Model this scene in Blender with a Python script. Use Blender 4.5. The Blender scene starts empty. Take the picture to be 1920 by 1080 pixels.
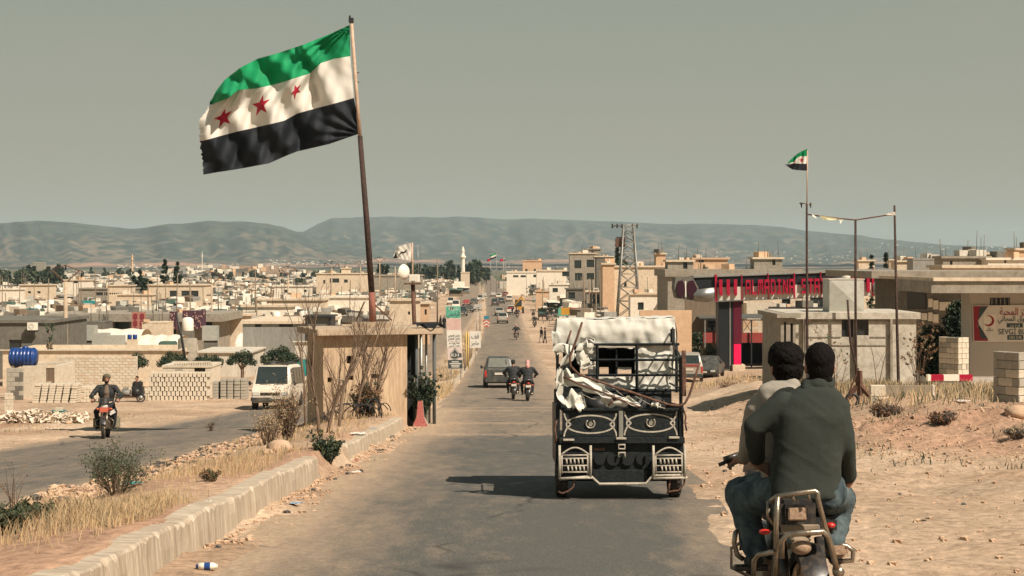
import bpy, bmesh, math, random
import numpy as np
from mathutils import Vector, Matrix, noise as mnoise

random.seed(7); np.random.seed(7)
scene = bpy.context.scene
COL = scene.collection
R = math.radians

# ------------------------------------------------------------------ camera, light, exposure
F = 3000.0          # focal length in pixels of the 1920-wide photograph
U0, V0 = 960.0, 490.0
cd = bpy.data.cameras.new('camera'); cam = bpy.data.objects.new('camera', cd); COL.objects.link(cam)
cam.location = (0, 0, 0); cam.rotation_euler = (R(90), 0, 0)
cd.sensor_width = 36; cd.lens = 36 * F / 1920; cd.shift_y = -(540 - V0) / 1920
cd.clip_start = 0.5; cd.clip_end = 40000
scene.camera = cam

SUN_EL = R(48); SD = Vector((1.0, -0.95, 0)).normalized()      # horizontal direction towards the sun
sl = bpy.data.lights.new('sun', 'SUN'); sl.energy = 5.0; sl.angle = R(0.5); sl.color = (1.0, 0.875, 0.745)
so = bpy.data.objects.new('sun', sl); COL.objects.link(so)
sv = Vector((SD.x * math.cos(SUN_EL), SD.y * math.cos(SUN_EL), math.sin(SUN_EL)))
so.rotation_euler = sv.to_track_quat('Z', 'Y').to_euler()

w = bpy.data.worlds.new('World'); scene.world = w; w.use_nodes = True
nt = w.node_tree; nt.nodes.clear()
def N(nt, t, **k):
    n = nt.nodes.new(t)
    for a, b in k.items(): setattr(n, a, b)
    return n
out = N(nt, 'ShaderNodeOutputWorld'); bg = N(nt, 'ShaderNodeBackground')
sky = N(nt, 'ShaderNodeTexSky', sky_type='NISHITA', sun_disc=False)
sky.sun_elevation = SUN_EL; sky.sun_rotation = math.atan2(SD.x, SD.y); sky.dust_density = 4
hs = N(nt, 'ShaderNodeHueSaturation'); hs.inputs['Saturation'].default_value = 0.35; hs.inputs['Value'].default_value = 0.55
tc = N(nt, 'ShaderNodeTexCoord'); sx = N(nt, 'ShaderNodeSeparateXYZ')
rp = N(nt, 'ShaderNodeValToRGB'); el = rp.color_ramp.elements
el[0].position = 0.0; el[0].color = (3.1, 2.82, 2.08, 1)
el[1].position = 1.0; el[1].color = (.40, .80, 1.15, 1)
e = el.new(0.16); e.color = (2.25, 2.42, 1.92, 1); e = el.new(0.45); e.color = (1.1, 1.5, 1.5, 1)
e = el.new(0.05); e.color = (2.85, 2.68, 2.0, 1)
mp = N(nt, 'ShaderNodeMapping'); mp.inputs['Scale'].default_value = (1.2, 1.2, 9)
nz = N(nt, 'ShaderNodeTexNoise'); nz.inputs['Scale'].default_value = 2.2; nz.inputs['Detail'].default_value = 4
cr = N(nt, 'ShaderNodeMapRange'); cr.inputs[1].default_value = .45; cr.inputs[2].default_value = .8; cr.inputs[3].default_value = 0; cr.inputs[4].default_value = .35
cm = N(nt, 'ShaderNodeMixRGB'); cm.inputs[2].default_value = (2.95, 2.6, 1.9, 1)
mx = N(nt, 'ShaderNodeMixRGB'); mx.inputs[0].default_value = 0.9
L = nt.links.new
L(tc.outputs['Generated'], sx.inputs[0]); L(sx.outputs['Z'], rp.inputs[0])
L(tc.outputs['Generated'], mp.inputs[0]); L(mp.outputs[0], nz.inputs['Vector']); L(nz.outputs['Fac'], cr.inputs[0])
L(cr.outputs[0], cm.inputs[0]); L(rp.outputs[0], cm.inputs[1])
L(sky.outputs[0], hs.inputs['Color']); L(hs.outputs[0], mx.inputs[1]); L(cm.outputs[0], mx.inputs[2])
L(mx.outputs[0], bg.inputs[0]); bg.inputs[1].default_value = 0.10; L(bg.outputs[0], out.inputs[0])
scene.view_settings.view_transform = 'Standard'; scene.view_settings.look = 'None'
scene.view_settings.exposure = 0.45; scene.view_settings.gamma = 1.0; scene.view_settings.use_curve_mapping = False
try:
    scene.cycles.volume_bounces = 0; scene.cycles.max_bounces = 6; scene.cycles.transparent_max_bounces = 12
except Exception: pass

# ------------------------------------------------------------------ helpers
def P(u, v, Y): return Vector(((u - U0) / F * Y, Y, -(v - V0) / F * Y))
def PX(u, Y): return (u - U0) / F * Y

MATS = {}
def mat(key, c1=None, c2=None, scale=3.0, rough=.85, bump=.0, bscale=None, metal=0.0, spec=.25, stretch=(1, 1, 1), emit=None, contrast=.25, detail=5, dirt=None, alpha=None):
    if key in MATS: return MATS[key]
    m = bpy.data.materials.new(key); m.use_nodes = True; nt = m.node_tree; b = nt.nodes['Principled BSDF']
    b.inputs['Roughness'].default_value = rough; b.inputs['Metallic'].default_value = metal
    b.inputs['Specular IOR Level'].default_value = spec
    L = nt.links.new
    if c2 is None: c2 = tuple(x * .72 for x in c1)
    tc = N(nt, 'ShaderNodeTexCoord'); mp = N(nt, 'ShaderNodeMapping'); mp.inputs['Scale'].default_value = stretch
    nz = N(nt, 'ShaderNodeTexNoise'); nz.inputs['Scale'].default_value = scale; nz.inputs['Detail'].default_value = detail; nz.inputs['Roughness'].default_value = .62
    mr = N(nt, 'ShaderNodeMapRange'); mr.inputs[1].default_value = .5 - contrast; mr.inputs[2].default_value = .5 + contrast
    mx = N(nt, 'ShaderNodeMixRGB'); mx.inputs[1].default_value = (*c2, 1); mx.inputs[2].default_value = (*c1, 1)
    L(tc.outputs['Object'], mp.inputs[0]); L(mp.outputs[0], nz.inputs['Vector']); L(nz.outputs['Fac'], mr.inputs[0]); L(mr.outputs[0], mx.inputs[0])
    col = mx.outputs[0]
    if dirt:
        n2 = N(nt, 'ShaderNodeTexNoise'); n2.inputs['Scale'].default_value = scale * 3.7; n2.inputs['Detail'].default_value = 6; n2.inputs['Roughness'].default_value = .7
        m2 = N(nt, 'ShaderNodeMapRange'); m2.inputs[1].default_value = .44; m2.inputs[2].default_value = .64; m2.inputs[4].default_value = dirt[3] if len(dirt) > 3 else .7
        x2 = N(nt, 'ShaderNodeMixRGB'); x2.inputs[2].default_value = (*dirt[:3], 1)
        L(mp.outputs[0], n2.inputs['Vector']); L(n2.outputs['Fac'], m2.inputs[0]); L(m2.outputs[0], x2.inputs[0]); L(col, x2.inputs[1]); col = x2.outputs[0]
    L(col, b.inputs['Base Color'])
    if bump:
        nb = N(nt, 'ShaderNodeTexNoise'); nb.inputs['Scale'].default_value = bscale or scale * 6; nb.inputs['Detail'].default_value = 6
        bp = N(nt, 'ShaderNodeBump'); bp.inputs['Strength'].default_value = bump; bp.inputs['Distance'].default_value = .02
        L(mp.outputs[0], nb.inputs['Vector']); L(nb.outputs['Fac'], bp.inputs['Height']); L(bp.outputs[0], b.inputs['Normal'])
    if emit: b.inputs['Emission Color'].default_value = (*emit[:3], 1); b.inputs['Emission Strength'].default_value = emit[3]
    MATS[key] = m; return m

class MB:
    """collects geometry for ONE mesh object"""
    def __init__(s): s.v = []; s.f = []; s.m = []; s.sm = []
    def add(s, vs, fs, mi=0, smooth=False):
        o = len(s.v); s.v.extend([tuple(x) for x in vs])
        for f in fs: s.f.append(tuple(i + o for i in f)); s.m.append(mi); s.sm.append(smooth)
        return s
    def box(s, c, d, rz=0, mi=0, rx=0, ry=0, taper=1.0):
        hx, hy, hz = d[0] / 2, d[1] / 2, d[2] / 2
        pts = [Vector((x * hx * (taper if z > 0 else 1), y * hy * (taper if z > 0 else 1), z * hz)) for z in (-1, 1) for y in (-1, 1) for x in (-1, 1)]
        if rz or rx or ry:
            M = Matrix.Rotation(rz, 3, 'Z') @ Matrix.Rotation(ry, 3, 'Y') @ Matrix.Rotation(rx, 3, 'X'); pts = [M @ p for p in pts]
        c = Vector(c); pts = [p + c for p in pts]
        return s.add(pts, [(0, 2, 3, 1), (4, 5, 7, 6), (0, 1, 5, 4), (1, 3, 7, 5), (3, 2, 6, 7), (2, 0, 4, 6)], mi)
    def b2(s, x0, x1, y0, y1, z0, z1, mi=0): return s.box(((x0 + x1) / 2, (y0 + y1) / 2, (z0 + z1) / 2), (x1 - x0, y1 - y0, z1 - z0), mi=mi)
    def tube(s, pts, r, n=6, mi=0, caps=True, smooth=True, closed=False):
        pts = [Vector(p) for p in pts]; k = len(pts)
        rs = r if isinstance(r, (list, tuple)) else [r] * k
        vs = []; prev = None
        for i, p in enumerate(pts):
            if closed: t = pts[(i + 1) % k] - pts[i - 1]
            else: t = pts[min(i + 1, k - 1)] - pts[max(i - 1, 0)]
            if t.length < 1e-9: t = Vector((0, 0, 1))
            t.normalize()
            if prev is None:
                a = Vector((0, 0, 1)) if abs(t.z) < .9 else Vector((1, 0, 0)); x = t.cross(a).normalized()
            else: x = (prev - t * prev.dot(t)).normalized()
            prev = x; y = t.cross(x)
            for j in range(n):
                an = 2 * math.pi * j / n; vs.append(p + x * math.cos(an) * rs[i] + y * math.sin(an) * rs[i])
        fs = []
        for i in range(k if closed else k - 1):
            a, b = i * n, ((i + 1) % k) * n
            for j in range(n): fs.append((a + j, a + (j + 1) % n, b + (j + 1) % n, b + j))
        if caps and not closed: fs.append(tuple(range(n - 1, -1, -1))); fs.append(tuple(range((k - 1) * n, k * n)))
        return s.add(vs, fs, mi, smooth)
    def cyl(s, p0, p1, r, n=12, mi=0, r1=None, smooth=True): return s.tube([p0, p1], [r, r if r1 is None else r1], n, mi, True, smooth)
    def poly(s, pts, ex, mi=0):
        """polygon (list of 3d) extruded by vector ex"""
        pts = [Vector(p) for p in pts]; ex = Vector(ex); n = len(pts)
        return s.add(pts + [p + ex for p in pts], [tuple(range(n)), tuple(range(2 * n - 1, n - 1, -1))] + [(i, i + n, (i + 1) % n + n, (i + 1) % n) for i in range(n)], mi)
    def ell(s, c, r, n=10, m=7, mi=0, rot=None):
        c = Vector(c); vs = []
        if not isinstance(r, (tuple, list)): r = (r, r, r)
        for i in range(m + 1):
            a = math.pi * i / m
            for j in range(n):
                b = 2 * math.pi * j / n; q = Vector((r[0] * math.sin(a) * math.cos(b), r[1] * math.sin(a) * math.sin(b), r[2] * math.cos(a)))
                if rot: q = rot @ q
                vs.append(c + q)
        fs = [(i * n + j, (i + 1) * n + j, (i + 1) * n + (j + 1) % n, i * n + (j + 1) % n) for i in range(m) for j in range(n)]
        return s.add(vs, fs, mi, True)
    def lathe(s, prof, n=16, c=(0, 0, 0), mi=0, axis='z'):
        vs = []
        for r, z in prof:
            for j in range(n):
                a = 2 * math.pi * j / n; x, y = r * math.cos(a), r * math.sin(a)
                q = (x, y, z) if axis == 'z' else ((z, x, y) if axis == 'x' else (x, z, y)); vs.append((q[0] + c[0], q[1] + c[1], q[2] + c[2]))
        fs = [(i * n + j, i * n + (j + 1) % n, (i + 1) * n + (j + 1) % n, (i + 1) * n + j) for i in range(len(prof) - 1) for j in range(n)]
        return s.add(vs, fs, mi, True)
    def grid(s, fn, nu, nv, mi=0, smooth=True):
        vs = [fn(i / nu, j / nv) for j in range(nv + 1) for i in range(nu + 1)]
        fs = [(j * (nu + 1) + i, j * (nu + 1) + i + 1, (j + 1) * (nu + 1) + i + 1, (j + 1) * (nu + 1) + i) for j in range(nv) for i in range(nu)]
        return s.add(vs, fs, mi, smooth)
    def ring(s, c, R_, r, n=24, k=6, axis='y', mi=0, a0=0, a1=2 * math.pi):
        full = abs(a1 - a0 - 2 * math.pi) < 1e-4
        pts = []
        for i in range(n if full else n + 1):
            a = a0 + (a1 - a0) * i / n; x, y = R_ * math.cos(a), R_ * math.sin(a)
            q = {'y': (x, 0, y), 'x': (0, x, y), 'z': (x, y, 0)}[axis]; pts.append((c[0] + q[0], c[1] + q[1], c[2] + q[2]))
        return s.tube(pts, r, k, mi, closed=full)
    def build(s, name, mats, parent=None, loc=(0, 0, 0), bevel=0, rz=0):
        me = bpy.data.meshes.new(name); me.from_pydata(s.v, [], s.f)
        mats = mats if isinstance(mats, (list, tuple)) else [mats]
        for m in mats: me.materials.append(m)
        me.polygons.foreach_set('material_index', s.m); me.polygons.foreach_set('use_smooth', s.sm); me.update()
        if bevel:
            bm = bmesh.new(); bm.from_mesh(me)
            bmesh.ops.bevel(bm, geom=[e for e in bm.edges if e.is_manifold and e.calc_face_angle(0) > .5], offset=bevel, segments=1 if bevel < .02 else 2, affect='EDGES', clamp_overlap=True)
            bm.to_mesh(me); bm.free()
        o = bpy.data.objects.new(name, me); COL.objects.link(o); o.location = loc; o.rotation_euler = (0, 0, rz)
        if parent: o.parent = parent
        return o

def tag(o, label=None, cat=None, group=None, kind=None):
    if label: o['label'] = label
    if cat: o['category'] = cat
    if group: o['group'] = group
    if kind: o['kind'] = kind
    return o
def thing(name, label, cat, loc=(0, 0, 0), rz=0, group=None):
    o = bpy.data.objects.new(name, None); COL.objects.link(o); o.empty_display_size = .2
    o.location = loc; o.rotation_euler = (0, 0, rz)
    return tag(o, label, cat, group)
def place_words(x, Y):
    u = U0 + x / Y * F
    a = 'at far left' if u < 190 else 'below the cypresses' if u < 400 else 'left of the flagpole' if u < 670 else 'right of the flagpole' if u < 960 else 'behind the market' if u < 1240 else 'on the right plain'
    return (', near row ' if Y < 240 else ', middle row ' if Y < 400 else ', far row ') + a
KIDS = {}
def kids(o):
    if not KIDS.get('n') == len(bpy.data.objects):
        KIDS.clear(); KIDS['n'] = len(bpy.data.objects)
        for q in bpy.data.objects:
            if q.parent: KIDS.setdefault(q.parent.name, []).append(q)
    return list(KIDS.get(o.name, []))
def dup(root, loc, rz=0, label=None, group=None, sc=1.0, tree=None):
    """copy of a thing with copies of its parts and sub-parts"""
    if tree is None: tree = [(c, kids(c)) for c in kids(root)]
    r = root.copy(); COL.objects.link(r); r.location = loc; r.rotation_euler = (0, 0, rz)
    r.scale = sc if isinstance(sc, (tuple, list)) else (sc, sc, sc)
    if label: r['label'] = label
    if group: r['group'] = group
    for ch, gs in tree:
        c = ch.copy(); COL.objects.link(c); c.parent = r
        for g in gs:
            d = g.copy(); COL.objects.link(d); d.parent = c
    return r
def tree_of(root): return [(c, kids(c)) for c in kids(root)]

def text_mesh(txt, size, depth=0.003, font=None, bold=0.0, align='CENTER'):
    cu = bpy.data.curves.new('lettering', 'FONT'); cu.body = txt; cu.size = size; cu.extrude = depth; cu.align_x = align; cu.align_y = 'CENTER'; cu.offset = bold
    cu.resolution_u = 3
    o = bpy.data.objects.new('lettering', cu); COL.objects.link(o)
    bpy.context.view_layer.update()
    me = bpy.data.meshes.new_from_object(o.evaluated_get(bpy.context.evaluated_depsgraph_get()))
    bpy.data.objects.remove(o); bpy.data.curves.remove(cu)
    return me
def text_part(name, txt, size, mat_, parent, loc, sx=1.0, bold=0.0, align='CENTER', rot=(R(90), 0, 0), width=None):
    me = text_mesh(txt, size, bold=bold, align=align)
    if width and len(me.vertices):
        xs = [v.co.x for v in me.vertices]; sx = width / max(1e-6, max(xs) - min(xs))
    me.materials.clear(); me.materials.append(mat_)
    for v in me.vertices: v.co.x *= sx
    o = bpy.data.objects.new(name, me); COL.objects.link(o); o.parent = parent; o.location = loc; o.rotation_euler = rot
    return o
# Arabic letters in presentation forms (isolated, final, initial, medial) written right to left
AR = {'ا': 'ﺍﺎﺍﺎ', 'ب': 'ﺏﺐﺑﺒ', 'ت': 'ﺕﺖﺗﺘ', 'ج': 'ﺝﺞﺟﺠ', 'ح': 'ﺡﺢﺣﺤ', 'د': 'ﺩﺪﺩﺪ', 'ر': 'ﺭﺮﺭﺮ', 'ز': 'ﺯﺰﺯﺰ', 'س': 'ﺱﺲﺳﺴ', 'ق': 'ﻕﻖﻗﻘ', 'ك': 'ﻙﻚﻛﻜ', 'ل': 'ﻝﻞﻟﻠ', 'م': 'ﻡﻢﻣﻤ', 'ن': 'ﻥﻦﻧﻨ', 'و': 'ﻭﻮﻭﻮ', 'ي': 'ﻱﻲﻳﻴ', 'ة': 'ﺓﺔﺓﺔ', 'ش': 'ﺵﺶﺷﺸ', 'أ': 'ﺃﺄﺃﺄ', 'ف': 'ﻑﻒﻓﻔ', 'ع': 'ﻉﻊﻋﻌ', 'خ': 'ﺥﺦﺧﺨ', 'ص': 'ﺹﺺﺻﺼ', 'ه': 'ﻩﻪﻫﻬ'}
NOJOIN = 'اأدرزوة'
def arab(t):
    out = []
    for i, c in enumerate(t):
        if c not in AR: out.append(c); continue
        pj = i > 0 and t[i - 1] in AR and t[i - 1] not in NOJOIN
        nj = i < len(t) - 1 and t[i + 1] in AR and c not in NOJOIN
        out.append(AR[c][3 if pj and nj else 1 if pj else 2 if nj else 0])
    return ''.join(reversed(out))

# ------------------------------------------------------------------ terrain heights
KY = [-40, 0, 12, 20, 30, 42, 55, 67, 80, 90, 110, 140, 180, 250, 350, 500, 700, 1000, 1500, 2200, 3500, 6000, 12000]
KZ = [0.7, -1.68, -2.43, -2.93, -3.6, -4.38, -5.2, -5.92, -6.6, -7.07, -7.75, -8.4, -8.95, -9.65, -10.25, -10.9, -11.3, -11.7, -12.5, -13.5, -15, -5, -5]
def pchip(x, X, Y):
    X = np.array(X, float); Y = np.array(Y, float); x = np.asarray(x, float)
    h = np.diff(X); d = np.diff(Y) / h; m = np.zeros(len(X))
    for i in range(1, len(X) - 1):
        if d[i - 1] * d[i] > 0:
            w1 = 2 * h[i] + h[i - 1]; w2 = h[i] + 2 * h[i - 1]; m[i] = (w1 + w2) / (w1 / d[i - 1] + w2 / d[i])
    m[0] = d[0]; m[-1] = 0
    k = np.clip(np.searchsorted(X, x) - 1, 0, len(X) - 2); t = np.clip((x - X[k]) / h[k], 0, 1)
    return (2 * t**3 - 3 * t**2 + 1) * Y[k] + (t**3 - 2 * t**2 + t) * h[k] * m[k] + (-2 * t**3 + 3 * t**2) * Y[k + 1] + (t**3 - t**2) * h[k] * m[k + 1]
def sm(x, a, b): t = np.clip((np.asarray(x, float) - a) / (b - a), 0, 1); return t * t * (3 - 2 * t)
def vnoise(x, y, seed=0):
    xi = np.floor(x).astype(int); yi = np.floor(y).astype(int); fx = x - xi; fy = y - yi
    def h(a, b):
        n = (a * 374761393 + b * 668265263 + seed * 974634777) & 0x7fffffff; n = ((n ^ (n >> 13)) * 1274126177) & 0x7fffffff
        return ((n ^ (n >> 16)) & 0xffff) / 65535.0
    fx = fx * fx * (3 - 2 * fx); fy = fy * fy * (3 - 2 * fy)
    return (h(xi, yi) * (1 - fx) + h(xi + 1, yi) * fx) * (1 - fy) + (h(xi, yi + 1) * (1 - fx) + h(xi + 1, yi + 1) * fx) * fy - .5
def fbm(x, y, o=4, seed=0):
    s = 0; a = 1
    for i in range(o): s = s + vnoise(x * 2**i, y * 2**i, seed + i) * a; a *= .5
    return s
RYl = [0, 12, 36, 60, 90, 155, 200, 330, 500, 900, 1500]
RL = [-2.35, -2.35, -2.3, -2.7, -3.1, -3.6, -3.8, -5.4, -8.4, -16, -30]     # right carriageway, left edge
RYr = [0, 12, 22, 36, 90, 155, 200, 330, 500, 900, 1500]
RR = [1.0, 1.75, 2.45, 2.75, 2.7, 2.2, 1.8, 1.4, -1.5, -8, -20]            # right carriageway, right edge
LYr = [0, 20, 33, 42, 90, 155, 250, 330, 500, 900, 1500]
LR = [-6.6, -6.4, -6.5, -6.5, -5.4, -5.9, -6.4, -7.2, -9.8, -18, -32]
LL = [-13, -12.8, -12.5, -12.2, -11.0, -11.0, -12.2, -13.4, -16.8, -26, -42]
def rrl(Y): return np.interp(Y, RYl, RL)
def rrr(Y): return np.interp(Y, RYr, RR)
def lrr(Y): return np.interp(Y, LYr, LR)
def lrl(Y): return np.interp(Y, LYr, LL)
def base(X, Y):
    X = np.asarray(X, float); Y = np.asarray(Y, float)
    z = pchip(Y, KY, KZ)
    z = z - .2 * sm(-X, 3, 6) * (1 - sm(Y, 90, 150)) - .17 * sm(-X, 7, 12) * (1 - sm(Y, 90, 150))
    return z
def G(X, Y):
    """ground height away from the carriageways"""
    X = np.asarray(X, float); Y = np.asarray(Y, float)
    z = base(X, Y)
    z = z + .8 * sm(X, 6.3, 10.2) * sm(Y, 24, 40) * (1 - sm(Y, 66, 92))
    z = z + 9 * np.exp(-((X + 215) / 60)**2 - ((Y - 1300) / 160)**2)
    return z
def g1(x, y): return float(G(np.array(x), np.array(y)))
def b1(x, y): return float(base(np.array(x), np.array(y)))
# ------------------------------------------------------------------ ground, roads, hills
def attr_mat(key, a2, rough=.95, fine=(1.25, .72), fs=9.0, bump=.4, stretch=(1, 1, 1), pebb=True):
    m = bpy.data.materials.new(key); m.use_nodes = True; nt = m.node_tree; b = nt.nodes['Principled BSDF']; L = nt.links.new
    b.inputs['Roughness'].default_value = rough; b.inputs['Specular IOR Level'].default_value = .15
    at = N(nt, 'ShaderNodeAttribute', attribute_name='tint'); tc = N(nt, 'ShaderNodeTexCoord'); mp = N(nt, 'ShaderNodeMapping'); mp.inputs['Scale'].default_value = stretch
    L(tc.outputs['Object'], mp.inputs[0])
    nz = N(nt, 'ShaderNodeTexNoise'); nz.inputs['Scale'].default_value = fs; nz.inputs['Detail'].default_value = 8; nz.inputs['Roughness'].default_value = .68
    mr = N(nt, 'ShaderNodeMapRange'); mr.inputs[1].default_value = .3; mr.inputs[2].default_value = .7; mr.inputs[3].default_value = fine[1]; mr.inputs[4].default_value = fine[0]
    mx = N(nt, 'ShaderNodeMixRGB', blend_type='MULTIPLY'); mx.inputs[0].default_value = 1
    L(mp.outputs[0], nz.inputs['Vector']); L(nz.outputs['Fac'], mr.inputs[0]); L(at.outputs['Color'], mx.inputs[1]); L(mr.outputs[0], mx.inputs[2])
    col = mx.outputs[0]
    if pebb:
        n2 = N(nt, 'ShaderNodeTexNoise'); n2.inputs['Scale'].default_value = .9; n2.inputs['Detail'].default_value = 7; n2.inputs['Roughness'].default_value = .6
        m2 = N(nt, 'ShaderNodeMapRange'); m2.inputs[1].default_value = .35; m2.inputs[2].default_value = .65; m2.inputs[3].default_value = .8; m2.inputs[4].default_value = 1.15
        x2 = N(nt, 'ShaderNodeMixRGB', blend_type='MULTIPLY'); x2.inputs[0].default_value = 1
        mp2 = N(nt, 'ShaderNodeMapping'); mp2.inputs['Scale'].default_value = (.45, .35, 1); L(tc.outputs['Object'], mp2.inputs[0])
        L(mp2.outputs[0], n2.inputs['Vector']); L(n2.outputs['Fac'], m2.inputs[0]); L(col, x2.inputs[1]); L(m2.outputs[0], x2.inputs[2]); col = x2.outputs[0]
    L(col, b.inputs['Base Color'])
    bp = N(nt, 'ShaderNodeBump'); bp.inputs['Strength'].default_value = bump; bp.inputs['Distance'].default_value = .03
    L(nz.outputs['Fac'], bp.inputs['Height']); L(bp.outputs[0], b.inputs['Normal'])
    return m
def np_mesh(name, X, Y, Z, mat_, tint=None, dust=None, kind='structure', flip=False):
    nr, nc = X.shape; v = np.stack([X, Y, Z], -1).reshape(-1, 3)
    i = np.arange(nr - 1)[:, None] * nc + np.arange(nc - 1)[None]; f = np.stack([i, i + 1, i + nc + 1, i + nc], -1).reshape(-1, 4)
    if flip: f = f[:, ::-1]
    me = bpy.data.meshes.new(name); me.vertices.add(len(v)); me.vertices.foreach_set('co', v.ravel())
    me.loops.add(f.size); me.loops.foreach_set('vertex_index', f.ravel().astype(np.int32)); me.polygons.add(len(f))
    me.polygons.foreach_set('loop_start', np.arange(0, f.size, 4, dtype=np.int32)); me.polygons.foreach_set('loop_total', np.full(len(f), 4, np.int32))
    me.polygons.foreach_set('use_smooth', np.ones(len(f), bool)); me.update(); me.validate()
    if tint is not None:
        a = me.color_attributes.new('tint', 'FLOAT_COLOR', 'POINT'); c = np.ones((len(v), 4), np.float32); c[:, :3] = tint.reshape(-1, 3); a.data.foreach_set('color', c.ravel())
    if dust is not None:
        a = me.attributes.new('dust', 'FLOAT', 'POINT'); a.data.foreach_set('value', dust.reshape(-1).astype(np.float32))
    me.materials.append(mat_); o = bpy.data.objects.new(name, me); COL.objects.link(o)
    if kind: o['kind'] = kind
    return o

def terr(X, Y):
    z = G(X, Y); nz = fbm(X * .9, Y * .7, 4, 3); fine = fbm(X * 3.1, Y * 3.1, 2, 9)
    dR = np.minimum(X - rrl(Y), rrr(Y) - X); dL = np.minimum(X - lrl(Y), lrr(Y) - X)
    d = np.maximum(dR, dL) + nz * .35
    inside = sm(d, -.15, .55)
    amp = np.where(Y < 120, 1, 1 + (Y - 120) / 300.)
    # the median, raised behind the kerb
    med = sm(X, lrr(Y) + .1, np.minimum(lrr(Y) + 2.4, -3.3)) * (X < -2.95) * (Y < 48)
    z = z + .30 * med + .10 * sm(X, lrr(Y), lrr(Y) + .6) * (1 - sm(X, -3.6, -3.0)) * (Y >= 48) * (Y < 700)
    # rubble shoulder of the left road
    z = z + .16 * np.exp(-((X - lrr(Y) - .45) / .35)**2) * (Y < 60) * (.7 + nz) * (X < 0)
    out = 1 - inside
    z = z + out * (nz * .10 + fine * .035) + out * sm(X, 4, 7) * sm(Y, 16, 24) * (1 - sm(Y, 80, 110)) * nz * .12
    # spoil heaps on the right
    for (cx, cy, rx_, ry_, hh) in ((7.6, 33.5, 1.6, 1.3, .24), (9.6, 33, 2.0, 1.6, .24), (10.6, 30.5, 1.5, 1.2, .12), (8.6, 29.5, 1.2, .8, .12), (12.6, 36, 2.2, 1.0, .12), (7.2, 35.8, 1.2, 1.0, .3), (9.3, 25, .9, .7, .14), (11.5, 76, 2.2, 1.4, .14), (14, 77, 2.4, 1.3, .2)):
        z = z + hh * np.exp(-((X - cx) / rx_)**2 - ((Y - cy) / ry_)**2) * (1 + 1.3 * fbm(X * 2.3, Y * 2.3, 4, 21))
    z = z - inside * (.055 + np.maximum(Y - 30, 0) * .0012)
    return z
rows = np.concatenate([np.arange(-14, 60, .25), np.arange(60, 160, .8), np.geomspace(160, 13000, 80)])
half = np.concatenate([np.arange(0, 17, .2), np.geomspace(17.3, 7000, 62)]); cols = np.concatenate([-half[::-1][:-1], half])
XX, YY = np.meshgrid(cols, rows)
ZZ = terr(XX, YY)
n1 = fbm(XX * .35, YY * .3, 5, 40); n2 = fbm(XX * .02, YY * .012, 4, 44); n3 = fbm(XX * .006, YY * .002, 4, 48)
tan = np.array([.40, .275, .18]); pale = np.array([.50, .37, .255]); red = np.array([.36, .215, .14]); drk = np.array([.25, .16, .095]); fld = np.array([.17, .135, .095]); grn = np.array([.10, .115, .065]); strw = np.array([.46, .33, .18])
k = np.clip(.5 + n1 * 1.3, 0, 1)[..., None]; T = tan * k + pale * (1 - k)
medm = ((XX > lrr(YY)) & (XX < -2.9) & (YY < 60)).astype(float)[..., None]; T = T * (1 - medm * .8) + medm * .8 * (red * k + tan * (1 - k))
hm = (sm(XX, 6, 8) * sm(YY, 26, 30) * (1 - sm(YY, 42, 60)))[..., None] * .8; T = T * (1 - hm) + hm * (red * 1.1 * k + tan * (1 - k))
hm = (sm(-XX, 13, 16) * sm(YY, 38, 44) * (1 - sm(YY, 58, 64)))[..., None] * np.clip(.6 + n1 * 2, 0, 1)[..., None]; T = T * (1 - hm) + hm * (red * k + drk * (1 - k))
fm = sm(YY, 500, 900)[..., None]; kk = np.clip(.5 + n2 * 2.2, 0, 1)[..., None]; T = T * (1 - fm) + fm * (fld * kk + grn * (1 - kk))
fm = sm(YY, 1700, 3200)[..., None]; kk = np.clip(.42 + n3 * 2.6, 0, 1)[..., None]; T = T * (1 - fm) + fm * (fld * .75 * kk + grn * .9 * (1 - kk))
hill = np.exp(-((XX + 215) / 75)**2 - ((YY - 1300) / 200)**2)[..., None] * .85; T = T * (1 - hill) + hill * (np.array([.32, .20, .13]) * (1 + n2[..., None] * .5))
GMAT = attr_mat('dry_soil', None, fine=(1.38, .55), fs=8, bump=.9)
np_mesh('ground', XX, YY, ZZ, GMAT, tint=T)

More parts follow.
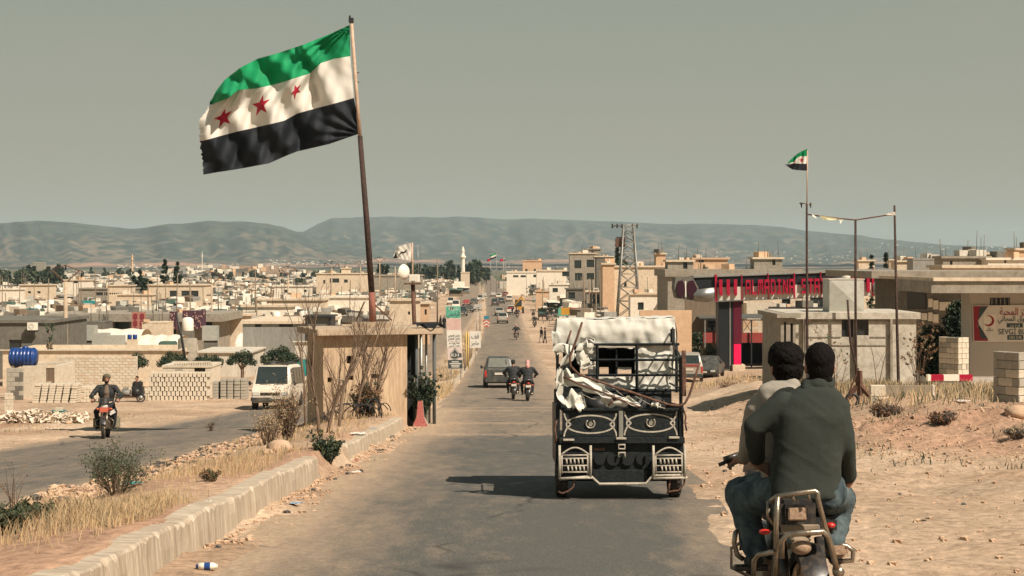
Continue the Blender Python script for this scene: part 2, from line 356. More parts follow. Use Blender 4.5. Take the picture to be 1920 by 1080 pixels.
def road_mat():
    m = bpy.data.materials.new('worn_asphalt'); m.use_nodes = True; nt = m.node_tree; b = nt.nodes['Principled BSDF']; L = nt.links.new
    b.inputs['Roughness'].default_value = .88; b.inputs['Specular IOR Level'].default_value = .3
    tc = N(nt, 'ShaderNodeTexCoord')
    def noise(sc, det, st=(1, 1, 1), ro=.6):
        mp = N(nt, 'ShaderNodeMapping'); mp.inputs['Scale'].default_value = st; n = N(nt, 'ShaderNodeTexNoise'); n.inputs['Scale'].default_value = sc; n.inputs['Detail'].default_value = det; n.inputs['Roughness'].default_value = ro
        L(tc.outputs['Object'], mp.inputs[0]); L(mp.outputs[0], n.inputs['Vector']); return n.outputs['Fac']
    def mrange(x, a, b_, c, d):
        r = N(nt, 'ShaderNodeMapRange'); r.inputs[1].default_value = a; r.inputs[2].default_value = b_; r.inputs[3].default_value = c; r.inputs[4].default_value = d; L(x, r.inputs[0]); return r.outputs[0]
    def math_(op, x, y):
        n = N(nt, 'ShaderNodeMath', operation=op)
        for i, q in enumerate((x, y)):
            if isinstance(q, (int, float)): n.inputs[i].default_value = q
            else: L(q, n.inputs[i])
        return n.outputs[0]
    at = N(nt, 'ShaderNodeAttribute', attribute_name='dust')
    big = mrange(noise(.5, 8, (1.6, .30, 1), .7), .3, .7, -.18, .18); mid = mrange(noise(2.6, 8, (1.5, .5, 1), .7), .3, .7, -.2, .2)
    fine = noise(55, 5, ro=.85)
    f = math_('ADD', at.outputs['Fac'], math_('ADD', big, mid)); f = math_('ADD', f, mrange(fine, .3, .7, -.16, .16))
    cl = N(nt, 'ShaderNodeClamp'); L(f, cl.inputs[0])
    asp = N(nt, 'ShaderNodeMixRGB'); asp.inputs[1].default_value = (.048, .048, .044, 1); asp.inputs[2].default_value = (.135, .130, .112, 1); L(mrange(fine, .4, .6, 0, 1), asp.inputs[0])
    # aggregate specks and tar seams
    dn = N(nt, 'ShaderNodeMixRGB'); dn.inputs[1].default_value = (.30, .205, .125, 1); dn.inputs[2].default_value = (.50, .375, .26, 1); L(mrange(noise(14, 8, ro=.75), .35, .65, 0, 1), dn.inputs[0]); mx = N(nt, 'ShaderNodeMixRGB'); L(dn.outputs[0], mx.inputs[2]); L(cl.outputs[0], mx.inputs[0]); L(asp.outputs[0], mx.inputs[1])
    vo = N(nt, 'ShaderNodeTexVoronoi', feature='DISTANCE_TO_EDGE'); vo.inputs['Scale'].default_value = .16
    mpv = N(nt, 'ShaderNodeMapping'); mpv.inputs['Scale'].default_value = (1.2, .5, 1)
    ad = N(nt, 'ShaderNodeVectorMath', operation='ADD'); nn = N(nt, 'ShaderNodeTexNoise'); nn.inputs['Scale'].default_value = .8; L(tc.outputs['Object'], nn.inputs['Vector'])
    L(tc.outputs['Object'], ad.inputs[0]); L(nn.outputs['Color'], ad.inputs[1]); L(ad.outputs[0], mpv.inputs[0]); L(mpv.outputs[0], vo.inputs['Vector'])
    ck = mrange(vo.outputs['Distance'], .0, .010, .75, 0); cx = N(nt, 'ShaderNodeMixRGB'); cx.inputs[2].default_value = (.035, .033, .03, 1); L(math_('MULTIPLY', ck, mrange(noise(.35, 2), .44, .52, 0, 1)), cx.inputs[0]); L(mx.outputs[0], cx.inputs[1])
    L(cx.outputs[0], b.inputs['Base Color'])
    bp = N(nt, 'ShaderNodeBump'); bp.inputs['Strength'].default_value = .35; bp.inputs['Distance'].default_value = .01; L(fine, bp.inputs['Height']); L(bp.outputs[0], b.inputs['Normal'])
    return m
RMAT = road_mat()
ry = np.concatenate([np.arange(-12, 70, .25), np.arange(70, 160, 1.0), np.geomspace(161, 1500, 60)])
s = np.linspace(0, 1, 29)
def road(name, fl, fr, dustf):
    Yg = np.repeat(ry[:, None], len(s), 1); a = fl(ry)[:, None] - .25; b_ = fr(ry)[:, None] + .25; Xg = a + (b_ - a) * s[None]
    z = base(Xg, Yg); dz = dustf(Xg, Yg)
    # broken speed bump and patched trenches
    if name == 'road':
        for y0, hh, ww in ((37.6, .05, .35), (44.5, .06, .5), (56.0, .05, .6)): z = z + hh * np.exp(-((Yg - y0 - .08 * Xg) / ww)**2)
    np_mesh(name, Xg, Yg, z, RMAT, dust=dz)
def dR(X, Y):
    l, r = rrl(Y), rrr(Y); e = np.minimum(X - l, r - X)
    d = .02 + .5 * (1 - sm(X - l, -.1, 1.9)) * (Y < 60) + .3 * (1 - sm(e, 0, .7)) + .32 * sm(Y, 36.5, 38.5)
    d = d - .16 * np.exp(-((X - .2) / .9)**2) * (Y < 36) + .2 * sm(X, 0, 2.2) * sm(Y, 55, 75)
    for y0 in (37.6, 44.5, 56.0, 61): d = d + .45 * np.exp(-((Y - y0 - .08 * X) / .3)**2)
    d = d - .22 * np.exp(-((X - .9) / .16)**2) * (Y < 30) * .8
    return np.clip(d, 0, .95)
def dL_(X, Y):
    l, r = lrl(Y), lrr(Y); e = np.minimum(X - l, r - X)
    return np.clip(.22 + .5 * (1 - sm(e, 0, .8)) + .25 * sm(Y, 50, 110), 0, .95)
road('road', rrl, rrr, dR); road('opposite_road', lrl, lrr, dL_)

# ---- hills
def ridge_mesh(name, us, vs, Yf, Yr, zf, seed, colr):
    uu = np.arange(-1600, 3600, 6.0); t = np.concatenate([np.linspace(0, 1, 130), [1.03, 1.1, 1.3]])
    vr = np.interp(uu, us, vs) + 1.6 * fbm(uu * .03, uu * 0, 4, seed)
    U, Tt = np.meshgrid(uu, t)
    V = np.repeat(vr[None], len(t), 0); zr = -(V - V0) / F * Yr
    g = fbm(U * .018 + Tt * .6, Tt * 1.6, 5, seed + 3)
    tt = np.clip(Tt, 0, 1); shp = .38 * tt + .62 * sm(tt, .35, 1.0)
    gul = np.abs(fbm(U * .02 + Tt * 1.2, Tt * .9, 4, seed + 8)) * 2
    Z = zf + (zr - zf) * np.clip(shp - (gul * .12) * sm(tt, .1, .5) * (1 - sm(tt, .8, 1)) + g * .03 * (1 - tt), 0, 1)
    Z = np.where(Tt > 1, zr - (Tt - 1) * 900, Z)
    Yg = Yf + (Yr - Yf) * Tt + 500 * fbm(U * .008, Tt * 0, 3, seed + 5) * np.clip(tt, 0, .9)
    Xg = (U - U0) / F * Yg * (1 + .04 * np.sin(U * .01))
    n = fbm(U * .07, tt * 34, 6, seed + 11); n_b = fbm(U * .010, tt * 3.5, 4, seed + 15)
    dark = np.array([.034, .050, .042]); mid = np.array([.085, .085, .062]); tn = np.array([.165, .130, .095])
    a = np.clip(.05 + n * 2.2 + n_b * 1.6 + (.5 - tt) * .8, 0, 1)[..., None] * (1 - sm(tt, .62, .86))[..., None]
    b_ = np.clip(.5 + n * 1.5, 0, 1)[..., None]
    C = (dark * (1 - b_) + mid * b_) * (1 - a) + tn * a
    rd = (sm(tt, .02, .12) * (1 - sm(tt, .16, .3)))[..., None] * np.clip(n_b * 2.5 + .2, 0, 1)[..., None]; C = C * (1 - rd) + rd * np.array([.40, .23, .15])
    o = np_mesh(name, Xg, Yg, Z, colr, tint=C)
HM = attr_mat('hill_scrub', None, fine=(1.35, .6), fs=.02, bump=.0, stretch=(1, .3, 1), pebb=False)
ridge_mesh('far_hills', [-1600, -400, 300, 420, 480, 560, 590, 620, 680, 750, 830, 960, 1100, 1250, 1400, 1480, 1560, 1640, 1700, 1760, 1800, 1920, 2400, 3600],
           [412, 420, 432, 436, 437, 435, 420, 410, 406.5, 404.5, 408, 411.5, 412, 417, 420, 429, 437, 445, 449, 455, 459, 463, 452, 440], 3900, 7200, -8, 100, HM)
ridge_mesh('hills', [-1600, -500, 0, 100, 200, 265, 330, 375, 430, 480, 510, 550, 590, 640, 720, 850, 1100, 1500, 1900, 3600],
           [425, 415, 417, 417, 420, 426, 420, 413, 415.5, 418, 424, 438, 450, 460, 470, 478, 487, 492, 494, 494], 3300, 5200, -14, 200, HM)

hz = MB().box((0, 6000, 120), (17000, 13500, 290)); m = bpy.data.materials.new('haze'); m.use_nodes = True; m.node_tree.nodes.clear()
pv = N(m.node_tree, 'ShaderNodeVolumePrincipled'); mo = N(m.node_tree, 'ShaderNodeOutputMaterial'); m.node_tree.links.new(pv.outputs[0], mo.inputs['Volume'])
pv.inputs['Color'].default_value = (.72, .90, .95, 1); pv.inputs['Density'].default_value = HAZE = 8.5e-5
hzo = hz.build('haze', m); hzo['kind'] = 'stuff'

# ---- kerbs
CONC = mat('old_concrete', (.50, .40, .28), (.38, .29, .20), 1.4, .92, .5, 22, dirt=(.28, .20, .14, .5))
def kerb_mat():
    m = mat('kerb_concrete', (.50, .41, .30), (.27, .205, .145), 2.2, .92, .8, 20, stretch=(.6, 3.2, .30), dirt=(.64, .57, .45, .6)); return m
KM = kerb_mat()
def kerb(y0, y1, hgt, xf=-2.82, wid=.24, step=.09):
    n = int((y1 - y0) / step); mb = MB(); ring = []
    for i in range(n + 1):
        y = y0 + (y1 - y0) * i / n; wv = float(fbm(np.array(y * .8), np.array(1.), 3, 5)) ; x = xf + wv * .05; g = b1(x, y)
        h = hgt * (1 + wv * .22) * (1 if 0 < i < n else .9); j = .012 * math.sin(i * .37) + .012 * random.uniform(-1, 1); cr_ = random.choice((0, 0, 0, -.01, -.035)) - (.03 if i % 26 == 0 else 0)
        ring.append([(x + .03, y, g - .15), (x + .012 + j * .5, y, g + h * .5), (x, y, g + h - .02 + cr_), (x - .015 - abs(cr_), y, g + h + j * .4), (x - wid + .03, y, g + h + .01 + j * .3), (x - wid, y, g + h - .04), (x - wid, y, g - .15)])
    k = 7; vs = [p for r in ring for p in r]; fs = [(i * k + q, i * k + q + 1, (i + 1) * k + q + 1, (i + 1) * k + q) for i in range(n) for q in range(k - 1)]
    fs += [tuple(range(k - 1, -1, -1)), tuple(n * k + q for q in range(k))]
    o = mb.add(vs, fs, 0, False).build('kerb', KM); o['kind'] = 'structure'
kerb(8, 23.2, .31); kerb(27.4, 41.2, .30)
kerb(62, 150, .16, -3.25, .3, .8)

# ---- scattered stones (nobody could count them) and larger rocks
ROCK = mat('limestone', (.58, .42, .28), (.40, .26, .17), 5, .95, .6, 25)
DROCK = mat('asphalt_lump', (.13, .12, .10), (.06, .055, .05), 9, .9, .6, 30)
def pebble(mb, c, r, mi=0):
    ph = random.random() * 6; vs = []
    for i, (t_, k) in enumerate(((0.0, 1), (.9, 5), (2.0, 5), (3.1, 1))):
        for j in range(k):
            a = ph + 6.283 * j / k + i * .5; q = r * random.uniform(.7, 1.25)
            vs.append((c[0] + q * math.sin(t_) * math.cos(a), c[1] + q * math.sin(t_) * math.sin(a), c[2] + q * .65 * math.cos(t_)))
    fs = [(0, 1 + j, 1 + (j + 1) % 5) for j in range(5)] + [(1 + j, 6 + j, 6 + (j + 1) % 5, 1 + (j + 1) % 5) for j in range(5)] + [(11, 6 + (j + 1) % 5, 6 + j) for j in range(5)]
    mb.add(vs, fs, mi)
def t1(x, y): return float(terr(np.array([x]), np.array([y]))[0])
def tmany(xs, ys): return terr(np.array(xs, float), np.array(ys, float))
mb = MB(); xs, ys = [], []
for i in range(4200):
    y = 12 + 44 * random.random()**1.4; x = float(lrr(y)) + .25 + abs(random.gauss(0, .55)); xs.append(x); ys.append(y)
zs = tmany(xs, ys)
for x, y, z in zip(xs, ys, zs): pebble(mb, (x, y, z + .01), random.choice((.02, .03, .03, .045, .07)) * random.uniform(.7, 1.3), 1 if random.random() < (.35 if 24 < y < 34 else .1) else 0)
mb.build('rubble', [ROCK, DROCK])['kind'] = 'stuff'
mb = MB(); xs, ys = [], []
for i in range(9000):
    q = random.random()
    if q < .5: y = random.uniform(26, 38); x = random.uniform(6.2, 15)
    elif q < .6: y = random.uniform(73, 80); x = random.uniform(8.5, 16)
    elif q < .85: y = random.uniform(12, 60); x = float(rrr(y)) + .1 + abs(random.gauss(0, 4))
    else: y = random.uniform(14, 48); x = -2.75 + abs(random.gauss(0, .25))
    xs.append(x); ys.append(y)
zs = tmany(xs, ys)
for x, y, z in zip(xs, ys, zs): pebble(mb, (x, y, z + .005), random.choice((.008, .01, .014, .02, .03, .045)) * random.uniform(.6, 1.3), 1 if random.random() < .06 else 0)
mb.build('gravel', [ROCK, DROCK])['kind'] = 'stuff'
for (u, v, r, lab) in ((524, 848, .16, 'pale boulder at the end of the concrete kerb under dry weeds'), (502, 852, .07, 'small pale stone left of the boulder at the kerb end'),
                       (1908, 788, .2, 'smooth orange boulder leaning at the foot of the grey block pillar'), (1642, 742, .13, 'rounded concrete lump beside the red steel brace'),
                       (128, 826 - 30, .10, 'white stone on the dirt shoulder left of the oncoming motorcyclist')):
    Y = 30.0
    for _ in range(30):
        z = t1(PX(u, Y), Y); Y = max(10, min(120, Y + ((-(v - V0) / F * Y) - z) * -6)) if False else Y
        # march along the pixel ray until it meets the ground
    lo, hi = 10.0, 120.0
    Yc = 10.0
    while Yc < 120 and -(v - V0) / F * Yc > t1(PX(u, Yc), Yc): Yc += .4
    x = PX(u, Yc); mb = MB(); mb.ell((0, 0, r * .45), (r * 1.25, r * .9, r * .75), 14, 10)
    mb.v = [(a * (1 + .3 * float(mnoise.noise(Vector((a, b, c)) * 3 / r * .6))), b * (1 + .3 * float(mnoise.noise(Vector((b, c, a)) * 3 / r * .6))), c) for a, b, c in mb.v]
    tag(mb.build('boulder', ROCK if v != 742 else CONC, loc=(x, Yc, t1(x, Yc))), lab, 'boulder')
def hit(u, v, f=t1):
    Yc = 9.0; st = .25
    while Yc < 900:
        if -(v - V0) / F * Yc <= f(PX(u, Yc), Yc): break
        st = max(.25, Yc * .006); Yc += st
    return PX(u, Yc), Yc, t1(PX(u, Yc), Yc)

# ---- dry grass
def blades(mb, xs, ys, zs, h, wdt=.0034, lean=.9, mi=0):
    for x, y, z in zip(xs, ys, zs):
        hh = h * random.uniform(.4, 1.2); a = random.random() * 6.283; lx, ly = math.cos(a) * lean * hh * random.random(), math.sin(a) * lean * hh * random.random()
        wx = wdt * random.uniform(.6, 1.4)
        mb.add([(x - wx, y, z - .02), (x + wx, y, z - .02), (x + lx * .4 + wx * .6, y + ly * .4, z + hh * .6), (x + lx * .4 - wx * .6, y + ly * .4, z + hh * .6), (x + lx, y + ly, z + hh)], [(0, 1, 2, 3), (3, 2, 4)], random.choice(mi) if isinstance(mi, tuple) else mi)
STRAW = mat('straw', (.62, .45, .25), (.38, .26, .14), 8, .9); STRAW2 = mat('grey_straw', (.36, .29, .18), (.24, .18, .11), 8, .9); WEED = mat('weed_green', (.075, .085, .045), (.04, .05, .03), 8, .9)
def patch(n, cx, cy, rx_, ry_, h, mb, mi, wdt=.0034):
    xs = np.random.normal(cx, rx_, n); ys = np.random.normal(cy, ry_, n); ok = (xs < -3.15) | (xs > 0); xs, ys = xs[ok], ys[ok]
    ok = np.minimum(np.abs(xs + 3), 9) > .12; blades(mb, xs, ys, tmany(xs, ys), h, wdt, mi=mi)
mb = MB()
for i in range(26):
    y = random.uniform(12, 24); patch(90, random.uniform(-5.9, -3.3), y, .22, .4, .10, mb, (0, 0, 0, 1))
for (u, v, n, r, h) in ((250, 965, 1500, .35, .15), (180, 975, 1500, .4, .17), (340, 945, 500, .4, .10), (420, 890, 500, .4, .13), (60, 985, 700, .4, .2), (300, 990, 700, .35, .16), (460, 870, 500, .4, .16)):
    x, y, z = hit(u, v); patch(n, x, y, r, r * 1.6, h, mb, (0, 0, 1))
for i in range(50):
    y = random.uniform(24, 60); patch(60, random.uniform(float(lrr(y)) + .5, -3.3), y, .3, .5, .14, mb, (0, 1), .008)
for i in range(70):
    y = random.uniform(50, 200); x = random.uniform(float(lrr(y)) + .4, float(rrl(y)) - .3); patch(40, x, y, .3, 1.4, .3, mb, (0, 1, 1), .018)
for (u, v, n, r) in ((850, 738, 900, .45), (835, 745, 500, .4), (815, 745, 500, .4)):
    x, y, z = hit(u, v); patch(n, x, y, r, 2.4, .42, mb, (0, 0, 1), .014)
mb.build('dry_grass', [STRAW, STRAW2])['kind'] = 'stuff'
mb = MB()
for i in range(80): patch(70, random.uniform(9.5, 15.5), random.uniform(38, 58), .5, .9, .32, mb, (0, 1, 1, 2), .012)
for i in range(40): patch(60, random.uniform(8.8, 15), random.uniform(73, 81), .5, .9, .28, mb, (0, 1), .016)
for i in range(26): patch(25, random.uniform(5.5, 14), random.uniform(24, 38), .35, .4, .12, mb, (1, 2), .01)
for i in range(60): patch(40, random.uniform(-30, -14), random.uniform(40, 66), .5, .9, .1, mb, (1, 1, 0), .012)
mb.build('roadside_weeds', [STRAW, STRAW2, WEED])['kind'] = 'stuff'
# ------------------------------------------------------------------ materials for buildings
PLASTER = mat('cream_plaster', (.70, .58, .43), (.56, .46, .33), .8, .9, .3, 12, dirt=(.36, .27, .18, .5))
WHITEP = mat('white_plaster', (.80, .73, .60), (.68, .61, .49), .7, .9, .3, 12, dirt=(.45, .37, .27, .4))
GREYC = mat('grey_concrete', (.36, .32, .25), (.24, .21, .165), .9, .92, .5, 14, dirt=(.15, .13, .10, .5))
DGREY = mat('dark_concrete', (.20, .185, .15), (.12, .11, .09), .8, .92, .5, 14, dirt=(.07, .065, .055, .5))
PEACH = mat('peach_render', (.66, .45, .28), (.52, .34, .21), .6, .9, .3, 12, dirt=(.40, .27, .17, .5))
BLOCK = mat('concrete_block', (.70, .62, .49), (.52, .45, .34), 2.5, .93, .6, 30, dirt=(.33, .27, .19, .5))
BLOCKG = mat('grey_block', (.42, .385, .31), (.28, .25, .20), 2.5, .93, .6, 30)
MORTAR = mat('mortar', (.30, .25, .18), (.22, .18, .13), 3, .95)
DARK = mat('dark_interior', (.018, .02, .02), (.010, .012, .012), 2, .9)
GLASSD = mat('dark_glass', (.03, .035, .035), (.02, .025, .025), 2, .15, spec=.5)
TINW = mat('white_sheet_metal', (.64, .60, .50), (.50, .46, .38), 1.2, .6, .1, 9, dirt=(.36, .24, .15, .4), stretch=(2, 2, .4))
TING = mat('grey_sheet_metal', (.30, .31, .28), (.22, .22, .195), 1.2, .55, .1, 9, dirt=(.20, .12, .075, .5), stretch=(2, 2, .4))
TINR = mat('red_sheet_metal', (.38, .06, .055), (.26, .045, .04), 1.2, .6, .1, 9, dirt=(.22, .10, .07, .4))
TARPW = mat('white_tarpaulin', (.78, .72, .60), (.64, .58, .47), 1.1, .75, .4, 5, dirt=(.42, .33, .23, .4))
TARPG = mat('green_tarpaulin', (.10, .17, .13), (.06, .10, .08), 1.1, .7, .4, 5)
TARPT = mat('teal_plastic', (.03, .30, .28), (.02, .20, .20), 3, .4, .4, 12)
RUST = mat('rusty_steel', (.115, .056, .038), (.06, .035, .028), 5, .8, .4, 40, dirt=(.28, .15, .09, .5))
RUSTL = mat('flaked_white_paint', (.62, .50, .38), (.42, .28, .19), 7, .7, .3, 40, dirt=(.35, .15, .08, .6))
REDP = mat('faded_red_paint', (.50, .13, .08), (.34, .09, .06), 6, .7, .3, 30, dirt=(.45, .30, .2, .5))
STEEL = mat('galvanised_steel', (.34, .33, .29), (.24, .23, .2), 8, .45, metal=.5)
BLACK = mat('black_steel', (.03, .03, .03), (.018, .018, .018), 4, .5, spec=.4)
WOOD = mat('grey_wood', (.24, .18, .12), (.14, .105, .075), 6, .9, .3, stretch=(1, 1, .15))
BLUE = mat('blue_plastic', (.012, .055, .22), (.008, .035, .15), 2, .35, spec=.5)
WPAPER = mat('sign_white', (.70, .66, .58), (.62, .58, .50), 2, .7)
BARK = mat('pale_bark', (.24, .17, .115), (.13, .09, .065), 14, .95, .6, 60, stretch=(1, 1, .3))

def wall_holes(mb, x0, x1, z0, z1, y, holes, th=.2, mi=0):
    xs = sorted({x0, x1, *[h[0] for h in holes], *[h[2] for h in holes]}); zs = sorted({z0, z1, *[h[1] for h in holes], *[h[3] for h in holes]})
    xs = [x for x in xs if x0 - 1e-6 <= x <= x1 + 1e-6]; zs = [z for z in zs if z0 - 1e-6 <= z <= z1 + 1e-6]
    for i in range(len(xs) - 1):
        for j in range(len(zs) - 1):
            cx, cz = (xs[i] + xs[i + 1]) / 2, (zs[j] + zs[j + 1]) / 2
            if any(h[0] < cx < h[2] and h[1] < cz < h[3] for h in holes): continue
            for yy, o in ((y, 1), (y + th, -1)):
                q = [(xs[i], yy, zs[j]), (xs[i + 1], yy, zs[j]), (xs[i + 1], yy, zs[j + 1]), (xs[i], yy, zs[j + 1])]
                mb.add(q if o > 0 else q[::-1], [(0, 1, 2, 3)], mi)
    for h in holes:
        a, b, c, d = h; k = [(a, b), (c, b), (c, d), (a, d)]
        for i in range(4):
            p, q = k[i], k[(i + 1) % 4]; mb.add([(p[0], y, p[1]), (q[0], y, q[1]), (q[0], y + th, q[1]), (p[0], y + th, p[1])], [(3, 2, 1, 0)], mi)
    for (a, b, c, d) in ((x0, z0, x0, z1), (x1, z1, x1, z0), (x0, z1, x1, z1)):
        mb.add([(a, y, b), (c, y, d), (c, y + th, d), (a, y + th, b)], [(3, 2, 1, 0)], mi)

CLUT = [0]
def house(name, label, u0, u1, v0, Y, depth, mt, holes=(), roof=.18, over=.15, rmat=None, cat='building', group=None, rz=0, gz=None, panes=GLASSD, frames=False, parapet=0, roof_th=.2, shed=0, pane_rec=.14):
    x0, x1 = PX(u0, Y), PX(u1, Y); xc = (x0 + x1) / 2; g = (gz if gz is not None else g1(xc, Y)); zt = -(v0 - V0) / F * Y
    t = thing(name, label, cat, (xc, Y, g), rz, group)
    a, b = x0 - xc, x1 - xc; H = zt - g - (roof_th if roof else 0)
    hs = [(PX(h[0], Y) - xc, max(-(h[3] - V0) / F * Y - g, -.2), PX(h[2], Y) - xc, min(-(h[1] - V0) / F * Y - g, H - .02)) for h in holes]
    mb = MB(); wall_holes(mb, a, b, -.5, H, 0, hs)
    mb.b2(a, a + .2, .2, depth, -.5, H); mb.b2(b - .2, b, .2, depth, -.5, H); mb.b2(a + .2, b - .2, depth - .2, depth, -.5, H)
    if hs: mb.b2(a + .2, b - .2, depth * .6, depth * .6 + .05, -.5, H - .01)
    mb.build('wall', mt, t)
    if roof:
        r = MB()
        if shed: r.add([(a - over, -over, H), (b + over, -over, H), (b + over, depth + over, H + shed), (a - over, depth + over, H + shed), (a - over, -over, H + roof_th), (b + over, -over, H + roof_th), (b + over, depth + over, H + shed + roof_th), (a - over, depth + over, H + shed + roof_th)], [(3, 2, 1, 0), (4, 5, 6, 7), (0, 1, 5, 4), (1, 2, 6, 5), (2, 3, 7, 6), (3, 0, 4, 7)])
        else: r.b2(a - over, b + over, -over, depth + over, H, H + roof_th)
        if parapet:
            for (p, q, c, d) in ((a, b, 0, .15), (a, b, depth - .15, depth), (a, a + .15, .15, depth - .15), (b - .15, b, .15, depth - .15)): r.b2(p, q, c, d, H + roof_th, H + roof_th + parapet)
        r.build('roof', rmat or mt, t)
    if roof and not shed and Y > 130:
        mb = MB(); CLUT[0] += 1; rn = random.Random(CLUT[0])
        for q in range(int(3 + (b - a))):
            x = rn.uniform(a + .3, b - .3); y_ = rn.uniform(.1, depth - .3); z_ = H + roof_th
            if rn.random() < .6: mb.tube([(x, y_, z_), (x + rn.uniform(-.1, .1), y_, z_ + rn.uniform(.5, 2.2))], .035, 3)
            else: s_ = rn.uniform(.2, 1.0); mb.box((x, y_, z_ + s_ * .3), (s_ * 1.3, s_, s_ * .6), rn.random(), rn.choice((0, 1, 2)))
        mb.build('roof_clutter', [DGREY, TINW, PEACH], t)['kind'] = 'stuff'
    for k, h in enumerate(hs):
        if panes is None: continue
        w_ = MB(); w_.b2(h[0] + .01, h[2] - .01, pane_rec, pane_rec + .03, h[1] + .01, h[3] - .01); wo = w_.build('window', panes, t)
        if frames:
            f = MB(); fw = .05
            f.b2(h[0], h[2], pane_rec - .05, pane_rec - .003, h[3] - fw, h[3] - .002); f.b2(h[0], h[2], pane_rec - .05, pane_rec - .003, h[1] + .002, h[1] + fw)
            f.b2(h[0] + .002, h[0] + fw, pane_rec - .045, pane_rec - .004, h[1] + fw, h[3] - fw); f.b2((h[0] + h[2]) / 2 - .02, (h[0] + h[2]) / 2 + .02, pane_rec - .045, pane_rec - .004, h[1] + fw, h[3] - fw)
            f.build('window_frame', frames, wo)
    return t, H

# ------------------------------------------------------------------ concrete checkpoint booth
Yb = 42.6; bx = PX(606, Yb); bz = t1(bx + .8, Yb); th_ = R(20)
bt = thing('guard_booth', 'small board-marked concrete checkpoint booth with flat slab roof on the median', 'booth', (bx, Yb, bz), th_)
W = 2.32; HT = 2.28
BOARD = mat('board_marked_concrete', (.60, .445, .29), (.46, .335, .215), 2.0, .92, .5, 14, stretch=(2.4, 2.4, .22), dirt=(.27, .19, .13, .7), contrast=.2)
def bh(x, y):  # crop pixel -> local x, z
    u, v = 560 + x / 3.857, 560 + y / 3.857; p = P(u, v, Yb + .3); return (p.x - bx) / math.cos(th_) + .02, p.z - bz
hs = []
for (a, b_, c, d) in ((345, 412, 387, 470), (350, 555, 392, 588), (513, 548, 567, 580), (212, 565, 238, 600)):
    p = bh(a, d); q = bh(c, b_); hs.append((p[0], p[1], q[0], q[1]))
mb = MB(); wall_holes(mb, 0, W, -.3, HT, 0, hs, .25); mb.build('front_wall', BOARD, bt)
mb = MB(); mb.b2(0, .25, .25, 1.9, -.3, HT); mb.build('side_wall', BOARD, bt)
mb = MB(); mb.b2(.3, W, 1.75, 1.9, -.3, HT); mb.build('rear_wall', BOARD, bt)
mb = MB(); mb.b2(-.22, W + .95, -.28, 2.3, HT, HT + .17); mb.build('roof_slab', CONC, bt, bevel=.02)
PAN = mat('blue_grey_sheet', (.10, .12, .12), (.05, .06, .06), 2, .7, dirt=(.2, .16, .12, .4))
mb = MB()
for k in range(5): mb.box((W + .10 + k * .05, .5 + k * .42, HT / 2), (.05, .40, HT + .3), mi=0, rz=R(-6))
mb.build('side_sheeting', PAN, bt)
for k, (x, y, r) in enumerate(((W + .30, .1, .045), (W + .62, .25, .035), (W + .88, .35, .05), (W + .88, 1.6, .05))):
    MB().cyl((x, y, -.5), (x, y, HT), r, 8).build('post', STEEL if k % 2 else PAN, bt)
mb = MB(); mb.b2(W + .35, W + .82, .5, .62, -.4, 1.05); mb.build('low_wall', GREYC, bt)
mb = MB(); mb.b2(W + .16, W + .84, 1.9, 1.97, -.4, HT); mb.build('rear_sheet', DARK, bt)
# ragged cloth on the roof edge
mb = MB(); mb.grid(lambda s_, t_: (W + .2 + s_ * .75, -.3 + .5 * t_, HT + .20 + .10 * math.sin(s_ * 9 + t_ * 4) * (1 - t_) + .12 * t_), 10, 5)
tag(mb.build('tarpaulin', DARK, loc=(bx, Yb, bz), rz=th_), 'crumpled black tarpaulin lying on the right end of the booth roof', 'tarpaulin')
# iron scraps and cables beside the booth
mb = MB()
for i in range(16):
    c = Vector((bx + .9 + random.uniform(-.8, .9), Yb - 1.6 + random.uniform(-.4, .4), 0)); c.z = t1(c.x, c.y); a = random.uniform(0, 3.1); r = random.uniform(.25, .6)
    mb.tube([c + Vector((math.cos(a) * r * math.cos(q) , math.sin(a) * r * .5 * math.cos(q), .02 + r * .8 * abs(math.sin(q)))) for q in np.linspace(0, 2.7, 9)], .014, 4)
tag(mb.build('cable_tangle', BLACK), 'tangle of black cables and hoses at the foot of the concrete booth', 'cables')
# jersey barrier with red end
jb = thing('jersey_barrier', 'concrete jersey barrier with red painted end beside the checkpoint booth', 'barrier', (PX(788, 43.2), 43.2, t1(PX(788, 43.2), 43.2)), R(3)); jb.scale = (.78, 1, .95)
prof = [(-.26, 0), (.26, 0), (.26, .09), (.14, .30), (.085, .80), (-.085, .80), (-.14, .30), (-.26, .09)]
mb = MB(); mb.poly([(x, .006, z - .02) for x, z in prof], (0, 2.2, 0)); mb.build('body', BLOCKG, jb, bevel=.015)
RPAINT = mat('chipped_red_paint', (.42, .035, .05), (.30, .03, .04), 8, .6, .2, dirt=(.5, .36, .27, .9))
mb = MB(); mb.poly([(x * .93, 0, z * .97) for x, z in prof], (0, .005, 0)); mb.build('painted_end', RPAINT, jb)

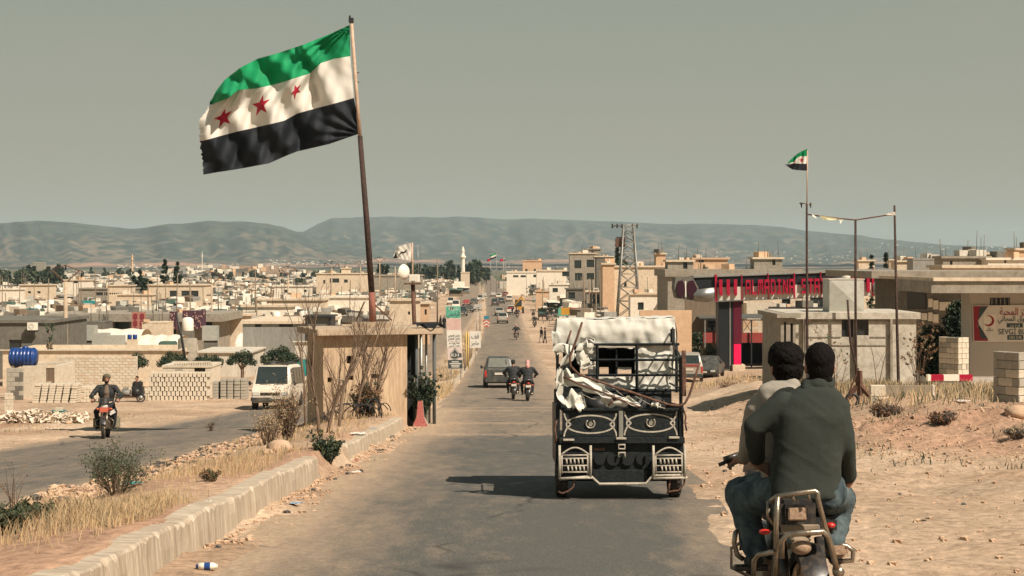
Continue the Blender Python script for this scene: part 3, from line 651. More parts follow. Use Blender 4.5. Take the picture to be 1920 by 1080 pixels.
# ------------------------------------------------------------------ big flag and pole
Yf = 44.0; roofz = bz + HT + .17
def CR4(x, y): return 350 + x / 3.375, 20 + y / 3.375
fp = thing('flagpole', 'tall leaning rusty flagpole with red foot rising behind the booth roof', 'flagpole', P(697, 600, Yf))
o = Vector(P(697, 600, Yf))
MB().tube([P(699, 603, Yf) - o, P(697, 548, Yf) - o], [.10, .088], 12).build('lower_pole', mat('brick_red_paint', (.30, .10, .07), (.20, .07, .05), 6, .7, .3, 30, dirt=(.25, .15, .1, .6)), fp)
MB().tube([P(697, 549, Yf) - o, P(688, 420, Yf) - o, P(675, 255, Yf) - o], [.085, .08, .068], 12).build('middle_pole', mat('dark_rust', (.045, .030, .025), (.022, .018, .017), 5, .8, .4, 40, dirt=(.16, .08, .05, .5)), fp)
MB().tube([P(675, 257, Yf) - o, P(668, 170, Yf) - o, P(659, 40, Yf) - o], [.055, .05, .045], 10).build('upper_pole', RUSTL, fp)
mb = MB(); mb.box(P(658.5, 38, Yf) - o, (.13, .13, .12)); mb.box(P(656, 36, Yf) - o, (.05, .05, .2), rx=.3); mb.build('tip', BLACK, fp)
for v in (136, 154): MB().cyl(P(669, v, Yf) - o - Vector((.07, 0, 0)), P(669, v, Yf) - o + Vector((.07, 0, .0)), .015, 6).build('clamp', RUST, fp)
for (a, b_, dy) in ((704, 735, .0), (690, 668, .2)): MB().tube([P(a - 7, 566, Yf) - o, P(b_, 601, Yf + dy) - o], .022, 6).build('brace', RUST, fp)
MB().b2(-.5, .5, -.5, .5, -1.2, -.06).build('footing', CONC, fp)

def interp_poly(pts, s_):
    d = [0]
    for a, b_ in zip(pts, pts[1:]): d.append(d[-1] + math.hypot(b_[0] - a[0], b_[1] - a[1]))
    t_ = s_ * d[-1]; d_ = np.array(d); return float(np.interp(t_, d_, [p[0] for p in pts])), float(np.interp(t_, d_, [p[1] for p in pts]))
c0 = [(1032, 90), (900, 150), (740, 215), (580, 268), (450, 302), (340, 360), (240, 440), (185, 510), (150, 580)]
c1 = [(1035, 288), (930, 305), (850, 332), (780, 400), (600, 452), (430, 495), (325, 508), (270, 552), (148, 590)]
c1b = [(1046, 410), (880, 445), (720, 515), (560, 570), (420, 610), (250, 650), (150, 675), (80, 690)]
c2 = [(1058, 552), (900, 598), (700, 650), (620, 692), (400, 752), (200, 792), (85, 822)]
c3 = [(1103, 775), (900, 845), (700, 890), (640, 914), (520, 968), (380, 993), (200, 1020), (110, 1038)]
from functools import lru_cache
@lru_cache(None)
def flag_uv(s_, t_):
    A = [interp_poly(c, s_) for c in (c0, c1, c1b, c2, c3)]; ts = [0, 1 / 3, .5, 2 / 3, 1]
    x = float(np.interp(t_, ts, [a[0] for a in A])); y = float(np.interp(t_, ts, [a[1] for a in A]))
    y += 7 * math.sin(s_ * 13 + t_ * 3) * (.3 + .7 * math.sin(math.pi * t_)) * s_
    if s_ > .985: x += random.Random(round(t_ * 90)).uniform(-7, 7)
    return CR4(x, y)
def flag_pt(s_, t_, off=0.0):
    u, v = flag_uv(round(s_, 5), round(t_, 5))
    f = (.24 * math.sin(s_ * 15 - t_ * 4.6) + .12 * math.sin(s_ * 31 + t_ * 9 + 1) + .055 * math.sin(s_ * 58 - t_ * 22) ) * min(1, s_ * 3.5)
    f += .05 * float(mnoise.noise(Vector((s_ * 7 + t_ * 3, t_ * 4, 2)))) + .018 * float(mnoise.noise(Vector((s_ * 22 + t_ * 12, t_ * 7, 5))))
    # radiating creases from the two lashings
    a = math.atan2(t_ + .02, s_ + .02); f += .10 * math.sin(a * 22) * math.exp(-3.2 * math.hypot(s_, t_)) + .10 * math.sin(math.atan2(1.02 - t_, s_ + .02) * 20) * math.exp(-3.5 * math.hypot(s_, 1 - t_))
    f -= .55 * math.exp(-((s_ - .90) / .085)**2 - ((t_ - .16) / .17)**2) * (1 if s_ < .99 else .8) + .22 * math.exp(-((s_ - .70 - .2 * t_) / .03)**2) * (t_ < .45)
    f += .25 * math.exp(-((s_ - .26 - .22 * (.45 - t_)) / .022)**2) * (t_ < .62)
    return P(u, v, Yf + f - off)
def star(mb, fn, sc, tc, rs, rt, rot=0, off=.012):
    # five-pointed star laid on the cloth, finely subdivided so it follows the folds
    outer = [(sc + rs * math.sin(rot + k * 2 * math.pi / 10) * (1 if k % 2 == 0 else .39), tc - rt * math.cos(rot + k * 2 * math.pi / 10) * (1 if k % 2 == 0 else .39)) for k in range(10)]
    n = 7
    for k in range(10):
        a, b_ = outer[k], outer[(k + 1) % 10]; idx = {}; vs = []; fs = []
        for i in range(n + 1):
            for j in range(i + 1):
                f1 = i / n; f2 = j / i if i else 0
                q = (sc + f1 * (a[0] + f2 * (b_[0] - a[0]) - sc), tc + f1 * (a[1] + f2 * (b_[1] - a[1]) - tc)); idx[(i, j)] = len(vs); vs.append(fn(q[0], q[1], off))
        for i in range(n):
            for j in range(i + 1):
                fs.append((idx[(i, j)], idx[(i + 1, j)], idx[(i + 1, j + 1)]))
                if j < i: fs.append((idx[(i, j)], idx[(i + 1, j + 1)], idx[(i, j + 1)]))
        mb.add(vs, fs, 0, True)
def cloth_mat(key, c, c2):
    m = mat(key, c, c2, 1.3, .7, .15, 9)
    if 'tr' not in m:
        nt = m.node_tree; b = nt.nodes['Principled BSDF']; o_ = [n for n in nt.nodes if n.type == 'OUTPUT_MATERIAL'][0]
        tr = N(nt, 'ShaderNodeBsdfTranslucent'); ms = N(nt, 'ShaderNodeMixShader'); ms.inputs[0].default_value = .25; nt.links.new(b.inputs['Base Color'].links[0].from_socket, tr.inputs[0])
        nt.links.new(b.outputs[0], ms.inputs[1]); nt.links.new(tr.outputs[0], ms.inputs[2]); nt.links.new(ms.outputs[0], o_.inputs[0]); m['tr'] = 1
    return m
CG = cloth_mat('flag_green', (.012, .36, .13), (.01, .22, .09)); CW = cloth_mat('flag_white', (.80, .76, .68), (.68, .64, .56)); CB = cloth_mat('flag_black', (.022, .027, .032), (.012, .015, .02)); CRd = cloth_mat('flag_red', (.55, .02, .05), (.40, .015, .04))
def flag_thing(label, fn, loc, stars, nu=90, nv=26, group=None):
    t = thing('flag', label, 'flag', loc, 0, group); L0 = Vector(loc); f0 = lambda s_, t_, off=0: fn(s_, t_, off) - L0
    for nm, a, b_, m_ in (('green_stripe', 0, 1 / 3, CG), ('white_stripe', 1 / 3, 2 / 3, CW), ('black_stripe', 2 / 3, 1, CB)):
        mb = MB(); mb.grid(lambda i, j: f0(i, a + (b_ - a) * j), nu, nv); mb.build(nm, m_, t)
    for (sc, tc, rs, rt, ro) in stars:
        mb = MB(); star(mb, f0, sc, tc, rs, rt, ro); mb.build('star', CRd, t)
    return t
bf = flag_thing('big green white and black flag with three red stars streaming from tall pole', flag_pt, P(664, 150, Yf), [(.845, .53, .062, .085, .1), (.605, .50, .060, .095, .05), (.375, .47, .038, .075, .5)])

mb = MB(); mb.grid(lambda i, j: flag_pt(.72 + .275 * i, .04 + .29 * j, .02 + .42 * j ** 1.5 * math.sin(math.pi * min(1, .12 + i * .9)) ** .5 + .03 * math.sin(i * 12) * j) - Vector(bf.location), 22, 12); mb.build('folded_corner', CG, bf)
# white flag, dish and box on the second pole
Y2 = 46.0
pt = thing('mast', 'rusty steel mast with small shelf standing beside the booth', 'mast', (PX(782, Y2), Y2, t1(PX(782, Y2), Y2)))
o = Vector(pt.location)
MB().tube([P(781, 712, Y2) - o, P(777, 610, Y2) - o, P(774, 531, Y2) - o], .06, 8).build('pole', RUST, pt)
MB().tube([P(774, 531, Y2) - o, P(773, 455, Y2) - o], .022, 8).build('upper_pole', RUSTL, pt)
MB().box(P(774, 532, Y2) - o, (.50, .35, .04)).build('shelf', RUST, pt)
MB().tube([P(786, 532, Y2 + .1) - o, P(783, 460, Y2 + .1) - o], .01, 5).build('whip_antenna', STEEL, pt)
DISH = mat('white_enamel', (.78, .73, .62), (.70, .64, .52), 2, .5)
dt = thing('satellite_dish', 'white round dish antenna clamped on mast under white flag', 'dish', P(760, 510, Y2 - .1), R(50)); dt.scale = (.92, .92, .92)
mb = MB(); mb.lathe([(.0, .10), (.08, .095), (.16, .07), (.22, .025), (.245, -.02)], 24, axis='y'); mb.v = [(x, -y + .05, z) for x, y, z in mb.v]; mb.build('reflector', DISH, dt)
MB().tube([(0, .0, 0), (.03, .12, 0), (.15, .16, 0)], .02, 6).build('bracket', STEEL, dt)
bb = thing('router_box', 'white plastic box standing on the mast shelf beside the dish', 'box', P(777, 522, Y2 - .02), R(-8))
MB().box((0, 0, 0), (.29, .16, .22)).build('case', DISH, bb, bevel=.012); MB().box((-.02, -.083, -.075), (.12, .004, .02)).build('label_strip', STEEL, bb)
wf = [(773, 455), (760, 458), (748, 462), (741, 470), (737, 482)], [(774, 472), (760, 474), (750, 476), (742, 481), (738, 484)], [(774, 489), (764, 488), (752, 486), (743, 484), (737, 485)]
def wfn(s_, t_, off=0):
    A = [interp_poly(c, s_) for c in wf]; u = np.interp(t_, [0, .5, 1], [a[0] for a in A]); v = np.interp(t_, [0, .5, 1], [a[1] for a in A])
    return P(float(u), float(v), Y2 + (.05 * math.sin(s_ * 10 - t_ * 5) + .01 * math.sin(s_ * 30 + t_ * 8)) * min(1, s_ * 4) - off)
wt = thing('flag', 'tattered white flag with black writing stroke on the mast above dish', 'flag', P(773, 470, Y2)); L0 = Vector(wt.location)
mb = MB(); mb.grid(lambda i, j: wfn(i, j) - L0, 26, 14); mb.build('cloth', CW, wt)
mb = MB(); mb.grid(lambda i, j: wfn(.28 + i * .55, .28 + .32 * i + .1 * j + .06 * math.sin(i * 9), .012) - L0, 14, 2); mb.build('writing', CB, wt)
mb = MB(); mb.grid(lambda i, j: wfn(.80 + .2 * i, .2 + .75 * j, .014) - L0, 5, 8); mb.build('dark_edge', DARK, wt)

# ------------------------------------------------------------------ bare saplings, shrubs, trees
def branch(mb, p, d, L_, r, depth, n=3, spread=.5, tips=None, up=.25, mi=0, seg=4, sub=3):
    pts = [Vector(p)]; rs = [r]; d = Vector(d).normalized()
    for i in range(seg):
        d = (d + Vector((random.uniform(-1, 1), random.uniform(-1, 1), random.uniform(-.3, .8) + up * .3)) * .13).normalized()
        pts.append(pts[-1] + d * L_ / seg); rs.append(r * (1 - .62 * (i + 1) / seg))
        if depth > 0 and i >= 1:
            for _ in range(1 if random.random() < .65 else 2):
                a = random.uniform(0, 6.283); side = Vector((math.cos(a), math.sin(a), up + random.uniform(-.1, .4)))
                branch(mb, pts[-1], d * (1 - spread) + side * spread, L_ * random.uniform(.4, .65), rs[-1] * .65, depth - 1, n, spread, tips, up, mi, 3)
    mb.tube(pts, rs, 5 if r > .01 else 3, mi, caps=False)
    if tips is not None: tips.append((pts[-1], d)); tips.append((pts[len(pts) // 2], d))
def leafclump(mb, c, r, n, size, mi=0, flat=1.0):
    for _ in range(n):
        v = Vector((random.gauss(0, 1), random.gauss(0, 1), random.gauss(0, 1) * flat)).normalized() * r * random.random()**.4
        p = Vector(c) + v; a = Vector((random.gauss(0, 1), random.gauss(0, 1), random.gauss(0, 1))).normalized(); b_ = a.cross(Vector((random.gauss(0, 1), random.gauss(0, 1), random.gauss(0, 1)))).normalized(); q = size * random.uniform(.6, 1.3)
        mb.add([p - a * q, p + b_ * q * .45, p + a * q, p - b_ * q * .45], [(0, 1, 2, 3)], mi)
LEAFD = mat('dark_green_leaves', (.040, .062, .032), (.018, .032, .020), 6, .7, contrast=.15)
LEAFM = mat('olive_leaves', (.085, .105, .050), (.045, .06, .032), 6, .7, contrast=.15)
LEAFO = mat('brown_leaves', (.26, .14, .07), (.15, .085, .05), 6, .8, contrast=.15)
TWIG = mat('brown_twigs', (.17, .115, .075), (.10, .07, .05), 10, .95)
for i, (u, v, h, ln, lab) in enumerate(((574, 800, 3.2, -.04, 'leftmost bare sapling on the median, standing clear of the booth'), (598, 815, 2.6, .02, 'crooked bare sapling just left of the booth shaded end'),
        (613, 812, 2.2, .08, 'slim bare sapling in front of the booth left edge'), (635, 800, 2.4, .05, 'bare sapling in front of the lower left gun port'),
        (666, 786, 3.1, .06, 'thickest bare sapling in front of the booth between the ports'), (680, 775, 2.6, .10, 'forked bare sapling leaning right before the booth'),
        (690, 738 + 20, 2.3, .13, 'bare sapling with curved stem right of the middle port'), (712, 742 + 15, 2.5, .10, 'rightmost bare sapling reaching over the booth roof'),
        (700, 640 + 110, 2.2, -.1, 'thin twiggy sapling behind the brown bush'))):
    x, y, z = hit(u, v); y = min(y, 41.6); x = PX(u, y); z = t1(x, y); t = thing('sapling', lab, 'sapling', (x, y, z), 0, 'bare saplings by the booth')
    mb = MB(); random.seed(50 + i); tips = []
    pts = [Vector((0, 0, -.1))]; rs = [.035]; d = Vector((ln, 0, 1))
    sg = 6
    for q in range(sg):
        d = (d + Vector((random.uniform(-.12, .12), random.uniform(-.1, .1), 0)) + Vector((ln * .1, 0, 0))).normalized(); pts.append(pts[-1] + d * h * .8 / sg); rs.append(.035 * (1 - .5 * q / sg))
    mb.tube(pts, rs, 7, 0)
    mb.build('stem', BARK, t)
    mb = MB()
    for q in range(2, sg + 1):
        for _ in range(2):
            a = random.uniform(0, 6.28); branch(mb, pts[q], (math.cos(a) * .5 + ln, math.sin(a) * .4, 1.1), h * .34, .012, 1 if q < 4 else 2, spread=.45, tips=tips)
    mb.build('twigs', TWIG, t)
random.seed(7)
def shrub(name, label, u, v, h, r, n, mats, sz, seed=1, sticks=26, Yo=None, cat='shrub', flat=1.0, spread=.55, z_=None):
    random.seed(seed)
    x, y, z = hit(u, v) if Yo is None else (PX(u, Yo), Yo, 0)
    if Yo is not None: z = t1(x, y)
    t = thing(name, label, cat, (x, y, z)); mb = MB(); tips = []
    for i in range(sticks):
        a = random.uniform(0, 6.283); ro = random.uniform(.1, 1) * spread; branch(mb, (math.cos(a) * r * .15, math.sin(a) * r * .15, -.03), (math.cos(a) * ro * r / h * 1.4, math.sin(a) * ro * r / h * 1.4, 1), h * random.uniform(.55, 1.0), .006 + h * .004, 1, tips=tips)
    mb.build('stems', TWIG, t)
    mb = MB()
    for (p, d) in tips:
        leafclump(mb, p, r * .16, n, sz, random.randrange(len(mats)), 1)
    if n: mb.build('foliage', list(mats), t)
    random.seed(7); return t
shrub('shrub', 'straggly green weed bush with a cyan bag caught in it on the median', 222, 925, .46, .42, 9, (LEAFM, LEAFM, WEED, LEAFM), .015, 3, 34, spread=1.2)
shrub('shrub', 'dark green low shrub growing in the gap between the kerbs', 613, 880, .42, .26, 16, (LEAFM, LEAFD, LEAFD), .022, 4, 26)
shrub('shrub', 'reddish brown bush against the front of the concrete booth', 690, 778, .72, .45, 12, (LEAFO, LEAFO, LEAFD), .03, 5, 30, 41.4)
shrub('shrub', 'dark lower half of the bush before the booth beside brown leaves', 680, 778, .5, .3, 12, (LEAFD, LEAFD, LEAFO), .03, 15, 20, 41.2)
shrub('shrub', 'dark green pine-like shrub inside the frame right of the booth', 793, 760, 1.15, .32, 18, (LEAFD,), .04, 6, 26, 43.6, spread=.3)
shrub('dry_bush', 'tall straw coloured dry bush left of the concrete kerb end', 540, 815, .85, .42, 3, (STRAW, STRAW2, LEAFO), .018, 7, 60, 30.5)
shrub('dry_bush', 'loose straw coloured weeds behind the pale boulder', 505, 825, .55, .4, 3, (STRAW, STRAW2), .016, 8, 40, 29)
shrub('weed', 'small green weed clump at the near left corner of the median', 20, 1010, .22, .22, 9, (LEAFM, WEED), .018, 9, 20)
shrub('weed', 'thin tall dry weed standing alone near left frame edge', 28, 985, .5, .10, 1, (LEAFO,), .014, 10, 4)
shrub('weed', 'low green weed on the median between gravel and dry grass', 80, 985, .16, .2, 9, (LEAFM, WEED), .016, 11, 18)
shrub('weed', 'small dark weed in the middle of the median soil', 395, 905, .13, .16, 5, (LEAFO, WEED), .014, 12, 14)
shrub('weed', 'small green weed beside the road on the left verge', 395, 770, .3, .2, 4, (LEAFM, LEAFO), .02, 13, 10, 46)
shrub('dead_brush', 'dark dead brush pile at the foot of the right soil heap', 1660, 782, .28, .42, 5, (DROCK, LEAFO), .03, 14, 60, cat='brush pile', spread=1.4)
shrub('dead_brush', 'small clump of blackened twigs before the right soil heap', 1770, 795, .2, .35, 5, (DROCK, LEAFO), .03, 16, 50, cat='brush pile', spread=1.4)
shrub('dead_brush', 'tuft of dead twigs at the right frame edge on bare dirt', 1905, 830, .18, .28, 5, (DROCK, STRAW2), .02, 17, 40, cat='brush pile', spread=1.3)
shrub('dead_brush', 'dry brush and rubble on the verge behind the cargo tricycle', 1370, 722, .28, .8, 3, (STRAW2, LEAFO), .03, 18, 50, 70, cat='brush pile', spread=1.6)
shrub('dead_brush', 'dry reddish brush on the verge right of the fuel station pillar', 1440, 718, .28, .8, 3, (LEAFO, STRAW2), .03, 19, 40, 72, cat='brush pile', spread=1.6)
shrub('young_tree', 'thin potted-looking sapling with few leaves before the small building', 1643, 728, 2.1, .30, 0, (LEAFM,), .03, 20, 2, 44, cat='sapling', spread=.1)
shrub('young_tree', 'brown leaved young tree at the right corner of small building', 1722, 722, 1.55, .30, 10, (LEAFO, LEAFO, STRAW2), .035, 21, 9, 46, cat='sapling', spread=.35)
shrub('young_tree', 'brown leafed branch behind the heads of the two riders', 1570, 700, 1.9, .38, 6, (LEAFO, LEAFM), .035, 22, 5, 47, cat='sapling', spread=.35)
def crown_tree(name, label, u, v_base, v_top, Y, wpx, kind, seed, mats=(LEAFD, LEAFD, LEAFM), group=None, n=1500, cat='tree', gz=None, x=None):
    random.seed(seed); x = PX(u, Y) if x is None else x; g = g1(x, Y) if gz is None else gz; H = -(v_top - V0) / F * Y - g; r = wpx / 2 / F * Y
    t = thing(name, label, cat, (x, Y, g), 0, group); mb = MB(); ls = max(.05, r * .07, Y * .0011 if Y > 100 else 0) * (1 if n > 900 else 1.4) * (1.5 if n > 5000 else 1)
    tp = .08 if n > 5000 else {'umbrella': .55, 'cone': .06, 'round': .16 if Y > 150 else .35, 'column': .06}[kind]
    mb.tube([(0, 0, -.3), (.03 * r, 0, H * tp), (0, .03 * r, H * (.8 if kind != 'umbrella' else .75))], [r * .09 + .05, r * .07 + .03, .03], 7)
    for i in range(6): a = i * 1.05 + seed; mb.tube([(0, 0, H * tp * .9), (math.cos(a) * r * .35, math.sin(a) * r * .35, H * (tp + .15)), (math.cos(a) * r * .6, math.sin(a) * r * .6, H * (tp + .25))], [.04 + r * .03, .03, .015], 4)
    mb.build('trunk', BARK, t); cb = MB(); nc = 120 if n > 5000 else 46 if n > 900 else 26
    for i in range(nc):
        a = random.uniform(0, 6.283); q = random.random()
        if kind == 'umbrella':
            rr = r * math.sqrt(random.random()) * .88; c = (rr * math.cos(a), rr * math.sin(a), H * (tp + .08) + (H * (1 - tp - .12)) * (1 - (rr / r)**2) * random.uniform(.3, .95)); cl = r * .22
        elif kind == 'cone':
            z = q; rr = r * (1 - z)**.8 * math.sqrt(random.random()); c = (rr * math.cos(a), rr * math.sin(a), H * (tp + (1 - tp) * z * .97)); cl = r * .28 * (1.1 - z * .8)
        elif kind == 'column':
            z = q; rr = r * .6 * min(1, (1 - z) * 2.5) * random.random(); c = (rr * math.cos(a), rr * math.sin(a), H * (tp + (1 - tp) * z * .96)); cl = r * .42 * min(1, (1.15 - z) * 2)
        else:
            v_ = Vector((random.gauss(0, 1), random.gauss(0, 1), random.gauss(0, 1))).normalized() * random.random()**.33 * .82; c = (v_.x * r, v_.y * r, H * (tp + (1 - tp) * .5) + v_.z * H * (1 - tp) * .5); cl = r * .26
        leafclump(cb, c, cl, n // nc, ls, random.randrange(len(mats)))
    cb.build('crown', list(mats), t); random.seed(7); return t
for i, (u, vb, vt, wp, lab) in enumerate(((255, 700, 662, 46, 'umbrella shaped tree half hidden by the end of the block wall'), (324, 700, 659, 50, 'umbrella shaped tree behind the block hut between pole and wall'),
                                 (390, 700, 661, 50, 'umbrella shaped tree just above the block hut doorway'), (454, 712, 656, 46, 'umbrella tree with visible forked trunk left of white van'), (526, 715, 651, 60, 'widest umbrella tree standing behind the white van'))):
    crown_tree('umbrella_tree', lab, u, vb, vt - 2, 93, wp * 1.25, 'umbrella', 30 + i, (LEAFD, LEAFD, LEAFM), 'clipped umbrella trees behind the block yard', 2600)
# ------------------------------------------------------------------ block yard on the left
blk_me = {}
def block_mesh(d, m_, hollow=False):
    k = (tuple(round(x, 3) for x in d), m_.name)
    if k not in blk_me:
        o_ = MB().box((0, 0, 0), d).build('brick', m_, bevel=min(d) * .06); blk_me[k] = o_.data; bpy.data.objects.remove(o_)
    return blk_me[k]
def brick(parent, loc, d, m_, rz=0, jit=.006, name='brick'):
    o_ = bpy.data.objects.new(name, block_mesh(d, m_)); COL.objects.link(o_); o_.parent = parent
    o_.location = (loc[0] + random.uniform(-jit, jit) * .3, loc[1] + random.uniform(-jit, jit), loc[2]); o_.rotation_euler = (0, 0, rz + random.uniform(-.01, .01)); return o_
def block_wall(name, label, u0, u1, v0, Y, z_base=None, bw=.42, bhh=.21, th=.2, mats=(BLOCK,), rz=0, cat='wall', ragged=0, drop=.3):
    x0, x1 = PX(u0, Y), PX(u1, Y); g = g1((x0 + x1) / 2, Y) if z_base is None else z_base; zt = -(v0 - V0) / F * Y
    t = thing(name, label, cat, (x0, Y, g), rz); Wd = (x1 - x0) / math.cos(rz); Hh = zt - g
    MB().b2(.02, Wd - .02, .014, th - .014, -drop, Hh - .02).build('mortar', MORTAR, t)
    n = int(Hh / bhh); hh = Hh / n
    for r_ in range(-1, n):
        x = -(bw / 2 if r_ % 2 else 0)
        while x < Wd - .03:
            a = max(x, 0); b_ = min(x + bw, Wd)
            if b_ - a > .06 and not (ragged and r_ == n - 1 and random.random() < ragged): brick(t, ((a + b_) / 2, th / 2, r_ * hh + hh / 2), (round(b_ - a - .014, 2), th, hh - .012), random.choice(mats))
            x += bw
    return t
YW = 88
block_wall('block_wall', 'long cream concrete block wall behind the stored blocks', 106, 257, 668, YW, None, .345, .15, .2, (BLOCK, BLOCK, BLOCK, PLASTER))
t, H = house('block_shed', 'low block shed corner carrying the blue water tank, wooden shutter in its side', 42, 106, 686, 82, 3.5, BLOCK, holes=[(86, 690, 102, 718)], roof=0, panes=None)
mb = MB(); a = 82; mb.b2(PX(87, a) - t.location.x, PX(101, a) - t.location.x, .06, .1, 0.9, 1.75); mb.build('shutter', PEACH, t)
for q in range(5): MB().b2(PX(88 + q * 2.7, a) - t.location.x, PX(89.6 + q * 2.7, a) - t.location.x, .03, .058, .95, 1.7).build('slat', WOOD, t)
block_wall('block_pier', 'narrow grey block pier at left frame edge below blue tank', 12, 42, 690, 81, None, .42, .21, .2, (BLOCKG, DGREY))
# blue tank
tk = thing('water_tank', 'ribbed blue plastic water tank lying on the block shed', 'tank', P(44, 688, 82.5)); r = .50
tk.location.z += 0
mb = MB(); prof = []
L_ = 1.32
for i in range(41):
    s_ = i / 40; rr = r * (.93 + .07 * (math.sin(s_ * math.pi * 14) > 0)) * (1 if .04 < s_ < .96 else .88); prof.append((rr, -L_ / 2 + L_ * s_))
prof = [(0, -L_ / 2 - .03)] + prof + [(0, L_ / 2 + .03)]
mb.lathe(prof, 28, (0, 0, r), axis='x'); mb.build('body', BLUE, tk); MB().lathe([(.16, 0), (.16, .08), (.10, .1), (0, .1)], 16, (0.1, 0, 2 * r - .03)).build('cap', BLUE, tk)
MB().b2(-.5, -.38, -.4, .4, -.05, .08).build('cradle', WOOD, tk); MB().b2(.38, .5, -.4, .4, -.05, .08).build('cradle', WOOD, tk)
# hut
t, H = house('block_hut', 'low cream block hut with open doorway and pierced block course on top', 305, 395, 685, 86, 3, BLOCK, holes=[(364, 689, 385, 722)], roof=.12, roof_th=.12, over=.04, panes=None)
xc = t.location.x
for i in range(17):
    x = PX(325, 86) - xc + i * .125; MB().b2(x, x + .085, -.03, .16, H + .12, H + .20 + .004 * i).build('brick', BLOCK, t)
MB().b2(PX(323, 86) - xc, PX(394, 86) - xc, -.035, .165, H + .205 + .07, H + .28 + .06).build('coping', BLOCK, t)
for r_ in range(3):
    for c in range(6): MB().b2(PX(328 + c * 2.6, 86) - xc, PX(329.9 + c * 2.6, 86) - xc, -.012, .01, 1.0 + r_ * .2, 1.12 + r_ * .2).build('vent_block', BLOCKG, t)
def stack(label, u0, u1, v0, v1, Y, dx, dz, dy=.4, rows_deep=2, lean=0.0, gapx=.03, m_=BLOCK, stagger=True, solid=True):
    x0, x1 = PX(u0, Y), PX(u1, Y); g = g1((x0 + x1) / 2, Y); Hh = (v1 - v0) / F * Y; t = thing('block_stack', label, 'block stack', (x0, Y, g)); mb = MB(); Wd = x1 - x0
    nz_ = max(1, int(Hh / dz)); nx_ = int(Wd / dx)
    bricks = []
    for k in range(nz_):
        for i in range(nx_):
            for d in range(rows_deep):
                x = i * dx + (dx / 2 if stagger and k % 2 else 0) + lean * k * dz; bricks.append((x + dx / 2, d * dy + dy / 2 + random.uniform(-.02, .02), k * dz + dz / 2))
    fr = [b for b in bricks if b[1] < dy]; me_ = block_mesh((dx - gapx, dy - .02, dz - .012), m_)
    if len(fr) <= 300:
        for b in fr: brick(t, b, (dx - gapx, dy - .02, dz - .012), m_, 0, .01)
        rest = [b for b in bricks if b[1] >= dy]
    else: rest = bricks
    if rest:
        for b in rest: mb.box(b, (dx - gapx, dy - .02, dz - .012), random.uniform(-.02, .02))
        mb.build('stacked_brick', m_, t)['kind'] = 'stuff'
    return t
stack('lattice stack of upright blocks with dark gaps beside the generator cart', 276, 392, 694, 752, 80, .215, .235, gapx=.055)
for i, u in enumerate((398, 413, 426, 439, 451)): stack(['first grey block column right of the lattice stack', 'second grey block column right of the lattice stack', 'middle grey block column left of the white van', 'fourth grey block column left of the white van', 'grey block column hidden partly by the white van'][i], u, u + 11.5, 706 - i * .8, 744, 82, .30, .15, gapx=.006, m_=BLOCKG, stagger=False)
for i, u in enumerate((60, 74, 88, 101, 115, 130)): stack(['leftmost leaning stack of flat blocks above the white rubble', 'second leaning flat block stack above the white rubble', 'third leaning flat block stack left of the cyan basin', 'leaning flat block stack right behind the cyan basin', 'fifth leaning flat block stack left of the motorcyclist', 'leaning flat block stack behind the oncoming motorcyclist'][i], u, u + 11.5, 722, 760, 77, .29, .115, lean=.17, gapx=.008, stagger=False)
stack('pale block stack behind the oncoming motorcyclist shoulder', 150, 175, 722, 756, 78, .3, .15, gapx=.015)
stack('pale block stack between motorcyclist and generator cart', 176, 222, 722, 752, 79, .215, .235, gapx=.05)
stack('rear row of pale blocks where two workers sit', 236, 330, 708, 724, 84, .22, .22, gapx=.03)
block_wall('cinder_block', 'upright cinder block wall piece on the dirt at left frame edge', 8, 23, 737, 66, None, .18, .2, .15, (BLOCK,), cat='block')
# white sack rubble: lumps one cannot count
mb = MB()
for i in range(420):
    u = random.uniform(4, 160); fr = (u - 4) / 156; vv = 792 - random.random()**1.3 * (30 * math.sin(min(1, max(.1, (u - 2) / 50)) * 1.57) * (1 - .45 * fr)); 
    x, y, z = PX(u, 56) , 56 + random.uniform(-1.2, 1.2), 0
    z = g1(x, y) + (792 - vv) / F * 56 * .8; r = random.uniform(.06, .2)
    vs = [Vector((random.uniform(-1, 1), random.uniform(-1, 1), random.uniform(-.6, .7))).normalized() * r * random.uniform(.6, 1.1) + Vector((x, y, z)) for _ in range(8)]
    mb.add(vs, [(0, 1, 2), (2, 3, 0), (3, 4, 5), (5, 6, 3), (6, 7, 0), (0, 2, 5), (1, 4, 7), (7, 5, 1), (2, 6, 4)], 0)
mb.build('plaster_rubble', mat('white_plaster_lumps', (.78, .68, .54), (.60, .50, .38), 4, .95))['kind'] = 'stuff'
bs = thing('basin', 'cyan plastic tub holding white blocks on the dirt', 'tub', (PX(110, 62), 62, g1(PX(110, 62), 62)), R(6))
MB().lathe([(.22, 0), (.27, .22), (.29, .23), (.25, .2), (.2, .03), (0, .03)], 20).build('tub', TARPT, bs)
MB().box((.02, 0, .26), (.28, .2, .14)).build('brick', BLOCK, bs)
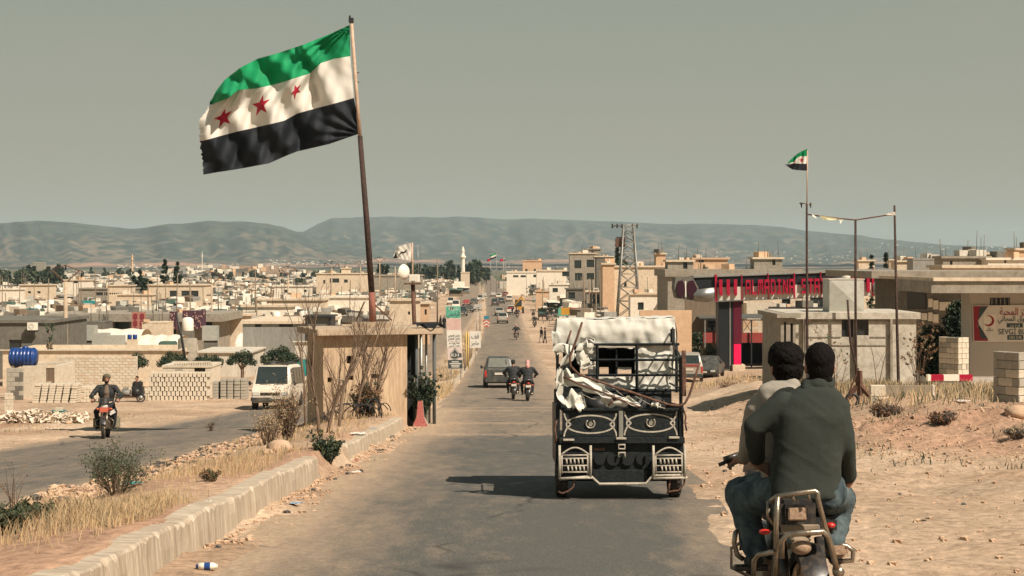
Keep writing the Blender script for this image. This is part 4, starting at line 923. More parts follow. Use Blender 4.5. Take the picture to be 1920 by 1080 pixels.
# generator cart
gc = thing('generator_cart', 'old diesel generator on two-wheeled cart before the lattice stack', 'generator', (PX(250, 78.5), 78.5, g1(PX(250, 78.5), 78.5)))
mb = MB(); mb.ring((.42, -.25, .22), .19, .035, 20, 6); MB().ring((-.75, -.1, .12), .1, .03, 14, 5).build('wheel', BLACK, gc); mb.build('wheel', BLACK, gc)
MB().cyl((.42, -.3, .22), (.42, -.2, .22), .12, 12).build('rim', STEEL, gc)
mb = MB(); mb.b2(-.95, .55, -.22, .25, .22, .28); mb.tube([(-.95, 0, .25), (-1.3, 0, .15)], .025, 5); mb.build('chassis', RUST, gc)
mb = MB(); mb.b2(-.05, .5, -.2, .2, .28, .75); mb.cyl((.2, -.28, .5), (.2, .28, .5), .17, 12); mb.cyl((.35, 0, .75), (.35, 0, 1.05), .05, 8); mb.b2(.1, .45, -.12, .12, .78, .98); mb.build('engine', BLACK, gc)
mb = MB(); mb.cyl((-.55, 0, .45), (-.15, 0, .45), .16, 14); mb.b2(-.5, -.25, -.1, .1, .6, .72); mb.build('alternator', TING, gc)
# ---- shared-builder dwellings behind the yard
t, H = house('grey_house', 'dark grey rendered house wall at the left frame edge', -90, 96, 600, 108, 9, DGREY, holes=[(17, 637, 40, 655)], roof=.2)
ac = thing('air_conditioner', 'white air conditioner unit on the grey house wall', 'air conditioner', P(61, 612, 107.6))
MB().b2(-.33, .33, -.15, .15, -.26, .26).build('case', DISH, ac, bevel=.02); mb = MB(); mb.ring((-.05, -.155, 0), .18, .012, 20, 4); mb.ring((-.05, -.155, 0), .1, .01, 16, 4); mb.build('fan_guard', STEEL, ac); MB().b2(-.35, .35, -.1, .15, -.36, -.27).build('bracket', BLACK, ac)
crown_tree('pollard_tree', 'dark pruned tree trunk before the grey house right end', 93, 660, 588, 103, 22, 'round', 77, (LEAFD, LEAFM), n=60)
house('white_shed', 'long white sheet-metal shed roof stretching behind the block wall', 5, 330, 655, 100, 7, PLASTER, roof=.1, rmat=TINW, shed=-.55, roof_th=.08, cat='shed')
house('sheet_fence', 'white corrugated sheet wall behind the umbrella trees', 372, 470, 659, 112, 6, TINW, roof=.1, rmat=TINW, roof_th=.1, cat='shed')
house('green_grey_store', 'long grey green store building with slot windows behind white van', 455, 606, 602, 118, 10, TING, holes=[(478, 607, 490, 613), (523, 605, 550, 613)], roof=.1, rmat=PLASTER)
house('white_gate_wall', 'white ribbed sheet gate right of the umbrella trees', 553, 580, 640, 108, .4, TINW, roof=.1, roof_th=.05, cat='wall')
mb = MB(); tg = thing('teal_panel', 'teal sheet panel leaning behind the bare saplings', 'panel', P(566, 682, 104)); MB().b2(-.6, .6, -.03, .03, -.8, .3).build('sheet', TARPT, tg); MB().b2(.35, .42, -.1, -.035, -.8, .6).build('post', WOOD, tg)
sil = thing('storage_cylinder', 'upright grey plastered cylinder tank behind the hut', 'tank', (PX(352, 104), 104, g1(PX(352, 104), 104)))
MB().lathe([(.62, 0), (.62, 2.8), (.55, 2.9), (0, 2.9)], 24).build('shell', GREYC, sil)
MB().tube([P(350, 690, 101) , P(340, 630, 101), P(330, 588, 101)], [.10, .08, .06], 7).build('leaning_post', BLACK)
tag(bpy.data.objects['leaning_post'], 'black leaning wooden post rising above the grey cylinder tank', 'post')
# balcony house row
t, H = house('balcony_house', 'long concrete balcony house with red doors and hanging carpets', 113, 400, 588, 150, 9, GREYC, holes=[(128, 605, 150, 622), (155, 604, 178, 623), (215, 604, 243, 622), (300, 603, 330, 630), (386, 604, 398, 632)], roof=.6, over=1.1, rmat=GREYC, roof_th=.72)
house('balcony_house_wing', 'grey wing wall with small lamp left of the red doors', 132, 196, 603, 146, 3, DGREY, roof=.1, over=.02, roof_th=.1)
house('pale_annex', 'pale plastered annex below the red double doors', 266, 312, 604, 144, 3, PLASTER, roof=.1, over=.02, roof_th=.1)
REDD = mat('dark_red_paint', (.25, .04, .04), (.18, .03, .035), 3, .6)
rd = thing('red_doors', 'red double door leaves with cream mouldings hung on the balcony', 'door', P(260, 602, 147.6))
MB().b2(-.65, .65, -.03, .03, -.83, .83).build('panel', mat('dusty_pink_paint', (.42, .20, .15), (.34, .15, .12), 2, .7), rd)
for (a, c) in ((-.31, .42), (.31, .42), (-.31, -.22), (.31, -.22), (-.31, -.68), (.31, -.68)):
    mb = MB(); h_ = .28 if c > -.6 else .1; mb.poly([(a - .2, -.031, c - h_ * .6), (a - .2, -.031, c + h_ * .6), (a - .1, -.031, c + h_), (a + .1, -.031, c + h_), (a + .2, -.031, c + h_ * .6), (a + .2, -.031, c - h_ * .6), (a + .1, -.031, c - h_), (a - .1, -.031, c - h_)], (0, -.02, 0)); mb.build('moulding', REDD, rd)
CARP = mat('purple_carpet', (.055, .028, .05), (.10, .05, .05), 5, .95); CARPS = mat('carpet_motif', (.52, .34, .28), (.4, .24, .22), 5, .95)
for (u0, u1, v0, v1, lab, nm) in ((318, 333, 584, 618, 'narrow patterned purple carpet hanging on the balcony', 9), (342, 386, 582, 617, 'wide patterned purple carpet airing on the balcony rail', 46)):
    Yc = 147.3; c = thing('carpet', lab, 'carpet', P((u0 + u1) / 2, v0, Yc)); wd = (u1 - u0) / F * Yc; hg = (v1 - v0) / F * Yc
    MB().grid(lambda i, j: Vector((-wd / 2 + wd * i, .05 * math.sin(i * 14) * j, -hg * j)), 20, 8).build('pile', CARP, c); mb = MB()
    for q in range(nm): x, z = random.uniform(-wd / 2 + .1, wd / 2 - .1), -random.uniform(.1, hg - .1); mb.b2(x - .04, x + .04, -.085, -.07, z - .07, z + .07)
    mb.build('motif', CARPS, c)['kind'] = 'stuff'

# ------------------------------------------------------------------ right side
# peach wall and sheet wall behind the tricycle
house('peach_wall', 'tall peach plastered wall with crumbling top behind the cargo tricycle', 1200, 1297, 582, 106, .5, PEACH, roof=0, cat='wall')
house('board_wall', 'weathered grey board wall left of the fuel station pillar', 1285, 1347, 561, 125, .4, WOOD, roof=0, cat='wall')
house('grey_house', 'grey concrete house behind the station sign with long roof slab', 1252, 1500, 505, 165, 12, GREYC, roof=.3, over=.3, rmat=GREYC, roof_th=.75, holes=[(1262, 535, 1276, 552)])
house('cream_house', 'cream house below the station sign with dark windows and wall lamps', 1344, 1560, 540, 140, 10, PLASTER, holes=[(1388, 563, 1394, 571), (1466, 560, 1482, 580), (1519, 556, 1545, 582)], roof=.1, roof_th=.2)
house('block_annex', 'low block annex under the cream house left window', 1400, 1460, 568, 138, 3, BLOCK, roof=0)
house('dark_balcony', 'black fronted balcony parapet right of the cream house', 1452, 1570, 576, 136, 2, BLACK, roof=.1, roof_th=.1)
block_wall('brick_wall', 'pale peach block wall seen under the corrugated shed roof', 1393, 1470, 600, 132, -8.3, .5, .25, .2, (PEACH, PLASTER), drop=.1)
# corrugated shed with posts and red panels
Ysd = 122; sh = thing('open_shed', 'open steel shed with corrugated roof and red sheet front panels', 'shed', (PX(1400, Ysd), Ysd, g1(PX(1400, Ysd), Ysd))); o = Vector(sh.location)
def zz(v, Y=Ysd): return -(v - V0) / F * Y - o.z
def xx(u, Y=Ysd): return PX(u, Y) - o.x
mb = MB(); n = 80
for i in range(n):
    a = xx(1315) + (xx(1520) - xx(1315)) * i / n; w_ = (xx(1520) - xx(1315)) / n
    mb.add([(a, 0, zz(598) + .1 * (i % 2)), (a + w_, 0, zz(598) + .1 * ((i + 1) % 2)), (a + w_, 5, zz(594) + .1 * ((i + 1) % 2)), (a, 5, zz(594) + .1 * (i % 2))], [(0, 1, 2, 3)])
mb.build('corrugated_roof', TING, sh)
MB().b2(xx(1315), xx(1520), -.03, .03, zz(601), zz(599)).build('eaves_beam', BLACK, sh)
for u in (1322, 1344, 1409, 1446): MB().b2(xx(u) - .05, xx(u) + .05, -.05, .05, -.3, zz(600)).build('post', BLACK if u > 1330 else STEEL, sh)
mb = MB()
for (a, b_) in ((1394, 1409), (1409, 1394)): mb.tube([(xx(a), 0.1, zz(600)), (xx(b_), .1, zz(622))], .02, 4)
mb.build('cross_brace', BLACK, sh)
for (u0, u1) in ((1319, 1347), (1391, 1469)):
    mb = MB(); a, b_ = xx(u0), xx(u1); n = int((b_ - a) / .09)
    for i in range(n): p = a + i * .09; mb.box((p + .045, .2 + .015 * (i % 2), (zz(624) + zz(643)) / 2), (.09, .02, zz(624) - zz(643)))
    mb.build('red_panel', TINR, sh)
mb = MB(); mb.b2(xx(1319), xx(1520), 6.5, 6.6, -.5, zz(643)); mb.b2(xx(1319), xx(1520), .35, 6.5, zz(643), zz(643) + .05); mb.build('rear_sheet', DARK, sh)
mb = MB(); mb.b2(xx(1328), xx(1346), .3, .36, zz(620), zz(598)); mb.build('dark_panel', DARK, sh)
MB().b2(xx(1300), xx(1345), -1.2, -1.1, zz(685), zz(683)).build('low_rail', TINW, sh)
crown_tree('bush_tree', 'green leafy bush between peach wall and station shed', 1305, 680, 615, 112, 30, 'round', 81, (LEAFM, LEAFD), n=900)
crown_tree('dry_bush', 'tan dry hedge bush under the red shed panel', 1333, 680, 645, 118, 34, 'round', 82, (STRAW2, LEAFM), n=800)
# fuel station sign
Ys = 115.0; st = thing('fuel_station_sign', 'long black and silver fuel station sign beam with red letters on a pillar', 'station sign', (PX(1370, Ys), Ys, g1(PX(1370, Ys), Ys))); o = Vector(st.location)
def S(x, y): u, v = 1240 + x / 4.174, 480 + y / 4.174; return (PX(u, Ys) - o.x, -(v - V0) / F * Ys - o.z)
SIL = mat('brushed_aluminium', (.27, .27, .25), (.20, .20, .19), 1.5, .34, metal=.6, spec=.4); CHAR = mat('charcoal_cladding', (.020, .023, .026), (.014, .016, .018), 2, .5); SRED = mat('sign_red', (.42, .010, .040), (.30, .008, .03), 2, .45)
SHELL = mat('cream_lightbox', (.60, .56, .47), (.54, .50, .42), 1, .5)
def slab(name, pts, y, dy, m_, par=st, bevel=0): return MB().poly([(S(*p)[0], y, S(*p)[1]) for p in pts], (0, dy, 0)).build(name, m_, par, bevel=bevel)
slab('top_band', [(250, 155), (1805, 98), (1805, 112), (250, 170)], -.12, 2.6, TING)
slab('upper_band', [(250, 168), (1795, 112), (1770, 200), (285, 252)], 0, 2.4, CHAR)
slab('lower_band', [(410, 247), (1650, 205), (1650, 310), (410, 352)], -.15, 2.6, SHELL)
# rounded silver noses either side
for (x0, x1, yt0, yt1, yb0, yb1) in ((250, 410, 262, 247, 352, 352), (1650, 1812, 205, 196, 310, 300)):
    mb = MB(); n = 14; vs = []
    for i in range(n + 1):
        f = i / n; x = x0 + (x1 - x0) * f; bl = math.sin(f * math.pi) * .35
        yt, yb = yt0 + (yt1 - yt0) * f, yb0 + (yb1 - yb0) * f
        for k in range(7):
            g = k / 6; X_, Z_ = S(x, yt + (yb - yt) * g); vs.append((X_, -.1 - bl * .6 - .25 * math.sin(g * math.pi), Z_))
    mb.add(vs, [(i * 7 + k, (i + 1) * 7 + k, (i + 1) * 7 + k + 1, i * 7 + k + 1) for i in range(n) for k in range(6)], 0, True); mb.build('silver_nose', SIL, st)
slab('nose_core', [(262, 258), (1800, 200), (1780, 296), (262, 344)], .1, 2.2, TING)
slab('bottom_band', [(250, 343), (410, 349), (1650, 307), (1800, 292), (1780, 304), (410, 360), (262, 356)], -.2, 2.6, SIL)
# hexagon emblem on the left corner
hexm = mat('maroon_glass', (.045, .014, .024), (.03, .01, .018), 1, .3)
for (cx, w_) in ((150, 36), (235, 42)):
    slab('emblem_panel', [(cx - w_ * .55, 195), (cx + w_ * .3, 190), (cx + w_, 255), (cx + w_ * .3, 325), (cx - w_ * .55, 320), (cx - w_, 258)], -.32, .1, hexm)
slab('emblem_bar', [(180, 195), (190, 195), (192, 320), (184, 320)], -.36, .06, DISH)
slab('emblem_block', [(108, 168), (240, 160), (290, 250), (245, 350), (118, 330), (100, 255)], -.2, 2.0, DGREY)
for x, w_, yt, yb in ((424, 16, 144, 356), (626, 6, 146, 348), (832, 6, 134, 340), (1037, 8, 132, 334), (1243, 6, 124, 326), (1443, 6, 117, 320), (1650, 16, 104, 312)): slab('red_strip', [(x - w_ / 2, yt), (x + w_ / 2, yt), (x + w_ / 2 + 4, yb), (x - w_ / 2 + 4, yb)], -.22, .1, SRED)
GL = {'A': [(0, 0, .22, 1), (.78, 0, 1, 1), (.22, .82, .78, 1), (.22, .38, .78, .54)], 'L': [(0, 0, .24, 1), (.24, 0, 1, .18)], 'M': [(0, 0, .2, 1), (.8, 0, 1, 1), (.2, .78, .8, 1), (.4, .3, .6, .78)], 'D': [(0, 0, .22, 1), (.22, .83, .8, 1), (.22, 0, .8, .17), (.78, .12, 1, .88)],
      'I': [(.36, .15, .64, .85), (.1, .83, .9, 1), (.1, 0, .9, .17)], 'N': [(0, 0, .22, 1), (.78, 0, 1, 1), (.22, .62, .45, .9), (.42, .35, .6, .68), (.56, .1, .78, .42)], 'S': [(0, .83, 1, 1), (0, .5, .22, .83), (0, .42, 1, .58), (.78, .17, 1, .42), (0, 0, 1, .17)], 'T': [(.38, 0, .62, .84), (0, .83, 1, 1)], 'O': [(0, 0, .22, 1), (.78, 0, 1, 1), (.22, .83, .78, 1), (.22, 0, .78, .17)]}
LX = {}
def letter(ch, x, w_):
    yt = 186 - (x - 655) * .021; yb = yt + 116; mb = MB()
    for (a, b_, c, d) in GL[ch]:
        p = S(x + a * w_, yb - b_ * 116); q = S(x + c * w_, yb - d * 116); mb.b2(p[0], q[0], -.42, -.153, p[1], q[1])
    mb.build('letter', SRED, st)
for i, ch in enumerate('ALMADINA'): letter(ch, 655 + i * 48.5, 37)
for i, ch in enumerate('STATION'): letter(ch, 1090 + i * 48.5 + (4 if i else 0), 37)
for x in (447, 505, 562, 1480, 1545, 1598): slab('red_bar', [(x, 184 - (x - 447) * .021), (x + 25, 184 - (x - 447) * .021), (x + 25, 310 - (x - 447) * .021), (x + 4, 305 - (x - 447) * .021), (x, 240 - (x - 447) * .021)], -.42, .265, SRED)
slab('pillar', [(450, 352), (632, 350), (632, 852), (452, 885)], .15, 1.7, CHAR, bevel=.02)
slab('pillar_red_face', [(566, 352), (628, 352), (628, 688), (566, 688)], .10, .047, mat('dark_red_cladding', (.12, .01, .025), (.08, .008, .02), 1, .5)); slab('pillar_bright_face', [(569, 690), (625, 690), (625, 850), (569, 850)], .09, .055, mat('bright_red_panel', (.85, .01, .09), (.8, .01, .09), 1, .5))
slab('pillar_edge', [(536, 352), (544, 352), (544, 860), (536, 860)], .1, .047, TING); slab('base', [(556, 852), (655, 850), (655, 905), (556, 905)], -.15, 1.4, PLASTER, bevel=.03)

# small building with tank
t, H = house('gatehouse', 'small plastered building with dark door opening and metal tank on its roof', 1478, 1718, 586, 55, 4.2, mat('weathered_grey_plaster', (.58, .535, .44), (.43, .395, .32), .9, .9, .3, 12, dirt=(.25, .21, .16, .6)), holes=[(1578, 593, 1601, 632), (1606, 592, 1629, 629)], roof=.2, over=.12, roof_th=.22, pane_rec=.12)
o = Vector(t.location)
for (u0, u1, v0, v1) in ((1512, 1577, 600, 603.5), (1631, 1669, 600, 603), (1512, 1577, 631, 632.5), (1631, 1669, 631, 632.5), (1512, 1668, 646.5, 648)):
    MB().b2(PX(u0, 55) - o.x, PX(u1, 55) - o.x, -.03, -.002, -(v1 - V0) / F * 55 - o.z, -(v0 - V0) / F * 55 - o.z).build('moulding', GREYC, t)
for u in (1507, 1603, 1670): MB().b2(PX(u - 2.2, 55) - o.x, PX(u + 2.2, 55) - o.x, -.13, -.032, -.2, H).build('pilaster', GREYC, t)
house('gatehouse_annex', 'narrow shaded annex with slot openings on the left of the gatehouse', 1464, 1492, 588, 54.2, 4, GREYC, holes=[(1470, 604, 1474, 660), (1482, 606, 1487, 660)], roof=.1, over=.15, roof_th=.14)
tk = thing('metal_tank', 'square sheet metal water tank with cross creases on the gatehouse roof', 'tank', P(1581, 584, 56)); a = .60
ZINC = mat('zinc_sheet', (.50, .50, .43), (.38, .385, .335), 1.5, .5, .1, metal=.15, dirt=(.3, .22, .15, .3))
mb = MB(); h_ = 1.13
for (nx_, ny_) in ((0, -1), (1, 0), (0, 1), (-1, 0)):
    tx, ty = -ny_, nx_; c = [Vector((nx_ * a + tx * s1 * a, ny_ * a + ty * s1 * a, z)) for (s1, z) in ((-1, 0), (1, 0), (1, h_), (-1, h_))]; m_ = Vector((nx_ * (a + .10), ny_ * (a + .10), h_ / 2)); mb.add(c + [m_], [(0, 1, 4), (1, 2, 4), (2, 3, 4), (3, 0, 4)])
mb.add([(-a, -a, h_), (a, -a, h_), (a, a, h_), (-a, a, h_), (0, 0, h_ + .06)], [(0, 1, 4), (1, 2, 4), (2, 3, 4), (3, 0, 4)]); mb.build('shell', ZINC, tk)
mb = MB(); mb.b2(-a - .02, a + .02, -a - .02, a + .02, h_ - .012, h_ + .02); mb.b2(-a - .02, a + .02, -a - .02, a + .02, -.02, .02); mb.build('rim', TINW, tk); MB().lathe([(.15, 0), (.15, .06), (0, .08)], 12, (.1, 0, h_ + .05)).build('lid', TINW, tk)
mb = MB()
# the poles
Yp = 52.5
def pole(label, pts, rads, cat='pole', nm='flag_mast', Y=Yp, m_=None, extra=None):
    g = Vector(P(pts[0][0], pts[0][1], Y)); g.z = t1(g.x, Y); t = thing(nm, label, cat, g); pp = [Vector((0, 0, -.2))] + [P(u, v, Y) - g for (u, v) in pts]
    MB().tube(pp, [r_ * .8 for r_ in [rads[0]] + rads], 7).build('tube', m_ or MATS['dark_rust'], t)
    if extra: extra(t, g)
    return t
def xA(t, g):
    MB().tube([P(1499, 381, Yp) - g, P(1523, 382, Yp) - g], .03, 6).build('crossbar', STEEL, t)
    for u in (1502, 1519): MB().tube([P(u, 380, Yp) - g, P(u + 1, 390, Yp) - g], [.04, .01], 5).build('rag', DARK, t)
    MB().tube([P(1513, 381, Yp) - g, P(1514, 282, Yp) - g], .02, 6).build('thin_upper_tube', RUSTL, t)
pole('tallest rusty mast carrying the small three-striped flag', [(1514, 735), (1513, 560), (1512.5, 380)], [.06, .055, .045], extra=xA)
pole('rusty mast rising behind the tank to hold the sagging pipe', [(1605, 700), (1604, 560), (1604, 411)], [.06, .055, .05], Y=54.3)
pole('rusty mast at the right end of the sagging pipe', [(1685, 735), (1682, 620), (1677, 385)], [.07, .06, .045])
sp = thing('sagging_pipe', 'sagging horizontal pipe with cloth scraps strung between the three masts', 'pipe', P(1604, 411, Yp)); o = Vector(sp.location)
MB().tube([P(1514, 402, Yp) - o, P(1560, 408, Yp) - o, P(1604, 412.5, Yp) - o, P(1640, 407, Yp) - o, P(1677, 401, Yp) - o], .025, 6).build('tube', RUST, sp)
def scrap(label, pts, m_): 
    q = [P(u, v, Yp - .06) for u, v in pts]; c = q[0]; mb = MB(); mb.poly([p - c for p in q], (0, .012, 0)); mb.v = [(x, y + .05 * math.sin(x * 14 + z * 9), z) for x, y, z in mb.v]; tag(mb.build('cloth_scrap', m_, loc=c), label, 'cloth')
scrap('long yellowish cloth scrap on the left half of the sagging pipe', [(1536, 404), (1550, 406), (1568, 409), (1584, 411), (1570, 412), (1556, 413), (1542, 411)], mat('yellow_cloth', (.62, .58, .34), (.5, .46, .28), 3, .9))
scrap('small dangling cream pennant under the sagging pipe', [(1574, 412), (1581, 413), (1575, 420)], CW)
scrap('white cloth strip tied at the right mast', [(1658, 402), (1668, 399), (1678, 397), (1679, 404), (1668, 405)], CW)
scrap('knotted rag at the left end of the sagging pipe', [(1522, 402), (1528, 403), (1532, 410), (1524, 406)], CW)
# small flag
s0 = [[(1514, 279), (1502, 284), (1493, 290), (1485, 297), (1477, 304)], [(1514, 293), (1500, 293), (1494, 297), (1488, 303), (1478, 306)], [(1514, 307), (1500, 307), (1488, 306), (1480, 308), (1474, 310)], [(1514, 320), (1500, 319.5), (1486, 318), (1478, 313), (1469, 306)]]
def sfn(s_, t_, off=0):
    A = [interp_poly(c, s_) for c in s0]; u = np.interp(t_, [0, 1 / 3, 2 / 3, 1], [a[0] for a in A]); v = np.interp(t_, [0, 1 / 3, 2 / 3, 1], [a[1] for a in A])
    return P(float(u), float(v), Yp + (.07 * math.sin(s_ * 12 - t_ * 5) + .02 * math.sin(s_ * 30)) * min(1, s_ * 4) - off)
flag_thing('small three-striped flag on the tallest rusty mast at right', sfn, P(1514, 300, Yp), [(.27, .5, .12, .12, 0), (.62, .5, .08, .1, 0)], 24, 8)
pole('leaning rusty pipe propped before the gatehouse door', [(1606, 690), (1594, 640), (1589, 562)], [.04, .04, .04], nm='leaning_pipe', Y=46)
ra = thing('steel_brace', 'rusty steel beam tripod lashed at the foot of the leaning pipe', 'brace', (PX(1612, 43), 43, t1(PX(1612, 43), 43))); o = Vector(ra.location)
for (a, b_, w_) in (((1612, 695), (1612, 742), .1), ((1612, 722), (1638, 752), .1), ((1606, 724), (1587, 752), .09), ((1610, 690), (1590, 742), .03)):
    p, q = P(*a, 43) - o, P(*b_, 43) - o; mb = MB(); d = (q - p); mb.tube([p, q], w_ * .75, 4, smooth=False); mb.build('beam', RUST, ra)
mb = MB(); mb.ring((P(1598, 750, 43) - o), .16, .05, 16, 6); tag(mb.build('old_tyre', BLACK, loc=o), 'old black tyre lying against the rusty steel brace', 'tyre')
# block walls at right
def rot_pillar(label, u_left, u_mid, u_right, v0, vb, Y, bhh, mats, name='block_pillar'):
    xm = PX(u_mid, Y); g = t1(xm, Y) - .25; zt = -(v0 - V0) / F * Y; t = thing(name, label, 'pillar', (xm, Y, g), R(0)); n = int((zt - g) / bhh); hh = (zt - g) / n
    wl = (PX(u_mid, Y) - PX(u_left, Y)) / math.cos(R(58)); wr = (PX(u_right, Y) - PX(u_mid, Y)) / math.cos(R(30))
    ml = MB(); 
    for (ang, w_, sgn) in ((R(180 - 58), wl, 1), (R(30), wr, -1)):
        ca, sa = math.cos(ang), math.sin(ang); th = .2; nx_, ny_ = (-sa, ca) if sgn < 0 else (sa, -ca)
        for k in range(n):
            st_ = [0, .21, .63, 1.05, 1.5, 2] if k % 2 else [0, .42, .84, 1.26, 1.7, 2.1]
            for i in range(len(st_) - 1):
                a, b_ = st_[i], min(st_[i + 1], w_)
                if b_ - a < .05: continue
                if k % 2 == 0 and i == 0 and sgn < 0: a = .2
                if k == n - 1 and random.random() < .25 and i > 0: continue
                m_ = (a + b_) / 2; brick(t, (ca * m_ + nx_ * th / 2, sa * m_ + ny_ * th / 2, k * hh + hh / 2), (round(b_ - a - .01, 2), th, hh - .01), random.choice(mats), ang)
    return t
rot_pillar('grey block pillar with ragged top at the right frame edge', 1878, 1911, 1990, 661, 775, 37, .2, (BLOCKG, BLOCKG, BLOCK))
rot_pillar('block pillar with shaded left face left of the aid centre', 1771, 1797, 1821, 633, 705, 62, .2, (BLOCK, BLOCK, BLOCKG))
block_wall('low_block_wall', 'low broken wall of pale blocks behind the soil heaps', 1632, 1754, 722, 41.5, t1(PX(1690, 41.5), 41.5), .40, .2, .2, (BLOCK, BLOCK, BLOCKG), ragged=.25)
bm_ = thing('barrier_beam', 'red and white painted barrier beam lying before the aid centre', 'barrier', P(1780, 716, 57)); o = Vector(bm_.location)
for i, (a, b_, c) in enumerate(((1738, 1744, 0), (1744, 1768, 1), (1768, 1797, 0), (1797, 1822, 1))): MB().b2(PX(a, 57) - o.x + .001, PX(b_, 57) - o.x, -.12, .12, .04, .26).build('painted_band', [DISH, SRED][c], bm_)
MB().b2(PX(1748, 57) - o.x, PX(1815, 57) - o.x, -.1, .1, -.35, .035).build('plinth', DGREY, bm_)
# aid centre
t, H = house('aid_centre', 'white single-storey aid centre with wide concrete roof slab at right', 1819, 2080, 526, 64, 1.3, mat('shade_toned_white_wall', (.48, .45, .40), (.42, .39, .34), .7, .9, .3, 12), holes=[(1856, 558, 1894, 573)], roof=.1, over=2.1, rmat=GREYC, roof_th=.46, gz=g1(13, 64) - .5, parapet=0, frames=BLACK)  # white wall colour darkened to carry the shade under the roof slab
o = Vector(t.location)
mb = MB(); mb.b2(PX(1745, 62.2) - o.x, PX(2100, 62.2) - o.x, -2.2, -2.05, H + .47, H + .60); mb.b2(PX(1745, 62.2) - o.x, PX(1745, 62.2) - o.x + .15, -2.05, 7, H + .47, H + .60); mb.build('coping', PLASTER, t)
for i in range(5): MB().b2(PX(1860 + i * 8, 64) - o.x - .012, PX(1860 + i * 8, 64) - o.x + .012, .02, .05, -(572 - V0) / F * 64 - o.z, -(559 - V0) / F * 64 - o.z).build('window_bar', STEEL, t)
sg = thing('wall_sign', 'white aid centre wall sign with red crescent card and Arabic lettering', 'sign', P(1905, 606, 63.95)); o = Vector(sg.location)
def q(u, v): return PX(u, 63.95) - o.x, -(v - V0) / F * 63.95 - o.z
def face(name, pts, m_, y=-.05, dy=.01): return MB().poly([(q(*p)[0], y, q(*p)[1]) for p in pts], (0, dy, 0)).build(name, m_, sg)
face('board', [(1823, 573), (1990, 571), (1990, 641), (1825, 641)], WPAPER, -.04, .035)
DR = mat('dull_red_print', (.30, .03, .04), (.25, .025, .035), 1, .7); DGn = mat('dark_print', (.07, .10, .10), (.04, .06, .06), 1, .7)
face('corner_print', [(1824, 574), (1852, 574), (1833, 600), (1833, 612), (1853, 639), (1826, 639)], DR, -.046, .005); face('corner_dark_print', [(1836, 576), (1852, 574), (1834, 600), (1834, 612), (1852, 636), (1838, 633), (1833, 606)], DGn, -.052, .005)  # red corner shape with its dark printed part
face('logo_card', [(1843, 589), (1867, 588), (1868, 623), (1844, 623)], DISH, -.058, .005)
cx, cz = q(1853, 601.5); pts = [(cx + .22 * math.cos(a), -.063, cz + .22 * math.sin(a)) for a in np.linspace(R(-135), R(125), 22)] + [(cx - .045 + .17 * math.cos(a), -.063, cz + .02 + .17 * math.sin(a)) for a in np.linspace(R(118), R(-128), 22)]
MB().poly(pts, (0, .004, 0)).build('crescent', DR, sg)
def tx(s_, u, v, w_, size, m_): p = q(u, v); text_part('lettering', s_, size, m_, sg, (p[0], -.066, p[1]), width=w_ / F * 64)
tx('KIZILAY', 1855.5, 619.5, 13, .10, DGn); tx('TÜRK', 1854, 615.5, 6, .06, DGn)
tx(arab('مركز المحبة'), 1905, 585, 62, .42, DR); tx(arab('للسوق المجاني'), 1903, 598, 66, .28, DGn)
tx('SEVGİ BUTİK', 1908, 622.5, 74, .30, DGn)
for (a, b_, c, d) in ((1887, 606, 1917, 614), (1888, 628, 1918, 637)): face('plaque', [(a, b_), (c, b_), (c, d), (a, d)], DGn, -.05, .009)
p = q(1902, 610); text_part('lettering', arab('فرع عزز'), .17, WPAPER, sg, (p[0], -.056, p[1]), width=.4); p = q(1903, 632.5); text_part('lettering', 'AZEZ ŞUBE', .15, WPAPER, sg, (p[0], -.056, p[1]), width=.5)
# dark porch building
dh, _ = house('dark_house', 'large shaded concrete house with pale panels behind the gatehouse', 1700, 1880, 508, 92, 8, DGREY, holes=[(1700.5, 525, 1738, 580)], roof=.1, over=2.6, rmat=GREYC, roof_th=.4)
t = bpy.data.objects.new('window_group', None); COL.objects.link(t); t.parent = dh; t.location = P(1760, 600, 91.95) - dh.location; o = Vector(P(1760, 600, 91.95))
for (a, b_, c, d) in ((1740, 560, 1748, 576), (1749, 563, 1759, 580), (1761, 566, 1782, 582), (1727, 587, 1738, 600), (1740, 586, 1748, 602), (1749, 589, 1759, 606)):
    MB().b2(PX(a, 91.95) - o.x, PX(c, 91.95) - o.x, -.08, -.0, -(d - V0) / F * 91.95 - o.z, -(b_ - V0) / F * 91.95 - o.z).build('shutter', WHITEP, t)
crown_tree('garden_tree', 'dense dark green tree left of the aid centre', 1797, 700, 552, 70, 74, 'round', 91, (LEAFD, LEAFD, LEAFD, LEAFM), n=7000)
crown_tree('garden_tree', 'low spreading olive green tree behind the block pillar', 1748, 700, 606, 67, 84, 'round', 92, (LEAFD, LEAFD, LEAFM), n=7000)
crown_tree('garden_tree', 'dark round tree behind the station sign right end', 1690, 560, 520, 125, 50, 'round', 93, (LEAFD, LEAFM), n=1500)
for i, (u, vt) in enumerate(((1617, 550), (1626, 546), (1636, 552), (1648, 548), (1658, 553))): crown_tree('reed_plant', 'dry grey stalks growing on the balcony ledge right of the metal tank', u, 576, vt, 128, 9, 'column', 94 + i, (STRAW2, LEAFM), 'dry stalks behind the station sign', 120, 'plant')
